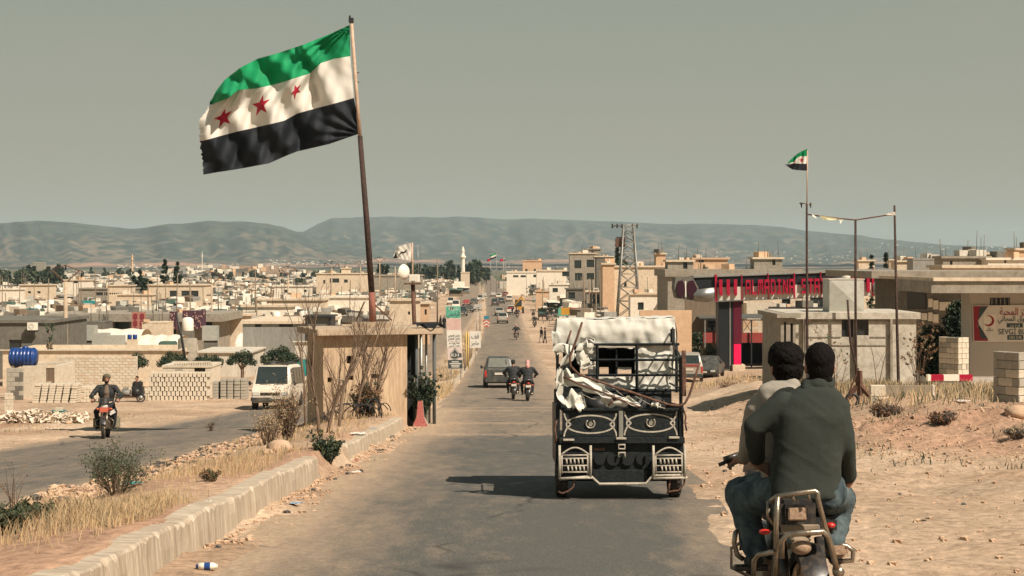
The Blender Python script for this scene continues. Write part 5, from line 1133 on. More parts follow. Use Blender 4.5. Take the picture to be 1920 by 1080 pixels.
# ------------------------------------------------------------------ vehicles
RUB = mat('tyre_rubber', (.035, .033, .030), (.022, .021, .02), 9, .85, .3, 40, dirt=(.20, .15, .10, .35))
CHROME = mat('worn_chrome', (.42, .38, .31), (.26, .20, .14), 18, .32, .1, 50, metal=.85, dirt=(.22, .13, .08, .4))
REDL = mat('red_lamp', (.55, .03, .02), (.40, .02, .015), 5, .3, spec=.6); ORL = mat('orange_lamp', (.75, .16, .05), (.6, .12, .04), 5, .3, spec=.6); LAMPW = mat('clear_lamp', (.60, .58, .50), (.45, .43, .38), 5, .2, spec=.6)
PLATE = mat('number_plate', (.66, .60, .50), (.5, .45, .37), 8, .6); MBLK = mat('motorcycle_black', (.025, .024, .024), (.015, .015, .015), 6, .35, spec=.5, dirt=(.16, .12, .08, .35)); SEATM = mat('black_vinyl', (.028, .027, .026), (.02, .02, .02), 6, .6)
WHT = mat('white_car_paint', (.70, .64, .53), (.62, .55, .44), .9, .4, spec=.5, dirt=(.50, .38, .26, .45)); DGRN = mat('dark_grey_paint', (.045, .055, .052), (.032, .038, .036), .9, .4, spec=.5, dirt=(.22, .17, .12, .4)); SILV = mat('silver_paint', (.42, .39, .33), (.34, .31, .26), .9, .4, metal=.2, spec=.5, dirt=(.40, .30, .2, .4)); MARO = mat('maroon_paint', (.30, .05, .045), (.22, .04, .035), .9, .4, spec=.5)
CGLASS = mat('car_glass', (.035, .045, .042), (.02, .028, .027), 2, .12, spec=.6); DGLASS = mat('dusty_glass', (.17, .17, .14), (.11, .115, .095), 2, .4, spec=.4)
def wheel(parent, c, r, w_, rimm=STEEL, name='wheel', n=20, spokes=0):
    mb = MB(); mb.lathe([(.0, -w_ * .3), (r * .58, -w_ * .32), (r * .62, -w_ * .1), (r * .62, w_ * .1), (r * .58, w_ * .32), (0, w_ * .3)] if not spokes else [(r * .74, -w_ * .3), (r * .78, -w_ * .3), (r * .78, w_ * .3), (r * .74, w_ * .3), (r * .74, -w_ * .3)], n, c, axis='x')
    if spokes:
        mb.cyl((c[0] - .06, c[1], c[2]), (c[0] + .06, c[1], c[2]), r * .16, 10)
        for k in range(spokes):
            a = 6.283 * k / spokes; b_ = a + .35 * (1 if k % 2 else -1); mb.tube([(c[0] + .04 * (1 if k % 2 else -1), c[1] + r * .15 * math.cos(a), c[2] + r * .15 * math.sin(a)), (c[0], c[1] + r * .76 * math.cos(b_), c[2] + r * .76 * math.sin(b_))], .003, 3)
    o_ = mb.build(name, rimm, parent)
    t_ = MB(); t_.lathe([(r * .62 if not spokes else r * .78, -w_ * .42), (r * .86, -w_ * .5), (r * .97, -w_ * .42), (r, -w_ * .2), (r, w_ * .2), (r * .97, w_ * .42), (r * .86, w_ * .5), (r * .62 if not spokes else r * .78, w_ * .42)], n + 8, c, axis='x')
    for k in range(int(n * 1.4)):
        a = 6.283 * k / (n * 1.4)
        for s_ in (-1, 1): t_.box((c[0] + s_ * w_ * .24, c[1] + r * math.cos(a), c[2] + r * math.sin(a)), (w_ * .30, r * .08, r * .05), rx=a + math.pi / 2)
    t_.build('tyre', RUB, o_); return o_
def motorcycle(label, group='motorcycles on the road', paint=MARO, detail=1):
    t = thing('motorcycle', label, 'motorcycle', (0, 0, 0), 0, group); n = 28 if detail > 1 else 16; sp = 18 if detail > 1 else 0
    wheel(t, (0, 0, .30), .30, .105, CHROME if sp else STEEL, n=n, spokes=sp); wheel(t, (0, 1.25, .30), .30, .085, CHROME if sp else STEEL, n=n, spokes=sp)
    mb = MB(); mb.tube([(0, .95, .82), (0, .62, .62), (0, .30, .66), (0, -.1, .70)], .022, 6); mb.tube([(0, .98, .78), (0, .85, .42), (0, .55, .30), (0, .25, .33)], .02, 6)
    for s_ in (-1, 1): mb.tube([(s_ * .09, .3, .36), (s_ * .09, 0, .31), (s_ * .09, 0, .30)], .02, 6); mb.tube([(s_ * .11, -.02, .33), (s_ * .11, .1, .66)], .03, 8)
    mb.build('frame', MBLK, t)
    mb = MB(); mb.ell((0, .72, .50 - .02), (.14, .2, .16), 12, 8); mb.b2(-.14, .14, .5, .85, .28, .48); mb.cyl((0, .78, .45), (0, .9, .62), .075, 10); mb.build('engine', CHROME, t)
    mb = MB(); mb.ell((0, .72, .80), (.14, .27, .12), 16, 10); mb.build('fuel_tank', paint, t, )
    mb = MB(); mb.grid(lambda i, j: ((-.13 + .26 * i) * (1 - .25 * j), -.32 + .88 * j, .81 + .02 * math.sin(i * 3.14) + .04 * (1 - j)), 6, 8); mb.b2(-.12, .12, -.3, .5, .72, .815); mb.build('seat', SEATM, t, bevel=.02)
    mb = MB()
    for s_ in (-1, 1): mb.tube([(s_ * .075, 1.25, .30), (s_ * .075, 1.0, .86)], .022, 7)
    mb.build('fork', CHROME, t)
    mb = MB(); mb.tube([(-.37, .80, 1.03), (-.16, .92, 1.0), (0, 1.0, .92), (.16, .92, 1.0), (.37, .80, 1.03)], .013, 7); hb = mb.build('handlebar', CHROME, t)
    mb = MB()
    for s_ in (-1, 1): mb.tube([(s_ * .38, .795, 1.03), (s_ * .26, .86, 1.015)], .019, 8); mb.tube([(s_ * .36, .87, 1.02), (s_ * .24, .92, 1.02)], .007, 5)
    mb.build('grip', MBLK, hb)
    for s_ in (-1, 1):
        mb = MB(); mb.tube([(s_ * .26, .9, 1.03), (s_ * .33, .93, 1.18)], .006, 5); mb.ell((s_ * .34, .93, 1.2), (.055, .015, .04), 12, 6); mb.build('mirror', MBLK, t)
    mb = MB(); mb.ell((0, 1.06, .88), (.10, .07, .10), 14, 8); mb.build('headlight', LAMPW, t); mb = MB(); mb.grid(lambda i, j: (-.14 + .28 * i, 1.08 + .1 * math.sin(i * 3.14) - .12 * j, .97 + .16 * j), 8, 4); mb.b2(-.13, .13, 1.0, 1.06, .86, .99); mb.build('fairing', MBLK, t)
    for y, z0 in ((1.25, .30), (0, .30)):
        mb = MB(); n_ = 10; a0, a1 = (R(20), R(150)) if y else (R(55), R(200)); vs = []
        for i in range(n_ + 1):
            a = a0 + (a1 - a0) * i / n_
            for x in (-.075, 0, .075): rr = .335 + (.02 if x == 0 else 0); vs.append((x, y + rr * math.cos(a), z0 + rr * math.sin(a)))
        mb.add(vs, [(i * 3 + k, i * 3 + k + 1, i * 3 + 4 + k, i * 3 + 3 + k) for i in range(n_) for k in range(2)], 0, True); mb.build('mudguard', MBLK, t)
    mb = MB(); mb.b2(-.11, .11, -.375, -.345, .60, .70); mb.build('number_plate', PLATE, t); MB().ell((0, -.36, .775), (.075, .04, .04), 10, 6).build('tail_light', REDL, t)
    for s_ in (-1, 1):
        mb = MB(); mb.ell((s_ * .19, -.32, .70), (.045, .03, .025), 8, 6); mb.tube([(s_ * .05, -.3, .70), (s_ * .15, -.32, .70)], .008, 4); mb.build('indicator', ORL, t)
        mb = MB(); mb.ell((s_ * .18, 1.05, .82), (.04, .03, .025), 8, 6); mb.build('indicator', ORL, t)
    mb = MB(); mb.tube([(.13, .7, .30), (.15, .3, .27), (.15, -.35, .33)], [.025, .045, .05], 10); mb.build('exhaust', CHROME, t)
    mb = MB()
    for s_ in (-1, 1): mb.tube([(s_ * .14, .45, .72), (s_ * .15, -.1, .78), (s_ * .13, -.36, .90), (s_ * .12, -.40, .93)], .012, 6)
    mb.tube([(-.12, -.40, .93), (.12, -.40, .93)], .012, 6); mb.build('rear_rack', CHROME, t)
    mb = MB(); mb.tube([(-.26, .5, .3), (-.1, .5, .3), (.1, .5, .3), (.26, .5, .3)], .013, 6); mb.tube([(-.08, .95, .6), (-.24, .97, .5), (-.24, .97, .38), (-.08, .93, .3)], .012, 6); mb.tube([(.08, .95, .6), (.24, .97, .5), (.24, .97, .38), (.08, .93, .3)], .012, 6); mb.build('crash_bar', CHROME, t)
    return t

def vehicle(kind, label, paint, group=None, dust_rear=False, L_=4.4, W_=1.68, name='car', cat='car', extra=None):
    t = thing(name, label, cat, (0, 0, 0), 0, group); hw = W_ / 2
    # stations from rear (y=0) to front: y, bottom, belt, roof, half width at belt, half width at roof
    if kind == 'van': H = 1.90; st = [(0, .42, 1.0, 1.60, hw * .97, hw * .80), (.06, .30, 1.02, 1.82, hw * .99, hw * .85), (.30, .28, 1.03, H, hw, hw * .88), (3.0, .28, 1.03, H, hw, hw * .88), (3.65, .28, 1.02, H - .08, hw, hw * .86), (4.02, .28, 1.0, 1.05, hw * .99, hw * .95), (4.32, .30, .88, .90, hw * .96, hw * .93), (4.42, .36, .70, .72, hw * .90, hw * .88)]
    elif kind == 'mpv': H = 1.72; st = [(0, .40, .95, 1.0, hw * .96, hw * .93), (.05, .30, .98, 1.12, hw * .98, hw * .9), (.28, .27, .99, H - .08, hw, hw * .80), (.5, .26, 1.0, H, hw, hw * .80), (2.4, .26, .99, H, hw, hw * .80), (3.25, .26, .98, 1.02, hw, hw * .92), (4.0, .28, .84, .87, hw * .97, hw * .9), (4.2, .36, .62, .66, hw * .9, hw * .86)]
    elif kind == 'sedan': H = 1.42; st = [(0, .36, .78, .82, hw * .95, hw * .9), (.1, .28, .90, .93, hw * .98, hw * .92), (.75, .25, .93, .96, hw, hw * .9), (1.25, .25, .93, H - .03, hw, hw * .74), (2.4, .25, .92, H, hw, hw * .74), (3.1, .25, .90, .94, hw, hw * .9), (4.1, .28, .76, .79, hw * .96, hw * .88), (4.3, .34, .60, .64, hw * .88, hw * .82)]
    elif kind == 'pickup': H = 1.68; st = [(0, .45, .98, .99, hw * .98, hw * .98), (.04, .42, 1.0, 1.01, hw, hw * .99), (1.75, .40, 1.0, 1.01, hw, hw * .99), (1.85, .40, 1.0, H - .06, hw, hw * .80), (2.1, .40, 1.0, H, hw, hw * .80), (2.8, .40, 1.0, H, hw, hw * .78), (3.45, .40, .98, 1.03, hw, hw * .92), (4.3, .42, .90, .93, hw * .96, hw * .9), (4.5, .46, .70, .74, hw * .9, hw * .88)]
    def ring(s_):
        y, zb, zl, zt, a, b_ = s_; return [(-a * .93, y, zb), (-a * 1.0, y, zb + (zl - zb) * .35), (-a, y, zl), (-b_ * 1.0, y, zt - (zt - zl) * .10 - .015), (-b_ * .86, y, zt), (0, y, zt + .015), (b_ * .86, y, zt), (b_, y, zt - (zt - zl) * .10 - .015), (a, y, zl), (a, y, zb + (zl - zb) * .35), (a * .93, y, zb)]
    rs = [ring(s_) for s_ in st]; k = len(rs[0]); mb = MB()
    mb.add([p for r_ in rs for p in r_], [(i * k + q, i * k + (q + 1) % k, (i + 1) * k + (q + 1) % k, (i + 1) * k + q) for i in range(len(rs) - 1) for q in range(k)] + [tuple(range(k - 1, -1, -1)), tuple((len(rs) - 1) * k + q for q in range(k))], 0, False)
    mb.build('body', paint, t, bevel=.028)
    def panel(name, qd, m_, off):
        c = sum((Vector(p) for p in qd), Vector()) / 4; n_ = (Vector(qd[1]) - Vector(qd[0])).cross(Vector(qd[2]) - Vector(qd[0])).normalized()
        if n_.dot(off) < 0: n_ = -n_
        q2 = [c + (Vector(p) - c) * .93 + n_ * .022 for p in qd]; return MB().poly(q2, -n_ * .02).build(name, m_, t)
    def LERP(a, b_, f): return Vector(a) + (Vector(b_) - Vector(a)) * f
    def WQ(*q): return [(p[0] * 1.08, p[1], p[2] + .02) for p in q]
    gl = CGLASS
    for i in range(len(st) - 1):
        s0_, s1_ = st[i], st[i + 1]; h0, h1 = s0_[3] - s0_[2], s1_[3] - s1_[2]
        if h0 > .35 and h1 > .35 and s1_[0] - s0_[0] > .15:
            n_ = max(1, round((s1_[0] - s0_[0]) / .95))
            for sd_ in (0, 1):
                pa, pb, pc, pd = (rs[i][2], rs[i][3], rs[i + 1][3], rs[i + 1][2]) if sd_ == 0 else (rs[i][8], rs[i][7], rs[i + 1][7], rs[i + 1][8])
                for q in range(n_):
                    f0, f1 = q / n_ + .02, (q + 1) / n_ - .02; panel('side_window', [LERP(pa, pd, f0), LERP(pb, pc, f0), LERP(pb, pc, f1), LERP(pa, pd, f1)], gl, Vector((-1 if sd_ == 0 else 1, 0, 0)))
        if h0 > .5 and h1 < .2: panel('windscreen', WQ(rs[i][4], rs[i][6], rs[i + 1][6], rs[i + 1][4]), gl, Vector((0, 1, .3)))
        if h0 < .25 and h1 > .4: panel('rear_window', WQ(rs[i][4], rs[i][6], rs[i + 1][6], rs[i + 1][4]), DGLASS if dust_rear else gl, Vector((0, -1, .3)))
    if kind == 'van': MB().b2(-hw * .78, hw * .78, -.012, .03, 1.06, 1.52).build('rear_window', DGLASS if dust_rear else gl, t)
    y1 = st[-1][0]; zb = st[-1][1]
    lz = .78 if kind in ('van', 'pickup') else .66
    mb = MB(); mb.b2(-hw * .94, hw * .94, y1 - .12, y1 + .05, .34, .52); mb.b2(-hw, -hw * .8, y1 - .35, y1 - .06, .36, .52); mb.b2(hw * .8, hw, y1 - .35, y1 - .06, .36, .52); mb.build('front_bumper', DGRN if paint is WHT else MBLK, t, bevel=.02)
    mb = MB(); mb.b2(-hw * .5, hw * .5, y1 - .12, y1 + .015, lz - .17, lz - .05); mb.build('grille', MBLK, t)
    mb = MB(); mb.b2(-.24 - (.3 if kind == 'van' else 0), .24 - (.3 if kind == 'van' else 0), y1 + .05, y1 + .06, .46, .57); mb.build('number_plate', PLATE, t)
    for s_ in (-1, 1):
        mb = MB(); mb.b2(min(s_ * hw * .55, s_ * hw * .90), max(s_ * hw * .55, s_ * hw * .90), y1 - .14, y1 + .02, lz - .18, lz - .02); mb.build('headlight', LAMPW, t, bevel=.01)
        mb = MB(); mb.b2(min(s_ * hw * .86, s_ * hw * .985), max(s_ * hw * .86, s_ * hw * .985), -.02, .05, .62, .98 if kind != 'sedan' else .78); mb.build('tail_light', REDL, t, bevel=.008)
        mb = MB(); yy = (3.85 if kind == 'van' else 3.0); mb.ell((s_ * (hw + .12), yy, 1.12), (.07, .04, .11), 8, 6); mb.tube([(s_ * hw * .97, yy, 1.08), (s_ * (hw + .1), yy, 1.12)], .015, 4); mb.build('mirror', MBLK, t)
        for yy in (.75, y1 - .78):
            wheel(t, (s_ * (hw - .10), yy, .31), .31, .19, STEEL, n=14)
            MB().lathe([(0, 0), (.36, 0), (.36, .012), (0, .012)], 18, (s_ * (hw + .004) - .006, yy, .34), axis='x').build('wheel_arch', RUB, t)
    mb = MB(); mb.b2(-hw * .96, hw * .96, -.08, .04, .34, .54); mb.build('rear_bumper', DGRN if paint is not WHT else MBLK, t, bevel=.02)
    mb = MB(); mb.b2(-.25, .25, -.035, -.005, .74, .86); mb.build('number_plate', PLATE, t)
    if kind == 'mpv': mb = MB(); mb.tube([(-.08, -.0, 1.06), (.10, .03, 1.10), (.3, .05, 1.06)], .009, 4); mb.tube([(.38, .16, 1.60), (.40, .08, 1.3)], .012, 4); mb.build('wiper', MBLK, t)
    if kind == 'pickup': mb = MB(); mb.b2(-hw * .88, hw * .88, .08, 1.72, .985, 1.018); mb.build('cargo_bed', RUB, t)
    if extra: extra(t, hw)
    return t
def place(t, x, y, rz=0, z=None, s=1.0):
    t.location = (x, y, (b1(x, y) if z is None else z) - .005); t.rotation_euler = (0, 0, rz); t.scale = (s, s, s)
    # follow the slope of the road
    e = 1.0; t.rotation_euler[0] = math.atan2(b1(x, y + e) - b1(x, y - e), 2 * e) * math.cos(rz); return t
def hitr(u, v): # pixel ray against the road surface
    Yc = 9.0
    while Yc < 1200 and -(v - V0) / F * Yc > b1(PX(u, Yc), Yc): Yc += max(.1, Yc * .004)
    return PX(u, Yc), Yc
def vx(t, hw):
    mb = MB()
    for s_ in (-1, 1): mb.tube([(s_ * .62, .5, 1.97), (s_ * .62, 3.3, 1.97)], .015, 5)
    for q in range(8): mb.tube([(-.62, .5 + q * .4, 1.98), (.62, .5 + q * .4, 1.98)], .012, 4)
    mb.grid(lambda i, j: (-.6 + 1.2 * i, .6 + 2.6 * j, 1.99 + .04 * math.sin(i * 9 + j * 5)), 8, 6); mb.build('roof_rack', MBLK, t)
    mb = MB(); mb.tube([(-.55, 4.06, 1.06), (-.1, 4.03, 1.07)], .008, 4); mb.tube([(.05, 4.06, 1.06), (.5, 4.03, 1.07)], .008, 4); mb.build('wiper', MBLK, t)
    mb = MB(); mb.b2(.34, .5, 3.72, 3.74, 1.66, 1.70); mb.box((-.02, 3.2, 1.2), (.4, .3, .5)); 
x, y = hitr(505, 768); vt = vehicle('van', 'dusty white minibus with roof rack driving toward the camera on left road', WHT, name='minibus', cat='van', extra=vx); place(vt, x + .05, y + 4.3, R(180))
x, y = hitr(936, 728); place(vehicle('mpv', 'dark grey minivan with dusty rear window seen from behind', DGRN, dust_rear=True, name='minivan', cat='van', W_=1.62), x, y, R(2))
x, y = hitr(943, 607); place(vehicle('mpv', 'silver hatchback nearest in the right lane ahead of dark minivan', SILV, W_=1.65), x, y, R(2))
x, y = hitr(937, 592); place(vehicle('sedan', 'silver car just ahead of the nearest silver hatchback, in the left lane', SILV), x, y, R(2))
x, y = hitr(958, 590); pk = vehicle('pickup', 'white pickup loaded with red crates beside the silver cars', WHT, name='pickup', cat='pickup'); place(pk, x, y, R(0))
MB().b2(-.6, .6, .2, 1.5, 0, .35).build('crate', MARO); c = bpy.data.objects['crate']; tag(c, 'reddish crates loaded on the white pickup bed', 'crate'); c.location = (x, y + .05, b1(x, y) + 1.02)
x, y = hitr(1026, 583); place(vehicle('pickup', 'white pickup parked at the right roadside past the cargo cart', WHT, name='pickup', cat='pickup'), x, y + 4, R(178))
x, y = PX(1292, 97), 97; sw = vehicle('mpv', 'silver and maroon estate car parked behind cargo tricycle right side', SILV, name='estate_car', cat='car', dust_rear=False); sw.location = (x, y, g1(x, y) - .02); sw.rotation_euler = (0, 0, R(-6))
MB().b2(-.6, .6, -.03, .10, .98, 1.12).build('tailgate_panel', MARO, sw)
x, y = PX(1336, 108), 108; sw = vehicle('sedan', 'dark car parked facing out left of the station pillar', DGRN); sw.location = (x, y, g1(x, y)); sw.rotation_euler = (0, 0, R(165))
# far traffic
protos = [vehicle('sedan', 'x', SILV), vehicle('van', 'x', WHT, name='van', cat='van'), vehicle('mpv', 'x', DGRN), vehicle('pickup', 'x', WHT, name='pickup', cat='pickup'), vehicle('sedan', 'x', DGRN), vehicle('sedan', 'x', MARO), vehicle('mpv', 'x', WHT)]
nmz = ['silver saloon', 'white van', 'dark grey people carrier', 'white pickup', 'dark saloon', 'maroon saloon', 'white estate car']
trs = [tree_of(p) for p in protos]; used = set()
spots = [(868, 592, 2, 180, 'nearest the tall fuel price sign on the far left road'), (880, 585, 4, 180, 'second in the queue on the far left road'), (856, 579, 1, 180, 'at the left edge of the queue beyond the tall price sign'), (895, 583, 0, 180, 'beside the street lamp post on the left road'),
         (846, 571, 6, 180, 'parked at the left kerb above the price sign'), (875, 573, 5, 180, 'in the middle of the far left queue'), (889, 570, 4, 180, 'beside the median in the far left queue'), (901, 565, 3, 180, 'last but one before the crest on the left road'), (908, 558, 0, 180, 'small near the far end of the median'),
         (928, 574, 2, 0, 'under the green trees on the right road far off'), (940, 570, 4, 0, 'dark beside the loader on the far right road'), (955, 566, 1, 0, 'ahead of the yellow loader'), (935, 561, 6, 0, 'high up the right lane before the stalls'), (948, 556, 5, 0, 'farthest up the right road'), (925, 556, 0, 180, 'coming down the right road near the flags'),
         (1040, 574, 4, 170, 'parked beside the market stalls on the right'), (1050, 585, 2, 175, 'parked in front of the round advert board'), (1062, 570, 1, 180, 'parked under the market awnings'), (1005, 566, 0, 180, 'parked at the roadside beyond the loader'), (1033, 560, 5, 90, 'parked crosswise before the white shop')]
for (u, v, k, rz, where) in spots:
    x, y = hitr(u, v); lab = nmz[k] + ' ' + where
    if k in used: o_ = dup(protos[k], (0, 0, 0), 0, lab, 'distant traffic', tree=trs[k])
    else: o_ = protos[k]; used.add(k); o_['label'] = lab; o_['group'] = 'distant traffic'
    place(o_, x, y, R(rz))
# loader
x, y = hitr(972, 588); ld = thing('backhoe_loader', 'yellow backhoe loader with raised folded arm on the right road', 'loader', (x, y, b1(x, y)))
YEL = mat('machine_yellow', (.62, .32, .03), (.5, .25, .03), 2, .5, dirt=(.2, .13, .08, .4))
mb = MB(); mb.b2(-.9, .9, .5, 3.2, .7, 1.3); mb.b2(-.6, .6, 1.9, 3.4, 1.3, 1.9); mb.build('body', YEL, ld, bevel=.04); mb = MB(); mb.b2(-.65, .65, .7, 1.9, 1.3, 2.6); mb.build('cab', CGLASS, ld, bevel=.04); MB().b2(-.7, .7, .65, 1.95, 2.6, 2.7).build('cab_roof', YEL, ld)
mb = MB(); mb.tube([(-1.2, .3, 1.0), (-.2, -.3, 2.2), (.6, -.5, 3.3)], [.2, .16, .12], 4, smooth=False); mb.tube([(.6, -.5, 3.3), (.9, -.6, 2.6), (1.3, -.7, 2.3)], .12, 4, smooth=False); mb.build('arm', YEL, ld); mb = MB(); mb.b2(-1.7, -.8, -.2, .5, .5, 1.0); mb.build('bucket', MBLK, ld, bevel=.05)
for s_ in (-1, 1): wheel(ld, (s_ * .9, .9, .65), .65, .4, YEL, n=16); wheel(ld, (s_ * .85, 2.9, .42), .42, .3, YEL, n=14)
# cargo cart facing away in the distance
def trike_far(label, u, v):
    x, y = hitr(u, v); t = thing('cargo_tricycle', label, 'cargo tricycle', (x, y, b1(x, y))); mb = MB(); mb.b2(-.8, .8, 0, 2.0, .6, 1.1); mb.build('cargo_box', MBLK, t)
    mb = MB()
    for a in (-.78, .78):
        for b_ in (.05, 1.95): mb.cyl((a, b_, 1.1), (a, b_, 2.1), .03, 5)
    mb.build('post', MBLK, t); mb = MB(); mb.grid(lambda i, j: (-.9 + 1.8 * i, -.1 + 2.2 * j, 2.1 + .16 * math.sin(3.14 * i)), 8, 4); mb.build('canopy', TARPW, t); mb = MB(); mb.b2(-.76, .76, .4, 1.9, 1.12, 1.95); mb.build('side_cloth', TARPG, t)
    for s_ in (-1, 1): wheel(t, (s_ * .7, .5, .3), .3, .15, STEEL, n=12)
    wheel(t, (0, 2.8, .3), .3, .12, STEEL, n=12); return t
trike_far('dark covered cargo tricycle with pale canopy parked by pedestrians', 1018, 601)
cart = thing('handcart', 'small two-wheeled vendor cart behind the covered tricycle', 'cart', (*hitr(1024, 607), 0)); cart.location.z = b1(cart.location.x, cart.location.y); MB().b2(-.5, .7, -.3, .3, .45, .55).build('deck', WOOD, cart); wheel(cart, (.5, -.3, .28), .28, .06, STEEL, n=12); MB().b2(-.5, -.4, -.3, .3, .0, .45).build('leg', WOOD, cart)

# ------------------------------------------------------------------ the cargo tricycle ahead
Yt = 19.4; tx0 = PX(1163, Yt); tz0 = b1(tx0, Yt)
TR = thing('cargo_tricycle', 'battered black cargo tricycle with torn white tarpaulin and painted tailgate', 'cargo tricycle', (tx0, Yt, tz0), 0)
TR.rotation_euler[0] = math.atan2(b1(tx0, Yt + 1.5) - b1(tx0, Yt), 1.5)
TBLK = mat('chipped_dark_paint', (.013, .018, .020), (.007, .010, .011), 4, .5, .3, 30, spec=.22, dirt=(.10, .085, .065, .12)); CRM = mat('cream_paint', (.52, .48, .39), (.38, .34, .27), 9, .6, .2, 40, dirt=(.15, .11, .08, .5))
def T(x, y): return (x - 520) / 439, (1020 - y) / 439
def tb(name, x0, y0, x1, y1, yy, d, m_, bev=.006, par=TR):
    a, b_ = T(x0, y1), T(x1, y0); return MB().b2(a[0], b_[0], yy, yy + d, a[1], b_[1]).build(name, m_, par, bevel=bev)
for s_ in (-1, 1): wheel(TR, (s_ * .70, .45, .285), .285, .15, RUST, n=22)
wheel(TR, (-.02, 2.75, .285), .285, .13, STEEL, n=20)
tb('tailgate', 212, 548, 828, 688, 0, .04, TBLK)
tb('tailgate_centre_bar', 512, 548, 536, 690, -.03, .028, mat('grey_bar', (.25, .24, .2), (.15, .14, .12), 5, .6)); tb('tailgate_top_rail', 205, 533, 862, 549, -.03, .08, TBLK); tb('tailgate_bottom_rail', 195, 688, 865, 722, -.02, .1, TBLK)
for (x0, x1, yy) in ((215, 275, 702), (497, 553, 695), (778, 835, 690)): tb('hinge_plate', x0, yy - 6, x1, yy + 6, -.05, .03, CRM)
def arc(pts, r_=3.9, name='painted_arc'):
    q = [T(*p) for p in pts]; mb = MB(); vs = []
    for i, p in enumerate(q):
        a = q[max(i - 1, 0)]; b_ = q[min(i + 1, len(q) - 1)]; d = Vector((b_[0] - a[0], b_[1] - a[1])).normalized(); n_ = Vector((-d.y, d.x)) * r_ / 439
        vs += [(p[0] + n_.x, -.004, p[1] + n_.y), (p[0] - n_.x, -.004, p[1] - n_.y)]
    mb.add(vs, [(2 * i, 2 * i + 1, 2 * i + 3, 2 * i + 2) for i in range(len(q) - 1)]); mb.build(name, CRM, TR)
for cx in (362, 684):
    cy = 617 if cx < 400 else 610
    arc([(cx + 128 * math.cos(a) * (1 if True else 0), cy + 4 - 48 * math.sin(a)) for a in np.linspace(0, math.pi, 20)]); arc([(cx + 128 * math.cos(a), cy + 4 + 46 * math.sin(a)) for a in np.linspace(0, math.pi, 20)])
    for s_ in (-1, 1):
        arc([(cx + s_ * (140 - 0), cy - 58), (cx + s_ * 136, cy - 38), (cx + s_ * 124, cy - 15), (cx + s_ * 104, cy + 3)]); arc([(cx + s_ * 104, cy + 3), (cx + s_ * 124, cy + 22), (cx + s_ * 136, cy + 45), (cx + s_ * 141, cy + 68)])
    a = T(cx, cy); hb = MB(); hb.ring((a[0], -.012, a[1]), .052, .011, 20, 6, 'y', 0, R(-230), R(50)); ho = hb.build('horseshoe', mat('tarnished_badge', (.45, .42, .34), (.22, .20, .16), 30, .45, metal=.6), TR)
    hh = [(-.018, -.03), (.02, -.03), (.022, -.005), (.032, -.012), (.036, .0), (.012, .028), (.006, .04), (0, .028), (-.018, .012), (-.024, -.01)]
    MB().poly([(a[0] + p, -.012, a[1] + q) for p, q in hh], (0, -.01, 0)).build('horse_head', MATS['tarnished_badge'], ho)
# lower rear
tb('rear_panel', 188, 722, 862, 905, .06, .05, TBLK); tb('skirt_plate', 375, 862, 665, 930, .0, .03, TBLK)
for cx, w_ in ((412, 30), (484, 34), (562, 34), (636, 30)):
    a = T(cx, 806); mb = MB(); mb.cyl((a[0], .02, a[1]), (a[0], .055, a[1]), w_ / 439, 20, smooth=False); mb.build('lamp_hole', DARK, TR)
for (pts) in ([(512, 728), (545, 728), (545, 750), (512, 750)], [(512, 795), (512, 770), (545, 770), (545, 795)]):
    MB().tube([(T(*p)[0], -.02, T(*p)[1]) for p in pts], .012, 6, closed=len(pts) == 4 and pts[0][1] == 728).build('tow_bracket', CRM, TR)
for s_, (x0, x1) in ((-1, (192, 365)), (1, (690, 865))):
    def bar(name, pts, r_=.012, par=TR): return MB().tube([(T(*p)[0], -.09, T(*p)[1]) for p in pts], r_, 7).build(name, CRM, par)
    gr = bar('lamp_guard', [(x0 + 4, 730), (x0 + 4, 905)], .016); bar('guard_bar', [(x1 - 4, 730), (x1 - 4, 900)], .016, gr); bar('guard_bar', [(x0, 905), (x1 + 10, 900)], .016, gr)
    bar('guard_arc', [(x0 + 12 + (x1 - x0 - 24) * f, 780 - 38 * math.sin(f * math.pi) * 1.0) for f in np.linspace(0, 1, 12)], .011, gr)
    for yy in (783, 800, 838, 872): bar('guard_bar', [(x0 + 8, yy), (x1 - 18, yy - 2)], .009, gr)
    for xx_ in (x0 + 16, x1 - 20): bar('guard_bar', [(xx_, 780), (xx_, 880)], .010, gr)
    for k in range(5):
        for yy in ((800, 828), (840, 866)):
            x_ = x0 + 40 + k * 21 + (8 if yy[0] > 820 else 0); bar('short_bar', [(x_, yy[0]), (x_ + 3, yy[1])], .0115, gr)
    tb('lamp_box', x0 + 12, 790, x1 - 16, 880, -.04, .08, DARK)
bar = lambda name, pts, r_=.012, y_=-.07, m_=CRM: MB().tube([(T(*p)[0], y_, T(*p)[1]) for p in pts], r_, 7).build(name, m_, TR)
bar('rear_bumper', [(195, 908), (365, 895), (408, 935), (655, 932), (692, 888), (865, 885)], .018); bar('chain', [(190, 975), (210, 985), (245, 972), (270, 950), (278, 905)], .012, -.05, RUST); bar('chain', [(765, 985), (780, 975), (830, 968), (858, 935), (862, 895)], .012, -.05, RUST); bar('hanger_bar', [(785, 905), (772, 985)], .013, -.05, RUST)
tb('axle_beam', 200, 912, 850, 935, .42, .06, TBLK)
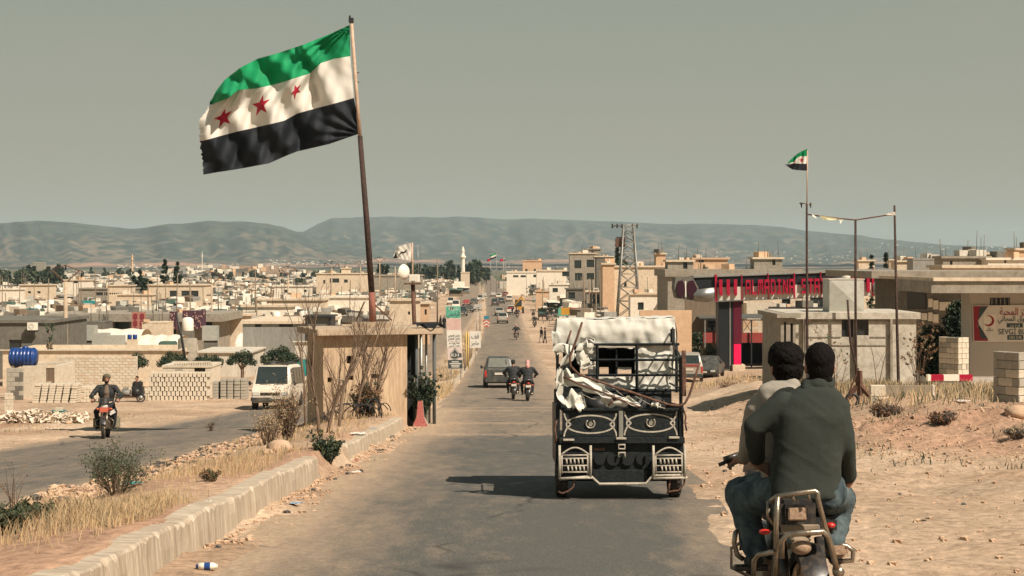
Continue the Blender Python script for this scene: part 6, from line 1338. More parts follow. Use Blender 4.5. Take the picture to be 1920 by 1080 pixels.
# cargo bed
x0, z0 = T(178, 700); x1, z1 = T(862, 540)
mb = MB(); mb.b2(x0, x0 + .05, .04, 1.75, z0, z1 + .05); mb.build('side_board', TBLK, TR); mb = MB(); mb.b2(x1 - .05, x1, .04, 1.75, z0, z1 + .05); mb.build('side_board', TBLK, TR); MB().b2(x0 + .05, x1 - .05, .04, 1.75, z0, z0 + .04).build('bed_floor', TBLK, TR)
mb = MB(); mb.b2(x0, x1, .1, 1.7, .42, z0 - .01); mb.build('chassis', TBLK, TR)
yB = 1.45
def fr(name, pts, r_, m_=TBLK, y_=yB): return MB().tube([(T(*p)[0], y_ if len(p) == 2 else p[2], T(*p)[1]) for p in [(q[0], q[1]) for q in pts]], r_, 4, smooth=False).build(name, m_, TR)
# perspective: things at depth yB appear smaller, so push their layout out by the same ratio
kk = (Yt + yB) / Yt
def TB_(x, y):
    u, v = 980 + x / 2.842, 580 + y / 2.842; p = P(u, v, Yt + yB); return p.x - tx0, p.z - tz0 - yB * math.tan(TR.rotation_euler[0])
def frb(name, pts, r_=.017, m_=TBLK, y_=yB - .05): return MB().tube([(TB_(*p)[0], y_, TB_(*p)[1]) for p in pts], r_, 4, smooth=False).build(name, m_, TR)
for yy in (187, 270, 351, 433): frb('rack_rail', [(330, yy + 2), (838, yy)])
for xx_ in (398, 610, 822): frb('rack_post', [(xx_, 187), (xx_, 445)], .02)
frb('rack_post', [(186, 230), (186, 560)], .02)
tb('front_board', 185, 440, 860, 560, yB, .04, TBLK)
# side rails running back to the corner posts
for s_, xr in ((1, 862), (-1, 182)):
    a = T(xr, 540); 
    MB().tube([(a[0] - s_ * .03, .06, z1), (a[0] - s_ * .03, .06, z1 + (.62 if s_ > 0 else .55))], .022, 4, smooth=False).build('corner_post', TBLK, TR)
    for k, zt in enumerate((.25, .45, .62) if s_ > 0 else (.3,)): MB().tube([(a[0] - s_ * .03, .06, z1 + zt), (a[0] - s_ * .03, yB, z1 + zt + .05)], .014, 4, smooth=False).build('side_rail', TBLK, TR)
MB().tube([(T(850, 0)[0], .06, z1 + .62), (T(850, 0)[0], yB, z1 + .95)], .014, 4, smooth=False).build('side_rail', TBLK, TR)
tb('rust_plate', 852, 226, 874, 470, -.02, .04, RUST, par=TR); tb('mirror', 832, 92, 858, 186, .9, .05, BLACK, .02); bar('mirror_arm', [(845, 186), (852, 230)], .01, .9, RUST)
# black sacks in the bed
mb = MB(); [mb.ell((x, 1.15, z1 + .02), (.16, .14, .12), 10, 7) for x in (-.2, .05, .3, .52)]; mb.build('cargo_sack', BLACK, TR)
# tarpaulin: rear wall with window, top bulge
TARP = mat('dirty_tarpaulin', (.66, .65, .58), (.52, .515, .45), 1.6, .62, .5, 6, dirt=(.36, .31, .23, .35))
def tfold(u, v, amp=1): return amp * (.004 * math.sin(u * 21 + v * 7) + .006 * math.sin(u * 9 - v * 13) + .03 * float(mnoise.noise(Vector((u * 4, v * 4, 1)))) + .010 * float(mnoise.noise(Vector((u * 13, v * 5, 4)))))
def quadsurf(mb, c, y_, nu, nv, amp=1, bul=0): # c: 4 crop corners TL TR BR BL
    def f(i, j):
        p = [c[0][q] * (1 - i) * (1 - j) + c[1][q] * i * (1 - j) + c[2][q] * i * j + c[3][q] * (1 - i) * j for q in (0, 1)]; a = TB_(*p); return (a[0], y_ + tfold(a[0] * 2, a[1] * 2, amp) - bul * math.sin(j * math.pi) ** .5, a[1] + .01 * math.sin(i * 13))
    mb.grid(f, nu, nv)
mb = MB(); quadsurf(mb, [(350, 180), (405, 180), (405, 440), (350, 440)], yB + .06, 6, 20); quadsurf(mb, [(604, 180), (822, 180), (822, 440), (604, 440)], yB + .06, 22, 24); quadsurf(mb, [(405, 180), (604, 180), (604, 208), (405, 208)], yB + .06, 20, 4); quadsurf(mb, [(405, 352), (604, 352), (604, 440), (405, 440)], yB + .06, 20, 8)
mb.build('rear_sheet', TARP, TR)
mb = MB(); quadsurf(mb, [(186, 55), (818, 44), (824, 190), (172, 200)], yB + .02, 60, 18, .9, .035)
a = TB_(186, 55); b_ = TB_(818, 44)
mb.grid(lambda i, j: (a[0] + (b_[0] - a[0]) * i, yB + .02 + 1.15 * j, a[1] + (b_[1] - a[1]) * i + .05 * math.sin(j * 3.14) - .12 * j * j + tfold(i * 3, j * 2, .7)), 40, 12)
for sx_, q in ((a[0], 0), (b_[0], 1)): mb.grid(lambda i, j: (sx_ + (.03 if q else -.03) * math.sin(j * 5), yB + .02 + 1.1 * i, a[1] - j * .72 + tfold(i * 4, j * 3, .5)), 10, 10)
mb.build('canopy_sheet', TARP, TR)
mb = MB(); quadsurf(mb, [(150, 120), (200, 120), (210, 215), (160, 200)], yB - .25, 10, 12, 1.5, .05); mb.build('canopy_bulge', TARP, TR)
wf = MB(); p, q = TB_(405, 205), TB_(604, 352)
for (A, B_, C, D) in ((p[0] - .02, p[0] + .0, p[1], q[1]), (q[0], q[0] + .02, p[1], q[1])): wf.b2(A, B_, yB + .0, yB + .02, D, C)
wf.b2(p[0], q[0], yB, yB + .02, p[1] - .0, p[1] + .02); wf.b2(p[0], q[0], yB, yB + .02, q[1] - .02, q[1]); wf.build('window_frame', CRM, TR); wf = MB(); m_ = (p[0] + q[0]) / 2; wf.b2(m_ - .012, m_ + .012, yB + .03, yB + .05, q[1], p[1]); wf.build('window_post', TBLK, TR)
# cab seen through the window
mb = MB(); mb.b2(-.6, .6, 2.9, 2.95, .5, 1.36); mb.b2(-.6, .6, 2.9, 2.95, 1.60, 1.9); mb.b2(-.6, .6, 1.6, 2.9, 1.88, 1.92); mb.b2(-.6, -.36, 2.9, 2.95, 1.36, 1.6); mb.b2(.36, .6, 2.9, 2.95, 1.36, 1.6); mb.b2(-.62, -.54, 1.6, 2.9, 1.2, 1.7); mb.b2(.54, .62, 1.6, 2.9, 1.2, 1.7); mb.b2(-.55, .55, 1.65, 1.8, .6, 1.30); mb.box((-.12, 2.9, 1.5), (.06, .05, .5)); mb.box((.1, 2.9, 1.5), (.12, .05, .5)); mb.build('cab', TBLK, TR)
mb = MB(); mb.b2(-.5, .5, 1.9, 2.3, .75, .95); mb.tube([(-.3, 2.3, 1.30), (0, 2.45, 1.24), (.3, 2.3, 1.30)], .02, 6); mb.build('driver_seat', SEATM, TR)
# torn tarpaulin hanging from the left rail
def strip(name, pts, wds, y0, tw=0.0, nseg=26, nw=8):
    mb = MB(); q = [T(*p) for p in pts]; n_ = len(q) - 1
    def f(i, j):
        s_ = j * n_; k = min(int(s_), n_ - 1); fr_ = s_ - k; fr_ = fr_ * fr_ * (3 - 2 * fr_); cx, cz = q[k][0] * (1 - fr_) + q[k + 1][0] * fr_, q[k][1] * (1 - fr_) + q[k + 1][1] * fr_
        w_ = float(np.interp(j, np.linspace(0, 1, len(wds)), wds)) / 439; d = Vector((q[k + 1][0] - q[k][0], q[k + 1][1] - q[k][1])).normalized(); a = (i - .5) * w_; an = tw * j * 3
        e_ = .035 * math.sin(i * 6 + j * 5 + y0 * 20) + .03 * float(mnoise.noise(Vector((i * 3 + y0 * 9, j * 5, 1))))
        return (cx - d.y * a * math.cos(an) + e_ * .35, y0 + a * math.sin(an) * .8 + e_, cz + d.x * a * math.cos(an) + .02 * math.sin(j * 20 + i * 6))
    mb.grid(f, nw * 2, nseg); return mb.build(name, TARP, TR)
strip('torn_sheet', [(175, 235), (225, 205), (255, 250), (215, 300), (200, 330)], [40, 70, 60, 40, 20], -.02, .4)
strip('torn_sheet', [(290, 225), (330, 200), (372, 168), (365, 235)], [20, 90, 60, 5], .05, .2)
strip('torn_sheet', [(300, 235), (330, 290), (320, 330), (385, 300)], [60, 80, 60, 20], .02, .7)
strip('torn_sheet', [(215, 330), (240, 380), (330, 400), (430, 450), (495, 470)], [40, 70, 80, 70, 30], -.01, .3)
strip('torn_sheet', [(205, 330), (200, 400), (190, 460), (235, 520)], [30, 60, 50, 70], -.05, .5)
strip('torn_sheet', [(240, 470), (290, 500), (330, 535)], [80, 110, 40], -.03, .2)
strip('torn_sheet', [(420, 490), (480, 500), (560, 490), (635, 525)], [30, 70, 60, 6], -.02, .4)
strip('torn_sheet', [(690, 520), (720, 510), (735, 530)], [10, 26, 16], .0, .2, 12, 4)
bar('bent_pipe', [(318, 75), (290, 160), (252, 262), (255, 310), (300, 355), (400, 390), (500, 425), (600, 455), (700, 490), (780, 515), (830, 520), (862, 508), (885, 470), (915, 380), (944, 290)], .015, -.10, RUST)
bar('bent_pipe', [(262, 118), (248, 160), (234, 205)], .013, .1, RUST); bar('bent_pipe', [(218, 365), (300, 405), (400, 440), (500, 480), (622, 527)], .012, -.07, RUST); bar('bent_pipe', [(498, 480), (455, 520)], .012, -.05, RUST)
for (a, b_) in (((320, 460), (420, 485)), ((600, 470), (760, 535)), ((500, 440), (610, 500))): bar('cord', [a, ((a[0] + b_[0]) / 2, (a[1] + b_[1]) / 2 + 12), b_], .004, -.04, CRM)
bar('hanging_chain', [(862, 545), (872, 580), (868, 610), (876, 655)], .012, .0, RUST); bar('hanging_chain', [(182, 600), (172, 640), (180, 690), (176, 720)], .012, .0, RUST)
tb('registration_strip', 380, 745, 440, 760, .04, .02, RUST)
# ------------------------------------------------------------------ people
SKIN = mat('tanned_skin', (.34, .18, .115), (.28, .145, .09), 20, .6); HAIR = mat('black_hair', (.012, .010, .009), (.005, .0045, .004), 60, .7, .6, 90, spec=.06, stretch=(1, 1, .4)); 
JACK = mat('grey_green_fleece', (.036, .042, .035), (.026, .031, .026), 5, .95, .12, 80); HOOD = mat('light_grey_hoodie', (.33, .30, .25), (.26, .235, .195), 6, .95, .15, 80); JEAN = mat('faded_blue_jeans', (.105, .140, .145), (.016, .028, .036), 9, .9, .2, 70, contrast=.18); SHOE = mat('black_shoe', (.03, .028, .026), (.018, .017, .016), 5, .7)
DKJ = mat('black_jacket', (.032, .034, .034), (.018, .02, .02), 6, .7, .3, 20); KHAK = mat('brown_shirt', (.17, .13, .09), (.12, .09, .065), 6, .95); DKT = mat('dark_trousers', (.03, .034, .036), (.02, .022, .024), 6, .95); TURB = mat('green_brown_scarf', (.13, .12, .08), (.08, .07, .045), 22, .95, contrast=.12); KEFF = mat('red_white_scarf', (.62, .50, .45), (.45, .06, .06), 45, .95, contrast=.06); ROBE = mat('black_robe', (.02, .022, .025), (.012, .014, .016), 6, .95); CYAN = mat('pale_blue_scarf', (.35, .48, .50), (.2, .34, .36), 8, .9)
def loft_prims(secs, Yc, cf):
    # stacked ellipses given as crop rows: (y, centre x, half width px, half depth m, y shift)
    vs = []; n = 28
    for (y, cx_, hw_, dp, sh_) in secs:
        c0_ = cf(cx_, y, Yc + sh_); w_ = hw_ * .00127
        for k in range(n):
            a = 2 * math.pi * k / n; ca, sa = math.cos(a), math.sin(a); vs.append((c0_.x + w_ * math.copysign(abs(ca) ** .8, ca), c0_.y + dp * math.copysign(abs(sa) ** .8, sa), c0_.z))
    m = len(secs); fs = [(i * n + k, i * n + (k + 1) % n, (i + 1) * n + (k + 1) % n, (i + 1) * n + k) for i in range(m - 1) for k in range(n)] + [tuple(range(n)), tuple(range(m * n - 1, (m - 1) * n - 1, -1))]
    return ('m', vs, fs)
def blob(name, prims, vox, m_, parent, smooth=4, wr=0.0, wf=9.0, loc=None):
    """one continuous surface grown round tapered capsules and ellipsoids"""
    mb = MB()
    for p in prims:
        if p[0] == 'c':
            a, b_, r0, r1 = Vector(p[1]), Vector(p[2]), p[3], p[4]; d = b_ - a; L_ = max(d.length, 1e-4); n_ = d / L_; pts = []; rs = []
            for k in range(5): an = math.pi / 2 * (1 - k / 4); pts.append(a - n_ * r0 * math.sin(an)); rs.append(max(r0 * math.cos(an), .0015))
            for k in range(5): an = math.pi / 2 * k / 4; pts.append(b_ + n_ * r1 * math.sin(an)); rs.append(max(r1 * math.cos(an), .0015))
            mb.tube(pts, rs, 14)
        elif p[0] == 'm': mb.add(p[1], p[2], 0, True)
        else: mb.ell(p[1], p[2], 18, 12, rot=p[3] if len(p) > 3 else None)
    o_ = mb.build(name, m_, parent)
    r_ = o_.modifiers.new('r', 'REMESH'); r_.mode = 'VOXEL'; r_.voxel_size = vox; r_.use_smooth_shade = True
    s_ = o_.modifiers.new('s', 'SMOOTH'); s_.iterations = smooth; s_.factor = .6
    dg = bpy.context.evaluated_depsgraph_get(); me = bpy.data.meshes.new_from_object(o_.evaluated_get(dg)); o_.modifiers.clear(); old = o_.data; o_.data = me; bpy.data.meshes.remove(old)
    if wr:
        n = len(me.vertices); co = np.zeros(n * 3); me.vertices.foreach_get('co', co); co = co.reshape(-1, 3); no = np.zeros(n * 3); me.vertex_normals.foreach_get('vector', no); no = no.reshape(-1, 3)
        a = fbm(co[:, 0] * wf * .8 + co[:, 2] * wf * .5, co[:, 2] * wf * 1.5 - co[:, 0] * wf * .4 + co[:, 1] * wf, 3, 11); b_ = 1 - np.abs(fbm(co[:, 0] * wf * .6 + 9 + co[:, 1] * wf, co[:, 2] * wf * 1.1 + co[:, 0] * wf * .7, 3, 17)) * 3
        co = co + no * ((a * .8 + np.clip(b_, 0, 1) * .7) * wr)[:, None]; me.vertices.foreach_set('co', co.ravel()); me.update()
    me.polygons.foreach_set('use_smooth', np.ones(len(me.polygons), bool))
    if m_ is not me.materials[0] if me.materials else True: me.materials.clear(); me.materials.append(m_)
    return o_
def head_prims(c, fwd, s_=1.0, up=(0, 0, 1)):
    c = Vector(c); f = Vector(fwd).normalized(); u = Vector(up).normalized(); r_ = f.cross(u).normalized(); M = Matrix((r_, f, u)).transposed()
    q = lambda x, y, z: c + (r_ * x + f * y + u * z) * s_
    return [('e', q(0, -.005, .03), (.076 * s_, .094 * s_, .092 * s_), M), ('e', q(0, .03, -.05), (.060 * s_, .066 * s_, .062 * s_), M), ('c', q(0, .045, -.085), q(0, .03, -.07), .026 * s_, .036 * s_), ('c', q(0, .092, .005), q(0, .108, -.025), .010 * s_, .015 * s_),
            ('c', q(-.025, .084, -.058), q(.025, .084, -.058), .009 * s_, .009 * s_), ('c', q(-.05, .075, .028), q(.05, .075, .028), .012 * s_, .012 * s_), ('e', q(-.084, -.005, -.012), (.012 * s_, .024 * s_, .034 * s_), M), ('e', q(.084, -.005, -.012), (.014 * s_, .022 * s_, .034 * s_), M),
            ('c', q(0, -.015, -.05), q(0, -.045, -.17), .053 * s_, .060 * s_)], q, M
def hand_prims(w_, d, n_, s_=1.0, curl=.9, side=1):
    """wrist, pointing direction, palm normal"""
    w_ = Vector(w_); d = Vector(d).normalized(); n_ = (Vector(n_) - d * d.dot(Vector(n_))).normalized(); x = d.cross(n_) * side; P_ = []
    P_.append(('c', w_ - d * .03 * s_, w_ + d * .02 * s_, .026 * s_, .028 * s_))
    for k in (-1, 0, 1): P_.append(('c', w_ + x * .018 * k * s_, w_ + d * .075 * s_ + x * .025 * k * s_, .017 * s_, .014 * s_))
    for k, L_ in enumerate((.066, .078, .072, .056)):
        b_ = w_ + d * .085 * s_ + x * (-.034 + .0225 * k) * s_; a = 0; p = b_; dd = d
        for seg, f in enumerate((.46, .32, .24)):
            a += curl * (.55, .75, .5)[seg]; dd = (d * math.cos(a) + n_ * math.sin(a)).normalized(); q = p + dd * L_ * f * 1.25 * s_; P_.append(('c', p, q, (.0092 - .0008 * seg) * s_, (.0085 - .0008 * seg) * s_)); p = q
    t0 = w_ + d * .02 * s_ - x * .026 * s_; t1_ = t0 + (d * .6 - x * .7 + n_ * .35).normalized() * .038 * s_; t2 = t1_ + (d * .9 - x * .1 + n_ * .6).normalized() * .032 * s_; P_ += [('c', t0, t1_, .014 * s_, .0105 * s_), ('c', t1_, t2, .0105 * s_, .009 * s_)]
    return P_
def rider(label, cat='person', jacket=DKJ, trousers=DKT, head='hair', vox=.022, lean=0, shirt=None, beard=False, group=None, size=1.0, wide=1.0):
    """astride a motorcycle facing +Y, origin on the ground under the rear axle"""
    t = thing('person', label, cat, (0, 0, 0), 0, group); hp = Vector((0, .30, .90)); ch = Vector((0, .36 + lean, 1.22)); nk = Vector((0, .39 + lean, 1.47)); hd = Vector((0, .42 + lean, 1.64)); W_ = wide
    hpz, q, M = head_prims(hd, (0, 1, -.08), .98); prims = hpz; hv = min(vox, .012)
    hands = []
    for s_ in (-1, 1): hands += hand_prims((s_ * .33, .74, 1.075), (s_ * .12, .9, -.25), (0, .2, -1), 1.0, 1.1, s_)
    blob('body', prims + hands + [('c', nk - Vector((0, .02, .1)), nk, .06, .055)] + [('c', Vector((s_ * .12, .37 + lean, 1.38)), Vector((0, .34, 1.1)), .04, .05) for s_ in (-1, 1)] + [('c', Vector((s_ * .18 * wide, .385, 1.38)), Vector((s_ * .34 * wide, .50, 1.16)), .022, .022) for s_ in (-1, 1)] + [('c', Vector((s_ * .34 * wide, .50, 1.16)), Vector((s_ * .33, .74, 1.075)), .022, .024) for s_ in (-1, 1)], hv, SKIN, t, 2)
    J = [('e', hp + Vector((0, 0, .06)), (.17 * W_, .14, .16)), ('e', (0, .32 + lean * .5, 1.1), (.17 * W_, .125, .2)), ('e', ch + Vector((0, 0, .03)), (.20 * W_, .13, .2)), ('c', (-.155 * W_, .37 + lean, 1.40), (.155 * W_, .37 + lean, 1.40), .075, .075), ('c', nk - Vector((0, .0, .06)), nk - Vector((0, 0, .02)), .085, .07)]
    for s_ in (-1, 1): J += [('c', (s_ * .19 * W_, .38 + lean, 1.39), (s_ * .34 * W_, .50 + lean * .5, 1.16), .072, .058), ('c', (s_ * .34 * W_, .50 + lean * .5, 1.16), (s_ * .33, .71, 1.085), .056, .042)]
    blob('jacket', J, vox, jacket, t, 3, .010, 12)
    Tt = [('c', (-.09, .28, .90), (.09, .28, .90), .135, .135)]
    for s_ in (-1, 1): Tt += [('c', (s_ * .12, .33, .86), (s_ * .25, .72, .74), .10, .072), ('c', (s_ * .25, .72, .74), (s_ * .22, .58, .38), .07, .052)]
    blob('trousers', Tt, vox, trousers, t, 3, .008, 14)
    blob('shoe', [('c', (-.22, .54, .30), (-.24, .72, .28), .045, .04)], vox, SHOE, t, 2); blob('shoe', [('c', (.22, .54, .30), (.24, .72, .28), .045, .04)], vox, SHOE, t, 2)
    if shirt: blob('shirt', [('e', ch + Vector((0, .055, -.0)), (.10, .10, .22)), ('c', (0, .42 + lean, 1.42), (0, .45 + lean, 1.25), .06, .09)], vox, shirt, t, 2, .004)
    if head == 'hair': blob('hair', [('e', q(0, -.018, .045), (.084, .098, .090), M), ('e', q(0, -.05, -.0), (.074, .06, .075), M)], hv, HAIR, t, 2, .006, 40)
    else:
        hm_ = {'turban': TURB, 'keffiyeh': KEFF, 'cap': DKJ, 'blue': CYAN}[head]; pr = [('e', q(0, -.01, .065), (.096, .108, .075), M), ('e', q(0, -.05, .01), (.085, .07, .09), M)]
        if head in ('turban', 'blue'): pr += [('c', q(-.09, .02, .05), q(.09, .02, .07), .032, .03), ('c', q(.08, -.03, .05), q(.10, -.02, -.06), .03, .03)]
        if head == 'keffiyeh': pr += [('c', q(0, -.07, 0), q(0, -.10, -.16), .07, .10)]
        blob('headscarf' if head != 'cap' else 'cap', pr, hv, hm_, t, 2, .006, 30)
    if beard: blob('beard', [('e', q(0, .055, -.085), (.048, .04, .045), M), ('c', q(-.055, .02, -.03), q(-.03, .06, -.085), .02, .03), ('c', q(.055, .02, -.03), q(.03, .06, -.085), .02, .03)], hv, HAIR, t, 2, .005, 60)
    mb = MB()
    for s_ in (-1, 1): mb.ell(q(s_ * .030, .089, .012), (.011, .006, .006), 8, 6)
    mb.build('eye', HAIR, t)
    if group or True: t.scale = (size, size, size)
    return t
def ride(m_, r_, x, y, rz):
    place(m_, x, y, rz); r_.location = m_.location; r_.rotation_euler = m_.rotation_euler
# oncoming rider on the left road
x, y = hitr(187, 824); m1 = motorcycle('brown and black motorcycle with saddle bags coming toward the camera on left road', None, MARO, 2)
PNL = mat('khaki_canvas', (.30, .26, .17), (.2, .17, .11), 6, .9, .5, 20)
for s_ in (-1, 1): MB().box((s_ * .24, .30, .42), (.22, .5, .34)).build('saddle_bag', PNL, m1, bevel=.04)
MB().box((0, 1.19, .80), (.22, .02, .13)).build('front_plate', mat('orange_plate', (.55, .14, .08), (.45, .10, .06), 40, .6), m1)
MB().box((-.20, .95, .72), (.16, .02, .10), ry=.5).build('white_cloth', CW, m1)
r1 = rider('bearded man in dark jacket and scarf turban riding toward the camera', jacket=DKJ, shirt=KHAK, head='turban', beard=True, vox=.012, wide=1.2); ride(m1, r1, x - .15, y + 1.45, R(189))
# pair ahead
for (u, v, lab, mlab, hd_, c) in ((963, 749, 'man in dark jacket riding left of the pair ahead of the cargo tricycle', 'motorcycle with white number plate on the left of the riding pair', 'cap', MBLK), (990, 752, 'man with red checked headscarf riding on the right of the pair', 'motorcycle with big red tail lamp on the right of the riding pair', 'keffiyeh', MARO)):
    x, y = hitr(u, v); mm = motorcycle(mlab, None, c, 1); rr_ = rider(lab, jacket=DKJ, head=hd_, vox=.02, wide=1.28); ride(mm, rr_, x, y, R(2)); last = (mm, rr_)
mt_, rt_ = tree_of(last[0]), tree_of(last[1])
for (u, v, rz, lab, s_) in ((968, 637, 180, 'rider of the middle road motorcycle nearest behind the van', 1), (1003, 614, 175, 'rider of the motorcycle near the two standing pedestrians', 1), (970, 597, 0, 'small far rider beside the white pickup', 1), (1027, 602, 178, 'rider half hidden beside the vendor cart', 1)):
    x, y = hitr(u, v); a = dup(last[0], (0, 0, 0), 0, 'small distant motorcycle under the ' + lab, 'distant motorcycles', tree=mt_); b_ = dup(last[1], (0, 0, 0), 0, lab + ' in dark clothes', 'distant riders', tree=rt_); ride(a, b_, x, y, R(rz))
def walker(label, top=DKJ, bottom=DKT, hd_=HAIR, robe=False, stride=.18, group=None, arm=.2):
    t = thing('person', label, 'person', (0, 0, 0), 0, group); hp_, q, M = head_prims((0, .02, 1.60), (0, 1, 0), 1); 
    blob('body', hp_ + hand_prims((-.25, .04, .86), (0, .1, -1), (0, 1, 0), 1, .5, -1) + hand_prims((.25, .10, .86), (0, .1, -1), (0, 1, 0), 1, .5, 1) + [('c', (0, 0, 1.45), (0, 0, 1.1), .06, .1)] + [('c', (s_ * .17, 0, 1.38), (s_ * .25, .05, .88), .035, .028) for s_ in (-1, 1)] + [('c', (s_ * .16, 0, 1.36), (0, 0, 1.36), .05, .05) for s_ in (-1, 1)], .016, SKIN, t, 2)
    if robe: blob('robe', [('e', (0, 0, 1.25), (.19, .12, .26)), ('c', (-.14, 0, 1.37), (.14, 0, 1.37), .07, .07), ('c', (0, 0, 1.1), (0, 0, .3), .15, .23), ('c', (-.1, .05, .2), (.1, -.03, .2), .15, .15)] + [('c', (s_ * .19, 0, 1.35), (s_ * .24, .04, .92), .07, .07) for s_ in (-1, 1)], .03, top, t, 3)
    else:
        blob('jacket', [('e', (0, 0, 1.2), (.18, .12, .26)), ('c', (-.1, 0, .98), (.1, 0, .98), .11, .11), ('c', (-.15, 0, 1.38), (.15, 0, 1.38), .07, .07)] + [('c', (s_ * .2, 0, 1.36), (s_ * .26, .02, 1.12), .062, .052) for s_ in (-1, 1)] + [('c', (s_ * .26, .02, 1.12), (s_ * .25, .05, .92), .05, .042) for s_ in (-1, 1)], .025, top, t, 3)
        blob('trousers', [('c', (-.08, 0, .92), (.08, 0, .92), .12, .12)] + [('c', (s_ * .09, 0, .88), (s_ * .11, s_ * stride * .6, .48), .095, .068) for s_ in (-1, 1)] + [('c', (s_ * .11, s_ * stride * .6, .48), (s_ * .11, s_ * stride, .08), .066, .052) for s_ in (-1, 1)], .025, bottom, t, 3)
    for s_ in (-1, 1): blob('shoe', [('c', (s_ * .11, s_ * stride - .04, .045), (s_ * .12, s_ * stride + .13, .035), .045, .035)], .02, SHOE, t, 2)
    blob('hair' if hd_ is HAIR else 'headscarf', [('e', q(0, -.018, .045), (.086, .10, .092), M), ('e', q(0, -.05, -.0), (.077, .06, .075), M)], .016, hd_, t, 2)
    mb = MB(); [mb.ell(q(s_ * .030, .089, .012), (.011, .006, .006), 6, 5) for s_ in (-1, 1)]; mb.build('eye', HAIR, t); return t
w1 = walker('man in dark jacket and grey trousers on the left of two roadside pedestrians', bottom=HOOD); w2 = walker('man in black standing on the right of two roadside pedestrians', arm=.3)
w3 = walker('person in long black robe walking among the group beside left road', ROBE, robe=True, hd_=ROBE)
for w_, u, v, rz in ((w1, 1015, 643, -60), (w2, 1022, 644, 80), (w3, 833, 616, 170)): x, y = hitr(u, v); w_.location = (x, y, b1(x, y)); w_.rotation_euler = (0, 0, R(rz))
tw1, tw3 = tree_of(w1), tree_of(w3)
for (src, tr, u, v, lab) in ((w3, tw3, 826, 614, 'person in dark robe at the left of the group beside left road'), (w1, tw1, 840, 617, 'man right of the tallest robed walker beside the left road'), (w3, tw3, 848, 618, 'person half hidden behind the green end of price sign'), (w1, tw1, 1036, 600, 'man standing beside the vendor cart'), (w1, tw1, 793, 588, 'lone walker on the dirt track above the booth roof'),
                             (w1, tw1, 961, 592, 'pedestrian near the white pickup in the far road'), (w1, tw1, 1000, 602, 'man beside the dark covered cargo tricycle'), (w1, tw1, 1078, 590, 'figure under the white awning of market stall')):
    x, y = hitr(u, v); o_ = dup(src, (x, y, b1(x, y)), random.uniform(0, 6), lab, None, tree=tr)
# sitting or standing on the median by the yellow post
x, y = hitr(877, 662); o_ = dup(w3, (x, y, b1(x, y) + .1), 2.5, 'person in black standing on the median behind the yellow post', None, tree=tw3)
# three workers behind the stacked blocks
for (u, v, Y, src, lab, rz) in ((257, 706, 85, w1, 'man with dark hair sitting behind pale blocks left of the hut', 160), (311, 702, 85, w1, 'man leaning on the blocks in front of the hut wall', 200)):
    x = PX(u, Y); o_ = dup(w1, (x, Y, -(v - V0) / F * Y - 1.70), R(rz), lab, None, tree=tw1)
w4 = walker('worker with pale blue headscarf standing in the hut doorway', TARPT, hd_=CYAN); w4.location = (PX(375, 85.2), 85.2, -(699 - V0) / F * 85.2 - 1.70); w4.rotation_euler = (0, 0, R(180))

# ------------------------------------------------------------------ the two men on the near motorcycle
def C3(x, y, Y): return Vector(P(1320 + x / 2.4, 630 + y / 2.4, Y))
ny = 9.15; nx_ = PX(1511, ny); nz_ = b1(nx_, ny)
M0 = motorcycle('near chrome-racked motorcycle with two men aboard at the right', None, MBLK, 2)
place(M0, nx_, ny, R(3)); 
for ch_ in list(kids(M0)):
    if ch_.name.split('.')[0] in ('handlebar', 'mirror', 'indicator'):
        for g_ in kids(ch_): bpy.data.objects.remove(g_)
        bpy.data.objects.remove(ch_); continue
    if ch_.name.split('.')[0] in ('number_plate', 'tail_light', 'rear_rack', 'indicator') and ch_.name.split('.')[0] != 'indicator': 
        for g_ in kids(ch_): bpy.data.objects.remove(g_)
        bpy.data.objects.remove(ch_)
bpy.context.view_layer.update(); MI = M0.matrix_world.inverted()
def lc(x, y, Y): return MI @ C3(x, y, Y)
def nt_(name, pts, r_, m_=CHROME, n=9): return MB().tube([lc(*p) for p in pts], r_, n).build(name, m_, M0)
Y_ = 8.72
nt_('rear_rack', [(322, 735, 9.0), (300, 745, 8.95), (330, 722, Y_), (420, 708, Y_), (500, 698, Y_), (512, 705, Y_), (512, 730, Y_), (545, 860, Y_), (575, 950, Y_ + .05), (598, 1045, Y_ + .1)], .015)
nt_('rack_leg', [(332, 722, Y_), (325, 850, Y_), (325, 960, Y_ + .02), (314, 1085, Y_ + .1)], .015); nt_('rack_loop', [(348, 1000, Y_ - .02), (352, 920, Y_ - .03), (375, 893, Y_ - .04), (460, 886, Y_ - .05), (535, 880, Y_ - .04), (556, 900, Y_ - .03), (575, 960, Y_), (598, 1050, Y_)], .017)
nt_('rack_loop', [(222, 1085, Y_ + .15), (226, 1010, Y_ + .12), (245, 985, Y_ + .1), (315, 970, Y_)], .014); nt_('rack_stay', [(290, 745, 9.0), (288, 810, 9.0), (312, 850, 9.0)], .012); nt_('rack_stay', [(400, 715, Y_), (405, 745, Y_)], .008); nt_('rack_stay', [(470, 705, Y_), (474, 740, Y_)], .008)
nt_('crash_bar', [(178, 1005, 9.5), (150, 985, 9.5), (136, 930, 9.5), (142, 885, 9.5), (160, 870, 9.55)], .016); nt_('crash_bar', [(575, 935, 9.3), (640, 945, 9.3), (672, 965, 9.3), (668, 1010, 9.3), (600, 1015, 9.3)], .016)
def nb(name, x0, y0, x1, y1, Y, d, m_, bev=.012):
    a, b_ = lc(x0, y1, Y), lc(x1, y0, Y); return MB().b2(a.x, b_.x, a.y, a.y + d, a.z, b_.z).build(name, m_, M0, bevel=bev)
TAN = mat('dusty_plate_box', (.40, .27, .18), (.30, .20, .13), 14, .7, .3, 40, dirt=(.15, .10, .07, .7))
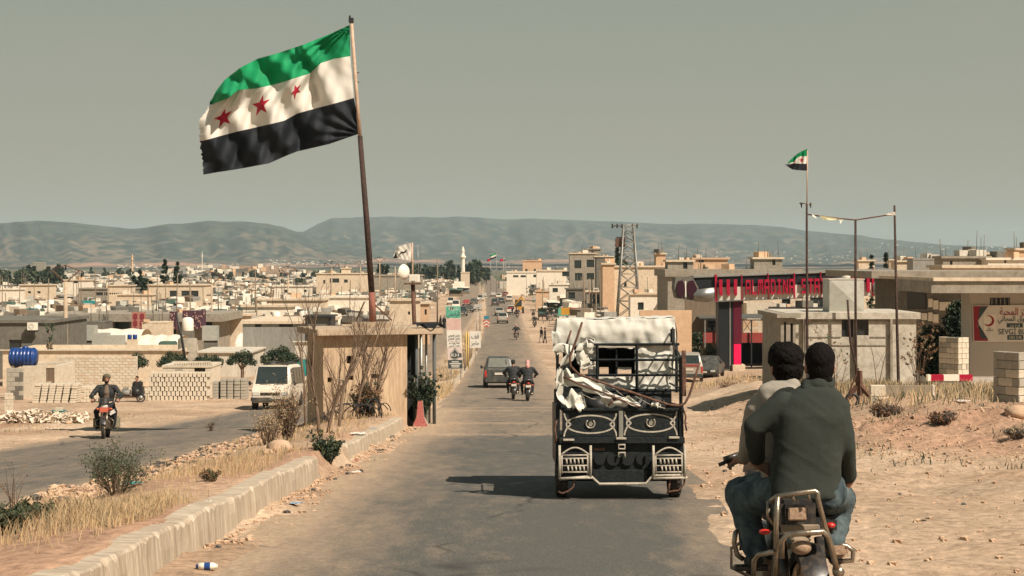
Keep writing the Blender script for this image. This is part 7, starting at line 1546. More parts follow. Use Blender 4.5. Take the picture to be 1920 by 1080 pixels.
nb('plate_box', 372, 762, 474, 838, Y_ + .05, .04, MBLK, .02); nb('number_plate', 380, 770, 466, 832, Y_ + .03, .018, TAN, .008); nb('tool_strip', 350, 850, 525, 890, Y_ + .08, .03, mat('dusty_steel', (.28, .22, .15), (.18, .14, .1), 14, .7), .006); nb('under_seat_box', 350, 740, 510, 870, Y_ + .12, .25, MBLK, .02); nb('side_box', 575, 945, 655, 1000, 9.25, .2, TAN, .02)
mb = MB(); a = lc(437, 950, Y_ + .02); mb.ell(a, (.058, .05, .042), 16, 10); mb.build('tail_light', TAN, M0); nb('fender_strip', 395, 905, 485, 935, Y_ + .04, .05, MATS['dusty_steel'], .015)
for (x0, y0, x1, y1) in ((246, 868, 300, 895), (548, 838, 592, 866)):
    a, b_ = lc(x0, y1, 8.9), lc(x1, y0, 8.9); MB().ell((a + b_) / 2, ((b_.x - a.x) / 2, .025, (b_.z - a.z) / 2), 12, 8).build('indicator', REDL, M0)
mb = MB(); mb.tube([lc(605, 1062, 8.85), lc(600, 1050, 9.3)], [.034, .03], 14); mb.build('exhaust_tip', CHROME, M0)
mb = MB(); mb.tube([lc(66, 581, 9.95), lc(95, 568, 9.95), lc(170, 545, 10.0), lc(230, 530, 10.05)], .012, 8); hb_ = mb.build('left_handlebar', MBLK, M0); mb = MB(); mb.tube([lc(92, 556, 9.93), lc(170, 530, 9.97)], .019, 10); mb.build('grip', MBLK, hb_)
nb('footrest', 138, 1030, 300, 1060, 9.5, .06, MBLK, .01); nt_('hand_lever', [(105, 590, 9.96), (180, 560, 10.0)], .006, STEEL, 6)
def person_near(label, loc, parts):
    t = thing('person', label, 'person', loc); L0_ = Vector(loc)
    def sh(p):
        if p[0] == 'm': return ('m', [tuple(Vector(v_) - L0_) for v_ in p[1]], p[2])
        return tuple([p[0]] + [(Vector(q) - L0_) if isinstance(q, Vector) else q for q in p[1:]])
    for (nm, prims, vox, m_, sm_, wr, wf_) in parts: blob(nm, [sh(p) for p in prims], vox, m_, t, sm_, wr, wf_)
    return t
c = C3
# front rider
Yd = 9.52
hp_, q, M = head_prims(c(366, 145, Yd + .03), (-.12, 1, -.05), .98)
pel = c(400, 690, Yd)
drv = [('body', hp_ + [('c', c(355, 230, Yd), c(350, 300, Yd), .06, .09), ('c', c(350, 300, Yd), c(230, 320, Yd), .05, .05), ('c', c(230, 320, Yd), c(190, 470, 9.7), .035, .032), ('c', c(190, 470, 9.7), c(172, 560, 9.93), .032, .026)] + hand_prims(c(172, 560, 9.90), (-.35, .75, .0), (0, .3, -1), 1.0, 1.0, -1), .011, SKIN, 2, 0, 1),
       ('hoodie', [loft_prims([(225, 350, 60, .06, 0), (250, 345, 98, .085, 0), (285, 335, 128, .105, 0), (330, 330, 132, .115, 0), (420, 338, 128, .12, 0), (520, 355, 122, .12, 0), (640, 385, 125, .13, 0), (700, 390, 128, .135, 0)], Yd, c), ('c', c(238, 325, Yd), c(202, 470, 9.68), .068, .056), ('c', c(202, 470, 9.68), c(182, 545, 9.88), .054, .042), ('c', c(430, 310, Yd), c(560, 470, 9.75), .07, .055)], .011, HOOD, 4, .008, 8),
       ('hood', [('c', c(280, 252, Yd - .06), c(400, 225, Yd - .06), .052, .05), ('c', c(275, 258, Yd - .05), c(300, 285, Yd - .09), .05, .045), ('c', c(330, 260, Yd - .1), c(390, 250, Yd - .1), .045, .04)], .012, HOOD, 3, .008, 16),
       ('jeans', [('c', c(350, 690, Yd), c(480, 690, Yd), .14, .14), ('c', c(330, 680, Yd + .02), c(160, 705, 9.86), .115, .092), ('c', c(160, 705, 9.86), c(225, 960, 9.70), .088, .060), ('c', c(480, 690, Yd), c(620, 720, 9.86), .11, .085), ('c', c(620, 720, 9.86), c(575, 960, 9.70), .082, .06)], .013, JEAN, 4, .013, 9),
       ('shoe', [('c', c(215, 1010, 9.66), c(205, 1015, 9.84), .045, .038)], .012, SHOE, 2, 0, 1), ('shoe', [('c', c(590, 1000, 9.66), c(595, 1010, 9.84), .045, .038)], .012, SHOE, 2, 0, 1),
       ('hair', [('e', q(0, -.02, .06), (.102, .112, .098), M), ('e', q(0, -.06, -.005), (.092, .07, .09), M), ('e', q(-.03, .0, .09), (.07, .08, .065), M)], .008, HAIR, 1, .010, 30)]
D = person_near('man with thick black hair in light grey hoodie steering the near motorcycle', (nx_, Yd, nz_), drv)
mb = MB(); [mb.ell(q(s_ * .030, .089, .012) - D.location, (.011, .006, .006), 8, 6) for s_ in (-1, 1)]; mb.build('eye', HAIR, D)
# passenger
Yq = 9.14
hp_, q, M = head_prims(c(521, 140, Yq + .04), (.10, 1, -.02), .93)
pas = [('body', hp_ + [('c', c(515, 215, Yq), c(490, 300, Yq), .062, .10), ('c', c(500, 300, Yq), c(600, 310, Yq), .05, .05), ('c', c(615, 320, Yq), c(650, 510, Yq), .038, .035), ('c', c(650, 510, Yq), c(655, 640, Yq + .14), .034, .028), ('c', c(345, 310, Yq), c(490, 300, Yq), .05, .05), ('c', c(340, 310, Yq), c(215, 420, Yq + .02), .038, .034), ('c', c(215, 420, Yq + .02), c(235, 560, Yq + .2), .034, .027)]
        + hand_prims(c(655, 645, Yq + .14), (-.1, .35, -.75), (-.6, .4, -.3), 1.0, .8, 1) + hand_prims(c(240, 575, Yq + .22), (.6, .4, -.3), (.3, .7, -.5), 1.0, .9, -1), .010, SKIN, 2, 0, 1),
       ('jacket', [loft_prims([(192, 516, 50, .055, .02), (215, 512, 62, .068, .01), (240, 505, 92, .085, 0), (268, 496, 128, .10, 0), (300, 488, 158, .115, 0), (350, 484, 166, .125, -.01), (430, 478, 160, .128, -.01), (520, 466, 152, .13, -.01), (600, 458, 152, .135, -.01), (660, 454, 160, .145, -.01), (705, 452, 166, .15, -.01), (722, 452, 164, .148, -.01)], Yq, c), ('c', c(606, 322, Yq), c(640, 500, Yq), .066, .055), ('c', c(640, 500, Yq), c(650, 630, Yq + .12), .055, .043),
                    ('c', c(362, 312, Yq), c(228, 408, Yq + .02), .080, .064), ('c', c(228, 408, Yq + .02), c(238, 545, Yq + .19), .064, .048), ('c', c(330, 360, Yq), c(400, 470, Yq), .07, .09)], .0095, JACK, 5, .006, 6),
       ('collar', [('c', c(468, 222, Yq), c(560, 208, Yq), .042, .038), ('c', c(470, 228, Yq + .05), c(490, 205, Yq + .08), .03, .03), ('e', c(512, 218, Yq), (.072, .072, .05)), ('c', c(460, 236, Yq - .03), c(560, 226, Yq - .03), .03, .03)], .008, JACK, 2, .004, 20),
       ('jeans', [('c', c(380, 700, Yq), c(540, 700, Yq), .135, .135), ('c', c(370, 705, Yq + .02), c(175, 735, 9.52), .11, .088), ('c', c(175, 735, 9.52), c(240, 975, 9.36), .084, .058), ('c', c(545, 705, Yq), c(622, 735, 9.48), .105, .082), ('c', c(622, 735, 9.48), c(588, 930, 9.34), .080, .056)], .012, JEAN, 4, .013, 9),
       ('shoe', [('c', c(235, 1010, 9.32), c(215, 1018, 9.50), .045, .038)], .012, SHOE, 2, 0, 1), ('shoe', [('c', c(595, 965, 9.32), c(600, 970, 9.50), .045, .038)], .012, SHOE, 2, 0, 1),
       ('hair', [('e', q(0, -.018, .052), (.086, .103, .096), M), ('e', q(0, -.052, .0), (.079, .060, .088), M), ('c', q(-.035, -.06, -.075), q(.035, -.06, -.075), .035, .035)], .007, HAIR, 1, .003, 80)]
Q = person_near('man with short dark hair in grey-green fleece jacket riding pillion', (nx_, Yq, nz_), pas)
mb = MB(); [mb.ell(q(s_ * .030, .089, .012) - Q.location, (.011, .006, .006), 8, 6) for s_ in (-1, 1)]; mb.build('eye', HAIR, Q)

# ------------------------------------------------------------------ median signs, posts, litter
Yg_ = 100; gx = PX(850, Yg_); gz_ = b1(gx, Yg_) + .1; ps = thing('price_sign', 'tall narrow fuel advert board with green top and drop logo on the median', 'sign', (gx, Yg_, gz_), R(4)); o = Vector(ps.location)
def pq(x, y): u, v = 820 + x / 6.75, 560 + y / 6.75; return PX(u, Yg_) - o.x, -(v - V0) / F * Yg_ - o.z
def pface(name, x0, y0, x1, y1, m_, yy=0, d=.1, sk=.22):
    pts = [(x0 + (y0 - 90) * .04, y0), (x1 + (y0 - 90) * .04, y0), (x1 + (y1 - 90) * .04, y1), (x0 + (y1 - 90) * .04, y1)]; return MB().poly([(pq(*p)[0], yy, pq(*p)[1]) for p in pts], (0, d, 0)).build(name, m_, ps)
GRN = mat('green_print', (.08, .38, .26), (.05, .28, .2), 2, .6, dirt=(.5, .5, .4, .3)); PNK = mat('faded_pink_print', (.62, .44, .38), (.5, .33, .28), 2, .6); DPR = mat('charcoal_print', (.055, .065, .065), (.04, .05, .05), 2, .6)
pface('board', 104, 92, 290, 890, WPAPER, 0, .12); pface('green_panel', 106, 96, 288, 245, GRN, -.006, .005); pface('pink_panel', 106, 250, 288, 395, PNK, -.006, .005); pface('lower_pink_panel', 106, 620, 288, 770, mat('pale_pink_print', (.62, .52, .47), (.55, .45, .4), 2, .6), -.006, .005); pface('dark_panel', 106, 775, 288, 885, DPR, -.006, .005)
pface('dark_tag', 160, 105, 200, 140, DPR, -.010, .003)
def ptx(s_, x, y, wpx, size, m_): p = pq(x + (y - 90) * .04, y); text_part('lettering', s_, size, m_, ps, (p[0], -.013, p[1]), width=wpx / 6.75 / F * Yg_)
ptx(arab('شركة'), 198, 130, 120, .25, WPAPER); ptx(arab('الراجحي'), 198, 195, 165, .4, DPR); ptx(arab('بنزين اوروبي'), 198, 462, 150, .22, DPR); ptx(arab('بنزين اوروبي'), 198, 500, 150, .22, DPR); ptx(arab('مازوت'), 198, 555, 130, .25, DPR); ptx(arab('مازوت اوروبي'), 198, 595, 140, .14, DPR)
for y_ in (535, 618): pface('rule_line', 112, y_, 282, y_ + 4, PNK, -.010, .003)
cx_, cz_ = pq(222, 715); mb = MB(); pts = []
for r0, nm, m_, yy in ((.30, 'drop_emblem', DPR, -.012), (.265, 'drop_field', WPAPER, -.016), (.24, 'drop_core', DPR, -.020)):
    pts = [(cx_ + r0 * math.cos(a), yy, cz_ + r0 * .92 * math.sin(a)) for a in np.linspace(R(150), R(390), 24)] + [(cx_ + r0 * .25, yy, cz_ + r0 * 1.2), (cx_, yy, cz_ + r0 * 1.62), (cx_ - r0 * .25, yy, cz_ + r0 * 1.2)]; MB().poly(pts, (0, .003, 0)).build(nm, m_, ps)
pface('emblem_band', 150, 690, 282, 742, DPR, -.026, .004); p = pq(222 + 0, 716); text_part('lettering', 'KH', .3, WPAPER, ps, (p[0] + .02, -.030, p[1]), width=.46)
for y_, w_ in ((800, 90), (822, 150), (843, 110), (864, 100)): pface('print_line', 198 - w_ / 2, y_ - 5, 198 + w_ / 2, y_ + 5, WPAPER, -.010, .003, 0)
for x_ in (150, 270): a = pq(x_ + 28, 885); MB().b2(a[0] - .03, a[0] + .03, .02, .09, -.3, a[1]).build('leg', STEEL, ps)
x, y = PX(891, 128), 128; z = b1(x, y) + .1; ws = thing('notice_board', 'white notice board with black Arabic writing on the median', 'sign', (x, y, z)); h0 = -(652 - V0) / F * y - z; h1 = -(621 - V0) / F * y - z
MB().b2(-.45, .45, -.02, .02, h0, h1).build('board', WPAPER, ws); MB().b2(-.03, .03, .03, .07, -.3, h1 - .1).build('post', STEEL, ws)
text_part('lettering', arab('قف'), .55, DPR, ws, (0, -.03, (h0 + h1) / 2 + .25), width=.6); text_part('lettering', arab('حاجز'), .5, DPR, ws, (0, -.03, (h0 + h1) / 2 - .3), width=.65)
for i, (u, v0, v1, Y, m_, lab) in enumerate(((874, 622, 652, 118, mat('yellow_paint', (.55, .40, .16), (.5, .33, .1), 3, .7), 'left one of two short yellow posts beside the notice board'), (878, 622, 652, 118.5, None, 'right one of two short yellow posts beside the notice board'))):
    x = PX(u, Y); z = b1(x, Y); tag(MB().cyl((0, 0, -.2), (0, 0, -(v0 - V0) / F * Y - z), .06, 8).build('bollard', MATS['yellow_paint'], loc=(x, Y, z)), lab, 'post')
for i in range(7): u = 872 + i * 1.9; x, y = PX(u, 112 + i * 4), 112 + i * 4; tag(MB().tube([(0, 0, -.2), (random.uniform(-.1, .1), 0, random.uniform(1.1, 1.9))], .05, 5).build('fence_stake', WOOD, loc=(x, y, b1(x, y))), 'rough wooden stake in the row between price sign and notice board', 'stake', 'wooden stakes on the median')
x, y = PX(912, 215), 215; z = b1(x, y); cs = thing('chevron_sign', 'red and white chevron sign at the median end', 'sign', (x, y, z)); MB().b2(-.45, .45, -.02, .02, .5, 1.5).build('panel', REDP, cs)
for k in (0, .4): MB().poly([(-.42, -.025, .55 + k), (0, -.025, .85 + k), (.42, -.025, .55 + k), (.42, -.025, .70 + k), (0, -.025, 1.0 + k), (-.42, -.025, .70 + k)], (0, -.01, 0)).build('chevron', WPAPER, cs)
MB().b2(-.05, .05, .0, .05, -.2, .5).build('post', STEEL, cs); MB().b2(-.35, .35, -.01, .03, 1.55, 2.0).build('blue_panel', mat('sign_blue', (.05, .22, .3), (.04, .16, .22), 2, .6), cs)
def lamp_post(u, v0, Y, lab, side=1):
    x = PX(u, Y); z = b1(x, Y); h = -(v0 - V0) / F * Y - z; t = thing('street_lamp', lab, 'street lamp', (x, Y, z)); MB().tube([(0, 0, -.2), (0, 0, h)], [.07, .045], 6).build('pole', STEEL, t); MB().tube([(0, 0, h), (side * .5, 0, h + .15)], .03, 5).build('arm', STEEL, t); MB().box((side * .6, 0, h + .15), (.4, .18, .1)).build('lamp_head', TINW, t)
lamp_post(894, 577, 150, 'slim street lamp nearest the notice board', 1); lamp_post(900, 560, 175, 'slim street lamp behind the notice board', 1)
# litter
def litter(label, u, v, s_, m_, seed=0):
    random.seed(seed); x, y, z = hit(u, v); mb = MB(); mb.grid(lambda i, j: ((i - .5) * s_ * 2, (j - .5) * s_ * 1.6, s_ * .28 * (1 + mnoise.noise(Vector((i * 5 + seed, j * 5, 0)))) ), 7, 6, smooth=False); o_ = mb.build('litter', m_, loc=(x, y, z + .01)); o_.rotation_euler = (0, 0, random.uniform(0, 3)); tag(o_, label, 'litter'); random.seed(7)
BLUP = mat('blue_print_plastic', (.35, .42, .45), (.12, .2, .3), 14, .6, contrast=.1)
for i, (u, v, s_, m_, lab) in enumerate(((555, 950, .07, BLUP, 'crumpled blue and white wrapper on the dust beside the kerb'), (668, 889, .07, CW, 'small bright white paper scrap on the road edge'), (672, 845, .14, CW, 'pale heap of paper rubbish near the second kerb'), (713, 850, .10, DARK, 'flat black rag on the left road edge'), (735, 822, .12, DROCK, 'dark rubbish by the kerb end below the booth'), (760, 826, .10, CW, 'white scrap beside the dark rubbish near kerb end'), (698, 830, .07, BLUP, 'bluish scrap against the second kerb'), (668, 868, .05, SRED, 'tiny red scrap on the road edge dust'),
                                     (905, 1045, .04, DARK, 'tiny dark scrap in the road'), (1468, 757, .12, CW, 'white scrap at the foot of the low block wall'), (1806, 758, .15, CW, 'white plastic lump in the dry grass near the grey pillar'), (500, 1000, .06, CW, 'pale paper near the kerb at bottom'), (390, 975, .05, CW, 'pale stone chip on the median beside dry grass'), (245, 918, .12, mat('cyan_bag', (.06, .33, .33), (.03, .2, .22), 20, .4), 'crumpled cyan plastic bag caught in the median bush'))): litter(lab, u, v, s_, m_, i)
x, y, z = hit(389, 1076); bt_ = thing('bottle', 'white plastic bottle with blue band lying on the road dust', 'bottle', (x, y, z + .03), R(3)); bt_.scale = (.8, .8, .8); MB().lathe([(0, -.09), (.034, -.088), (.036, -.03), (.036, .06), (.022, .085), (.015, .10), (0, .1)], 16, axis='x').build('body', DISH, bt_); MB().lathe([(.037, -.03), (.037, .03)], 16, axis='x').build('blue_band', BLUE, bt_); MB().lathe([(0, -.115), (.02, -.113), (.022, -.088)], 12, axis='x').build('cap', BLUE, bt_)
# ------------------------------------------------------------------ utility poles, tower, minarets
def upole(u, v0, Y, lab, cross=True, r_=.15, m_=CONC, h=None, group=None):
    x = PX(u, Y); z = g1(x, Y); h = -(v0 - V0) / F * Y - z; t = thing('utility_pole', lab, 'utility pole', (x, Y, z), 0, group); MB().tube([(0, 0, -.3), (0, 0, h)], [r_, r_ * .7], 8).build('shaft', m_, t)
    if cross:
        mb = MB(); w_ = 1.25; mb.tube([(-w_, 0, h + .72), (0, 0, h + 1.15), (w_, 0, h + .66)], .035, 4); mb.tube([(-w_ * .78, 0, h + .82), (-.12, 0, h), (.12, 0, h), (w_ * .78, 0, h + .80)], .045, 4); mb.build('crossarm', RUST, t); mb = MB()
        for (a, b_) in ((-w_ * .9, h + .52), (w_ * .9, h + .45), (0, h + .95)): mb.cyl((a, 0, b_ - .15), (a, 0, b_ + .15), .06, 6)
        mb.build('insulator', DARK, t)
        mb = MB(); mb.tube([(-.5, 0, h - 1.1), (.5, 0, h - 1.1)], .05, 4); mb.build('lower_arm', DARK, t)
    return t
upole(123, 528, 112, 'thickest pale concrete pole with V-shaped crossarm at left', r_=.19)
upole(397, 532, 155, 'slimmer concrete pole with crossarm right of the hanging carpets', r_=.12)
for (u, v0, Y, lab) in ((540, 515, 210, 'concrete pole with crossarm above the slot-windowed store'), (622, 503, 260, 'concrete pole with crossarm left of the flagpole'), (676, 500, 320, 'concrete pole just left of the big flagpole'), (712, 492, 330, 'concrete pole just right of the big flagpole'), (741, 500, 300, 'thin pole under the white flag'), (820, 484, 240, 'dark plain pole between mast and minaret')): upole(u, v0, Y, lab, u != 820 and u != 741, .12, CONC if u != 820 else WOOD)
for (u, v0, Y, lab) in ((1095, 515, 190, 'dark wooden pole behind the tricycle tarpaulin left end'), (1105, 522, 230, 'thin second pole right of the wooden pole by the market')): upole(u, v0, Y, lab, False, .11, WOOD)
# lattice pylon
Yl = 200; x = PX(1178, Yl); z = g1(x, Yl); lt = thing('lattice_pylon', 'tall steel lattice pylon with transformer arms before the peach building', 'pylon', (x, Yl, z)); h = -(424 - V0) / F * Yl - z
def lg(f, sx_, sy_): w_ = 1.55 * (1 - f) + .62 * f; return Vector((sx_ * w_ + .8 * (f - .5) * 0, sy_ * w_, h * f))
for sx_ in (-1, 1):
    for sy_ in (-1, 1): MB().tube([lg(0, sx_, sy_), lg(1, sx_, sy_)], .11, 4).build('leg', STEEL, lt)
mb = MB(); fs = [0, .16, .31, .44, .56, .67, .77, .86, .93, 1]
for i in range(len(fs) - 1):
    for (a, b_) in (((-1, -1), (1, -1)), ((1, -1), (1, 1)), ((1, 1), (-1, 1)), ((-1, 1), (-1, -1))):
        mb.tube([lg(fs[i], *a), lg(fs[i + 1], *b_)], .05, 3); mb.tube([lg(fs[i], *b_), lg(fs[i + 1], *a)], .05, 3); mb.tube([lg(fs[i], *a), lg(fs[i], *b_)], .05, 3)
mb.build('bracing', STEEL, lt)
MB().tube([(-2.1, 0, h + .0), (1.3, 0, h + .15)], .09, 4).build('crossarm', STEEL, lt); mb = MB()
for a in (-2.0, -1.4, -.8, .5, 1.1): mb.cyl((a, 0, h - .25), (a, 0, h + .3), .09, 6)
mb.build('insulator', DARK, lt); mb = MB(); mb.b2(-1.6, -.4, -.4, .4, h - 2.6, h - 1.5); mb.tube([(-1.5, 0, h - 1.4), (-.3, 0, h - 1.4)], .06, 4); mb.tube([(-1.3, 0, h - 3.6), (-.5, 0, h - 3.6)], .06, 4); mb.build('switchgear', RUST, lt)
def minaret(u, v0, vb, Y, w_, m_, lab):
    x = PX(u, Y); z = g1(x, Y); h = -(v0 - V0) / F * Y - z; r = w_ / 2 / F * Y; t = thing('minaret', lab, 'minaret', (x, Y, z)); MB().lathe([(r * 1.15, -.5), (r * 1.1, h * .12), (r * .9, h * .14), (r * .82, h * .68)], 14).build('shaft', m_, t)
    MB().lathe([(r * .82, h * .68), (r * 1.35, h * .72), (r * 1.35, h * .76), (r * .7, h * .76), (r * .65, h * .86)], 14).build('balcony', m_, t); MB().lathe([(r * .85, h * .86), (r * .7, h * .90), (r * .25, h * .97), (0, h)], 14).build('spire', m_, t)
minaret(868, 461, 512, 700, 8.5, WHITEP, 'white minaret standing on the plain left of small flags'); minaret(248, 476, 524, 1300, 4.2, PEACH, 'thin orange minaret far off left of the cypress pair'); minaret(379, 470, 500, 1150, 1.6, WHITEP, 'very thin pale mast on the brown mound top')
house('mosque_base', 'pale building at the foot of the white minaret', 864, 880, 510, 690, 6, PLASTER, roof=.4, roof_th=.4)
# small distant flags
for (u, v0, Y, kind, lab) in ((931, 474, 560, 0, 'small three-striped flag in the far flag cluster'), (944, 484, 560, 1, 'small red flag in the far flag cluster'), (920, 484, 600, 1, 'red and white flag leftmost in the far cluster'), (947, 484, 600, 2, 'dark and white pennant rightmost in the far cluster')):
    x = PX(u, Y); z = g1(x, Y); zt = -(v0 - V0) / F * Y; t = thing('flag', lab, 'flag', (x, Y, zt)); MB().tube([(0, 0, z - zt), (0, 0, .2)], .07, 5).build('pole', STEEL, t); s_ = 2.1 if kind == 0 else 1.1
    cl = {0: (CG, CW, CB), 1: (CRd, CRd, CRd), 2: (CW, CB, CB)}[kind]
    for k in range(3): MB().grid(lambda i, j: (-i * s_ * 1.15, .3 * math.sin(i * 7) * i, -(k + j) * s_ * .27 - i * s_ * .42), 8, 2).build(('green_stripe', 'white_stripe', 'black_stripe')[k] if kind == 0 else 'cloth', cl[k], t)
# ------------------------------------------------------------------ trees
for (u, vt, wp, k, lab) in ((262, 505, 24, 'cone', 'left dark conifer of the shorter pair on the rise'), (251, 516, 22, 'cone', 'bushy conifer touching the shorter pair'), (309, 484, 22, 'cone', 'tall dark cypress on the left of the taller pair'), (333, 491, 28, 'cone', 'broad dark cypress on the right of the taller pair'), (272, 509, 20, 'round', 'round dark tree at the foot of the shorter conifers')):
    crown_tree('cypress_tree', lab, u, 560, vt, 300, wp * 1.5, k, int(u), (LEAFD,), n=3600)
for (u, vt, Y, k, lab) in ((1634, 474, 230, 'column', 'left slim cypress tip above the station sign'), (1661, 470, 230, 'column', 'right slim cypress tip above the station sign'), (1157, 452, 230, 'column', 'slim dark cypress left of the lattice pylon'), (1190, 462, 235, 'round', 'dark tree directly behind the lattice pylon'), (1167, 478, 232, 'round', 'dark tree in the pylon gap over the peach wall'), (1202, 485, 240, 'round', 'dark shrubby tree right of the lattice pylon'), (1232, 492, 260, 'round', 'small dark tree beside the orange water tower'), (1745, 470, 330, 'round', 'dark palm-like tree on the right skyline'), (720, 488, 500, 'round', 'dark tree right of the flagpole on the skyline')):
    crown_tree('dark_tree', lab, u, 560, vt, Y, 16 if k == 'column' else 30, k, int(u), (LEAFD,), n=900)
tl = [crown_tree('orchard_tree', 'x', 800, 520, 488, 800, 30, ('round', 'round', 'cone')[i], 400 + i, (LEAFD, LEAFM), n=520) for i in range(3)]; tlt = [tree_of(t_) for t_ in tl]; i = 0
for (u0, u1, Y, n_, s_, lab) in ((760, 915, 820, 40, 1.0, 'dark orchard tree in the belt behind the white minaret'), (-40, 120, 620, 30, .8, 'dark tree in the belt at the left skyline foot'), (150, 245, 980, 10, .6, 'low dark tree between the grove and the orange minaret'), (380, 760, 900, 40, .55, 'low dark tree in the belt below the brown mound'), (1200, 1900, 900, 60, .6, 'small tree on the plain below the right hills'), (480, 700, 620, 14, .5, 'scattered dark tree among the central camp roofs')):
    for q in range(n_):
        Y2_ = Y * random.uniform(.9, 1.15); x = PX(random.uniform(u0, u1), Y2_); sc_ = s_ * random.uniform(.6, 1.05)
        lb = lab + ('' if 'grove' in lab else ' ' + place_words(x, Y2_).split('row ')[1]); lb = ' '.join(lb.split()[:16])
        if i < 3: o_ = tl[i]; o_.location = (x, Y2_, g1(x, Y2_)); o_['label'] = lb; o_['group'] = lab.replace('dark ', '').replace('tree', 'trees'); o_.scale = (sc_,) * 3; o_.rotation_euler = (0, 0, 1)
        else: dup(tl[i % 3], (x, Y2_, g1(x, Y2_)), random.uniform(0, 6), lb, lab.replace('dark ', '').replace('tree', 'trees'), sc_, tree=tlt[i % 3])
        i += 1
# ------------------------------------------------------------------ named background houses
hh = [
 (0, 37, 541, 300, WHITEP, 'cream low house at the far left edge of the camp', []), (37, 94, 533, 310, PLASTER, 'wide cream house with two storeys left of thick pole', [(52, 546, 58, 550), (70, 546, 76, 550)]), (118, 166, 524, 330, WHITEP, 'white gabled house with one window behind the thick pole', [(137, 527, 146, 531)]),
 (148, 246, 540, 290, GREYC, 'long brown-grey house left of the arcaded front', [(180, 548, 193, 554), (195, 548, 205, 554)]), (202, 247, 534, 285, PLASTER, 'small arcaded peach house before the dark conifers', [(205 + 4 * k, 549, 208 + 4 * k, 552) for k in range(9)]),
 (278, 382, 533, 280, PLASTER, 'long peach verandah house under the tall cypresses', [(286, 552, 292, 560), (318, 545, 333, 556), (340, 545, 355, 556), (358, 545, 372, 556)]), (220, 282, 551, 270, PLASTER, 'cream block wall before the dark conifers', []),
 (62, 82, 492, 1500, GREYC, 'pale tower block ruin far off on the plain', []), (593, 685, 512, 380, PLASTER, 'long unfinished cream house left of the flagpole', [(606, 525, 610, 532), (618, 522, 636, 530), (645, 524, 652, 530)]), (640, 656, 502, 385, PLASTER, 'small stair room on top of the long unfinished house', []), (514, 580, 535, 300, WHITEP, 'white and grey cottage with dark tree left of centre', [(532, 543, 540, 549), (570, 543, 575, 548)]),
 (700, 790, 515, 420, GREYC, 'flat grey house right of the flagpole', []), (980, 1016, 488, 560, PEACH, 'peach cube house with two small windows on the ridge', [(985, 504, 989, 509), (1001, 504, 1005, 509)]), (950, 1012, 509, 520, WHITEP, 'long white single storey shop at the road end', [(962, 516, 972, 520), (976, 516, 986, 520), (1000, 515, 1008, 520)]),
 (1006, 1062, 506, 430, WHITEP, 'white house with flat roof right of the peach cube', [(1054, 508, 1068, 518)]), (1068, 1118, 474, 330, GREYC, 'unfinished grey concrete block with four square openings', [(1077, 488, 1090, 503), (1100, 487, 1114, 501), (1078, 512, 1092, 526), (1100, 512, 1114, 524)]), (1116, 1150, 480, 330, DGREY, 'plain grey side block joined to the unfinished building', []), (1098, 1126, 466, 338, GREYC, 'small rooftop room on the unfinished grey building', []),
 (1130, 1254, 498, 212, PLASTER, 'big peach plastered building behind the lattice pylon', [(1131, 521, 1145, 536), (1131, 556, 1146, 592), (1170, 529, 1175, 538)]), (1130, 1152, 493, 211, PEACH, 'taller left corner of the big plastered building', []), (1182, 1254, 549, 195, WHITEP, 'white painted lower extension with dark opening', [(1196, 567, 1207, 581)]),
 (1252, 1300, 487, 170, GREYC, 'pitched-roof rooftop room above the grey house', [(1281, 489, 1289, 504)]), (1414, 1467, 482, 172, GREYC, 'rooftop room with white roof left of the tall mast', [(1448, 483, 1454, 497)]), (1300, 1365, 483, 190, PEACH, 'rooftop clutter of red frames above the grey house', [(1310, 486, 1320, 492)]), (1230, 1248, 474, 230, PEACH, 'orange rooftop water tower box near the pylon', []),
 (1680, 1712, 488, 200, PLASTER, 'long cream parapet house on the right skyline', []), (1712, 1770, 484, 195, TING, 'pale green rendered rooftop block on the right skyline', []), (1768, 1855, 480, 150, GREYC, 'grey rooftop behind the aid centre', [(1781, 489, 1786, 497)]), (1818, 1857, 473, 155, PLASTER, 'small cream rooftop room with open porch', [(1848, 477, 1853, 484)]), (1852, 1925, 483, 148, WHITEP, 'white low rooftop house at right edge', [(1883, 487, 1887, 493)]), (1905, 1960, 465, 160, PEACH, 'peach building cut by the right frame edge', []), (1770, 1920, 497, 120, PLASTER, 'long cream parapet roof directly behind the aid centre', []),
 (1610, 1640, 487, 240, PLASTER, 'small house left of the slim cypress tips', []), (1668, 1700, 486, 260, PLASTER, 'small house right of the slim cypress tips', []),
 (730, 785, 560, 160, PLASTER, 'pale block wall house just above the booth roof', [(765, 584, 769, 590)]), (784, 803, 566, 170, PEACH, 'narrow peach house beside the dirt track', [(796, 580, 800, 590)]), (600, 690, 555, 200, WHITEP, 'long low white wall left of the flagpole foot', []), (480, 605, 560, 190, PLASTER, 'long pale wall with small square vents', [(493, 576, 496, 579), (515, 575, 518, 578)]),
 (400, 480, 588, 160, PLASTER, 'cream flat-roofed house right of the carpets', [(410, 611, 432, 626)]), (455, 545, 572, 175, WHITEP, 'white flat house above the slot-windowed store', []), (1062, 1100, 540, 260, DGREY, 'dark market building left of the wooden pole', [(1066, 548, 1078, 560)]), (1100, 1132, 545, 235, GREYC, 'shadowed shop front left of the big plastered building', [(1105, 552, 1125, 575)]), (1005, 1030, 545, 330, PEACH, 'orange wall beyond the loader', []), (1030, 1066, 532, 320, WHITEP, 'pale shop row above the market stalls', [(1036, 540, 1046, 548)]),
]
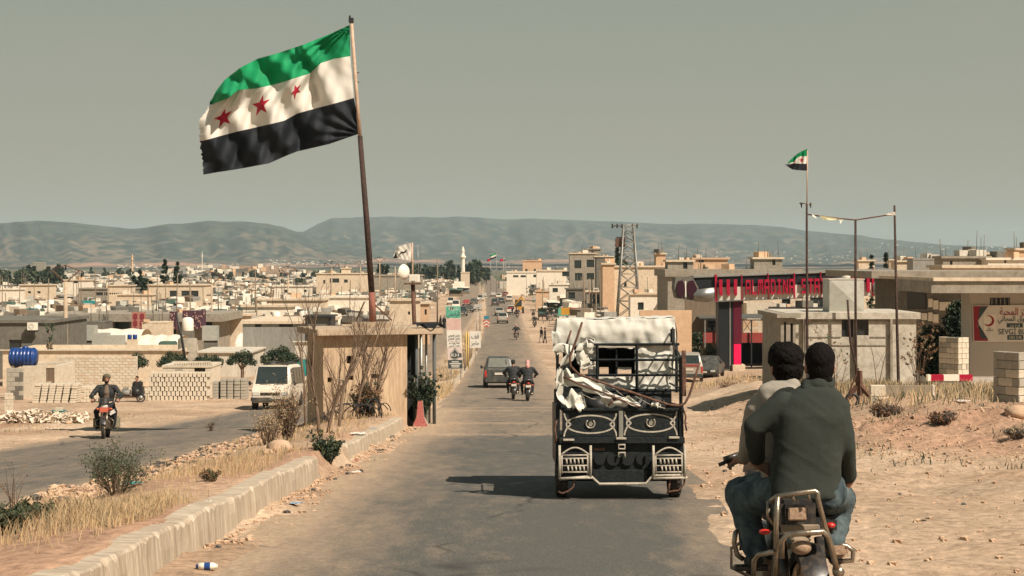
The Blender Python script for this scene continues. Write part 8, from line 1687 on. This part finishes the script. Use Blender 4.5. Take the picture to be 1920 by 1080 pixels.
for (u0, u1, v0, Y, m_, lab, hs_) in hh:
    house('house', lab, u0, u1, v0, Y, max(3, (u1 - u0) / F * Y * .7), m_, holes=hs_, roof=.1, roof_th=.22 if Y < 400 else .4, over=.2 if m_ is not TING else .05, rmat=PLASTER if random.random() < .5 else None, panes=CGLASS if len(hs_) else None, parapet=0)
# roof of the pitched rooftop rooms
# market stalls, awnings, adverts on the right side of the road
def stall(u, v, wd, lab, c1, h=2.4):
    x, y = hitr(u, v); t = thing('market_stall', lab, 'market stall', (x, y, b1(x, y) - .1), random.uniform(-.2, .2)); mb = MB()
    for a in (-wd / 2, wd / 2):
        for b_ in (0, 2.2): mb.cyl((a, b_, 0), (a, b_, h + (0 if b_ else -.0)), .04, 4)
    mb.build('post', RUST, t); MB().grid(lambda i, j: (-wd / 2 - .2 + (wd + .4) * i, -.3 + 2.8 * j, h - .25 + .4 * j + .08 * math.sin(i * 6.3)), 6, 4).build('awning', c1, t)
    mb = MB(); mb.b2(-wd / 2, wd / 2, .3, 1.0, .1, .9); mb.b2(-wd / 2, wd / 2, 2.15, 2.2, 0, h); mb.build('counter', random.choice((WOOD, TING, DARK, DGREY)), t); mb = MB()
    for k in range(16): mb.box((random.uniform(-wd / 2, wd / 2), random.uniform(.3, 1.4), random.choice((.95, 1.2, 1.6))), (random.uniform(.2, .5), .3, random.uniform(.15, .4)))
    mb.build('goods', random.choice((MARO, CYAN, WHITEP, TARPG, LEAFM)), t)['kind'] = 'stuff'
aw = [(1045, 588, 3, TARPW, 'cream awning stall nearest the advert boards'), (1062, 583, 3.5, TARPG, 'green awning stall behind the round advert'), (1080, 586, 3, TARPW, 'white awning stall left of the wooden pole'), (1050, 572, 4, WHT, 'white canopy stall in the second market row'), (1072, 571, 4, TING, 'grey canopy stall in the second market row'), (1088, 568, 3, TARPW, 'cream canopy stall below the unfinished block'), (1036, 569, 3.4, TARPG, 'green canopy stall facing the far road'), (1045, 560, 4, TARPW, 'white canopy stall far along the right road'), (1020, 558, 4, TINR, 'red canopy stall beyond the loader'), (1065, 560, 5, TARPW, 'wide pale canopy in the third market row'), (1085, 558, 4, TING, 'grey canopy in the third market row'), (1000, 552, 5, TARPW, 'white roadside canopy near the far shops'), (1112, 592, 3.2, TARPW, 'white sagging awning shop right of the wooden pole'), (1130, 590, 2.6, TARPG, 'dark green awning shop before the plastered building'), (962, 541, 5, TARPG, 'green banner stall at the far end of the road'), (985, 545, 5, TARPW, 'white stall under the long white shop'),
      (945, 540, 4, TINR, 'small red banner stall where the road ends'), (1033, 549, 5, TARPG, 'dark green canopy farthest in the market'), (1055, 547, 5, WHT, 'bright canopy below the white house'), (1075, 548, 4, TARPW, 'pale canopy below the grey unfinished block'), (1095, 577, 3, DARK, 'black awning stall beside the wooden pole'), (868, 551, 4, TARPW, 'white stall on the left side of far road'), (855, 556, 4, TARPG, 'green stall on the left side of far road')]
for a in aw: stall(a[0], a[1], a[2], a[4], a[3])
for (u, v0, v1, Y, w_, m_, lab) in ((1056, 578, 592, 190, 1.2, GRN, 'green round-logo advert board at the market'), (1060, 577, 590, 188, 1.0, YEL, 'yellow advert board beside the green one'), (1078, 577, 590, 186, 1.2, MARO, 'red printed advert board at the market'), (1098, 578, 600, 184, 1.6, WPAPER, 'white sheet hoarding left of the wooden pole')):
    x = PX(u, Y); z = g1(x, Y); t = thing('advert_board', lab, 'advert board', (x, Y, z)); MB().b2(-w_ / 2, w_ / 2, -.03, .03, -(v1 - V0) / F * Y - z, -(v0 - V0) / F * Y - z).build('panel', m_, t); MB().cyl((0, .06, -.3), (0, .06, -(v1 - V0) / F * Y - z + .2), .05, 5).build('post', STEEL, t)
# ------------------------------------------------------------------ the camp: shelters, tents, tanks, poles
random.seed(11)
protoS = []
def shelter(k):
    t = thing('shelter', 'x', 'shelter'); w_, d, h = [(5, 4, 2.5), (6, 4, 2.6), (4.5, 4, 2.3), (8, 4.5, 2.7), (5, 5, 2.4), (4, 4, 2.8), (10, 4, 2.6), (6, 6, 2.2)][k]; wm, rm = [(BLOCK, TARPW), (PLASTER, PLASTER), (TARPW, TARPW), (BLOCKG, TINW), (TARPW, TARPG), (WHITEP, WHITEP), (PLASTER, TARPW), (TARPW, TARPW)][k]
    if k in (2, 4, 7): # ridge or vault tents
        n_ = 8; mb = MB()
        if k == 7: mb.grid(lambda i, j: (-w_ / 2 + w_ * j, d / 2 - d / 2 * math.cos(math.pi * i), h * math.sin(math.pi * i) ** .8), n_, 6)
        else: mb.grid(lambda i, j: (-w_ / 2 + w_ * i, d * j, (1.3 + (h - 1.3) * (1 - abs(2 * j - 1))) + .1 * math.sin(i * 9)), 8, 6); mb.b2(-w_ / 2, w_ / 2, 0, d, -.6, 1.3)
        mb.build('canvas', rm, t); MB().b2(-.4, .4, -.03, .0, 0, 1.2).build('door_flap', DARK, t)
        if k != 7:
            mb = MB(); [mb.poly([(sx_, 0, 1.3), (sx_, d, 1.3), (sx_, d / 2, h)], (.02, 0, 0)) for sx_ in (-w_ / 2, w_ / 2 - .02)]; mb.build('gable', wm, t)
    else:
        mb = MB(); wall_holes(mb, -w_ / 2, w_ / 2, -.8, h, 0, [(-w_ * .3, .1, -w_ * .3 + .9, 1.9), (w_ * .15, 1.0, w_ * .15 + .8, 1.7)], .15); mb.b2(-w_ / 2, -w_ / 2 + .15, .15, d, -.8, h); mb.b2(w_ / 2 - .15, w_ / 2, .15, d, -.8, h); mb.b2(-w_ / 2 + .15, w_ / 2 - .15, d - .15, d, -.8, h); mb.build('wall', wm, t)
        mb = MB(); mb.grid(lambda i, j: (-w_ / 2 - .25 + (w_ + .5) * i, -.25 + (d + .5) * j, h + .08 + .35 * j * (k % 2) + .06 * math.sin(i * 17 + j * 5)), 10, 5, smooth=False); mb.b2(-w_ / 2 - .2, w_ / 2 + .2, -.2, d + .2, h, h + .06); mb.build('roof', rm, t)
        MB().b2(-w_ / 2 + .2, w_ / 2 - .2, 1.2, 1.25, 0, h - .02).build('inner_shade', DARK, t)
        if k in (0, 3, 6):
            mb = MB()
            for q in range(5): mb.box((random.uniform(-w_ / 2, w_ / 2), random.uniform(.3, d - .3), h + .5), (random.uniform(.2, .8), random.uniform(.2, .6), random.uniform(.1, .4)), random.random() * 3)
            mb.build('roof_clutter', DGREY, t)
    return t
for k in range(8): protoS.append(shelter(k))
trS = [tree_of(p) for p in protoS]; cnt = [0] * 8; labs = ['block shelter with white tarpaulin roof in the crowded camp', 'cream rendered flat shelter in the crowded camp', 'low white ridge tent in the crowded camp', 'long grey block shelter with metal roof in the camp', 'white tent with green roof sheet in the camp', 'small white cube hut in the crowded camp', 'long cream shelter row with tarpaulin roof in camp', 'white vaulted tunnel tent in the crowded camp']; nS = 0
def free(x, Y):
    u = U0 + x / Y * F
    if x > float(lrl(np.array(Y))) - 5: return False
    if Y < 160 and u < 606: return False
    if 250 < Y < 345 and u < 385 and 5 > 6: return False
    return True
def put(k, x, Y, rz, sc_):
    global nS
    if cnt[k] == 0: o_ = protoS[k]; o_.location = (x, Y, g1(x, Y)); o_.rotation_euler = (0, 0, rz); o_.scale = (sc_,) * 3; o_['label'] = labs[k] + place_words(x, Y); o_['group'] = labs[k] + 's'
    else: dup(protoS[k], (x, Y, g1(x, Y)), rz, labs[k] + place_words(x, Y), labs[k] + 's', (sc_, sc_, sc_ * random.uniform(.85, 1.1)), tree=trS[k])
    cnt[k] += 1; nS += 1
Y = 162.0
while Y < 640:
    u = -60
    while u < 850:
        dxm = random.uniform(5.5, 11) * (1 + Y / 900); u += dxm / Y * F
        x = PX(u, Y) ; yy = Y + random.uniform(-2.5, 2.5)
        if free(x, yy) and random.random() < .93 and nS < 290: put(random.choices(range(8), (4, 4, 4, 2, 2, 3, 3, 2))[0], x, yy, random.uniform(-.35, .35), random.uniform(.8, 1.1))
    Y += 9 + Y * .045
# right-hand plain behind the houses
for i in range(60):
    Y = random.uniform(260, 620); u = random.uniform(1240, 1940); put(random.choice((0, 1, 5, 3)), PX(u, Y), Y, random.uniform(-.3, .3), random.uniform(.9, 1.3))
for i in range(26):
    Y = random.uniform(360, 700); u = random.uniform(965, 1130); x = PX(u, Y)
    if x > float(rrr(np.array(Y))) + 7: put(random.choice((0, 1, 5, 3, 6)), x, Y, random.uniform(-.3, .3), random.uniform(.9, 1.2))
# roof tanks, poles, clutter in the camp
tkp = thing('roof_tank', 'x', 'water tank'); MB().lathe([(.5, 0), (.52, .1), (.5, 1.0), (.3, 1.15), (0, 1.2)], 12).build('shell', DISH, tkp); MB().b2(-.5, .5, -.5, .5, -2.6, -.02).build('stand', DGREY, tkp)
tkb = thing('roof_tank', 'x', 'water tank'); MB().b2(-.55, .55, -.55, .55, 0, 1.1).build('shell', ZINC, tkb); MB().b2(-.45, .45, -.45, .45, -2.6, -.02).build('stand', DGREY, tkb)
tkk = thing('roof_tank', 'x', 'water tank'); MB().lathe([(.4, 0), (.42, .1), (.4, .9), (.2, 1.0), (0, 1.02)], 12).build('shell', BLACK, tkk); MB().b2(-.4, .4, -.4, .4, -2.6, -.02).build('stand', DGREY, tkk)
tks = [(tkp, 'white round water tank on a stand above camp roofs'), (tkb, 'square zinc water tank on a stand above camp roofs'), (tkk, 'black round water tank on a stand above camp roofs')]; ttr = [tree_of(a[0]) for a in tks]; ok = [0, 0, 0]
for i in range(150):
    Y = random.uniform(125, 560); u = random.uniform(-20, 840); x = PX(u, Y)
    if x > float(lrl(np.array(Y))) - 4 or (Y < 165 and 100 < u < 400): continue
    k = random.choices((0, 1, 2), (2, 3, 2))[0]; l = (x, Y, g1(x, Y) + 2.55)
    if not ok[k]: o_ = tks[k][0]; o_.location = l; o_['label'] = tks[k][1] + place_words(x, Y); o_['group'] = tks[k][1] + 's'; ok[k] = 1
    else: dup(tks[k][0], l, random.uniform(0, 3), tks[k][1] + place_words(x, Y), tks[k][1] + 's', random.uniform(.8, 1.1), tree=ttr[k])
pp = MB().tube([(0, 0, -.3), (0, 0, 6)], .06, 4).build('thin_pole', WOOD); first = True
for i in range(150):
    Y = random.uniform(150, 620); u = random.uniform(-20, 900) if i % 5 else random.uniform(980, 1130); x = PX(u, Y)
    if float(lrl(np.array(Y))) - 2 < x < float(rrr(np.array(Y))) + 3: continue
    o_ = pp if first else pp.copy()
    if not first: COL.objects.link(o_)
    first = False; o_.location = (x, Y, g1(x, Y)); o_.scale = (1.0, 1.0, random.uniform(.75, 1.35)); o_.rotation_euler = (random.uniform(-.03, .03), random.uniform(-.03, .03), 0); tag(o_, 'thin bare pole sticking up among camp roofs' + place_words(x, Y), 'pole', 'thin poles in the camp')
# small loose things between and on the shelters, past counting
mb = MB(); random.seed(21)
for i in range(5200):
    Y = 125 + 620 * random.random() ** 1.1; u = random.uniform(-20, 860) if i % 4 else random.uniform(970, 1140); x = PX(u, Y)
    if float(lrl(np.array(Y))) - 3 < x < float(rrr(np.array(Y))) + 5 or (Y < 170 and 100 < u < 610): continue
    s_ = random.choice((.3, .5, .5, .8, 1.4)); zz_ = g1(x, Y) + random.choice((.3, 1.2, 2.5, 2.8, 3.1, 3.3)); mb.box((x, Y, zz_), (s_ * random.uniform(.6, 2), s_, s_ * random.uniform(.2, .8)), random.uniform(0, 3), random.choice((0, 0, 0, 0, 1, 2, 2, 3, 4)), random.uniform(-.2, .2))
for i in range(1500):
    Y = random.uniform(620, 1250); u = random.uniform(-30, 1940); x = PX(u, Y)
    if float(lrl(np.array(Y))) - 3 < x < float(rrr(np.array(Y))) + 5: continue
    s_ = random.choice((2, 3, 4, 6)); mb.box((x, Y, g1(x, Y) + 1.2), (s_ * random.uniform(1, 2.5), s_, random.uniform(2, 4)), random.uniform(0, 3), random.choice((0, 0, 0, 1, 2, 5)))
mb.build('camp_clutter', [TARPW, TING, DGREY, WOOD, TARPG, PEACH])['kind'] = 'stuff'
# near camp roof items between the yard and the balcony house
def vault(u0, u1, v0, Y, lab, m_=TARPW, depth=5):
    x0, x1 = PX(u0, Y), PX(u1, Y); g = g1((x0 + x1) / 2, Y); H = -(v0 - V0) / F * Y - g; t = thing('tunnel_tent', lab, 'tent', ((x0 + x1) / 2, Y, g)); w_ = x1 - x0
    MB().grid(lambda i, j: (-w_ / 2 + w_ * j, depth / 2 - depth / 2 * math.cos(math.pi * i), H * math.sin(math.pi * i) ** .45 + .06 * math.sin(j * 25)), 14, 16).build('cover', m_, t); mb = MB(); [mb.b2(-w_ / 2 + w_ * k / 4 - .03, -w_ / 2 + w_ * k / 4 + .03, -.06, 0, 0, H * .5) for k in range(5)]; mb.build('batten', WOOD, t)
vault(230, 334, 631, 124, 'long cream tunnel tent between balcony house and umbrella trees'); vault(108, 262, 619, 136, 'long white sheeted roof below the balcony house'); vault(440, 500, 628, 130, 'white ridge sheet tent behind the green grey store'); vault(-20, 20, 640, 125, 'white sheeted roof at far left edge')
for (u, v, Y, k, lab) in ((166, 618, 120, 1, 'square zinc tank with dome tank left of the cream tunnel tent'), (190, 632, 118, 1, 'single square zinc tank on legs beside red crates'), (395, 618, 122, 1, 'zinc tank with crossed faces right of the carpets'), (218, 637, 116, 1, 'small grey cylinder tank with wires near the cream tunnel tent'), (352, 600, 140, 0, 'white tank on the roof near the concrete pole'), (100, 628, 118, 0, 'white tank right of the pruned tree'), (562, 597, 150, 2, 'black tank left of the flagpole foot')):
    dup(tks[k][0], P(u, v + 20, Y), 0, lab, None, 1.0, tree=ttr[k])
for (u, lab) in ((243, 'left blue barrel of the two on the tunnel tent edge'), (253, 'right blue barrel of the two on the tunnel tent edge')): 
    t = thing('barrel', lab, 'barrel', P(u, 636, 124)); MB().lathe([(0, 0), (.17, 0), (.18, .08), (.18, .3), (.15, .36), (0, .37)], 12).build('drum', BLUE, t); MB().b2(-.2, .2, -.2, .2, -2.5, -.01).build('plinth', PLASTER, t)
for i, (u0, u1, v0, Y, m_, lab) in enumerate(((130, 142, 642, 115, MARO, 'small red covered crate on the shed roof'), (97, 118, 652, 113, TARPT, 'cyan sheet folded on the shed roof'), (48, 70, 576, 190, TARPT, 'teal tarpaulin among roofs at left'), (156, 178, 561, 230, TARPT, 'teal sheet roof in the middle of the camp'), (525, 560, 617, 150, TARPT, 'teal painted panel left of the bare saplings'), (300, 330, 640, 122, TARPG, 'dark end sheet of the tunnel tent'), (640, 692, 596, 150, BLACK, 'black covered load on flatbed behind the booth'))):
    x = PX((u0 + u1) / 2, Y); w_ = (u1 - u0) / F * Y; t = tag(MB().box((0, 0, 0), (w_, 1.2, .5)).build('sheeted_pile', m_, loc=P((u0 + u1) / 2, v0 + 6, Y), bevel=.08), lab, 'sheet'); MB().box((0, 0, -1.6), (w_ * .9, 1.1, 2.65)).build('plinth', PLASTER, t)
house('window_cab', 'old bus cab body with big windscreen behind the bare saplings', 572, 620, 592, 110, 3, BLACK, holes=[(575, 595, 617, 612)], roof=.1, roof_th=.1, panes=DGLASS, cat='bus')
# distant towns nobody could count
mb = MB(); random.seed(5); bpy.context.view_layer.update(); dgt = bpy.context.evaluated_depsgraph_get()
for (u0, u1, v0, v1, Y, n_) in ((1640, 1920, 455, 468, 5200, 60), (1240, 1700, 480, 496, 2300, 60), (215, 310, 496, 504, 2600, 50), (500, 700, 488, 500, 2600, 80), (0, 200, 505, 515, 1600, 40), (1300, 1640, 470, 478, 3600, 14), (380, 520, 494, 500, 1300, 14), (940, 1060, 495, 505, 1500, 16)):
    for i in range(n_):
        u = random.uniform(u0, u1); v = random.uniform(v0, v1); D_ = P(u, v, 1.0); Yo_ = 1100 if Y < 3000 else 2600; hit_, p, _n, _i, ho_, _m = scene.ray_cast(dgt, D_ * Yo_, D_)
        if not hit_ or ho_.name not in ('ground', 'hills', 'far_hills'): continue
        Y = p.y; s_ = Y / F * random.uniform(1.2, 3.2); mb.box((p.x, p.y, p.z), (s_ * random.uniform(.8, 2), s_, s_ * .9 + 0), random.uniform(-.5, .5))
mb.build('distant_town', WHITEP)['kind'] = 'stuff'
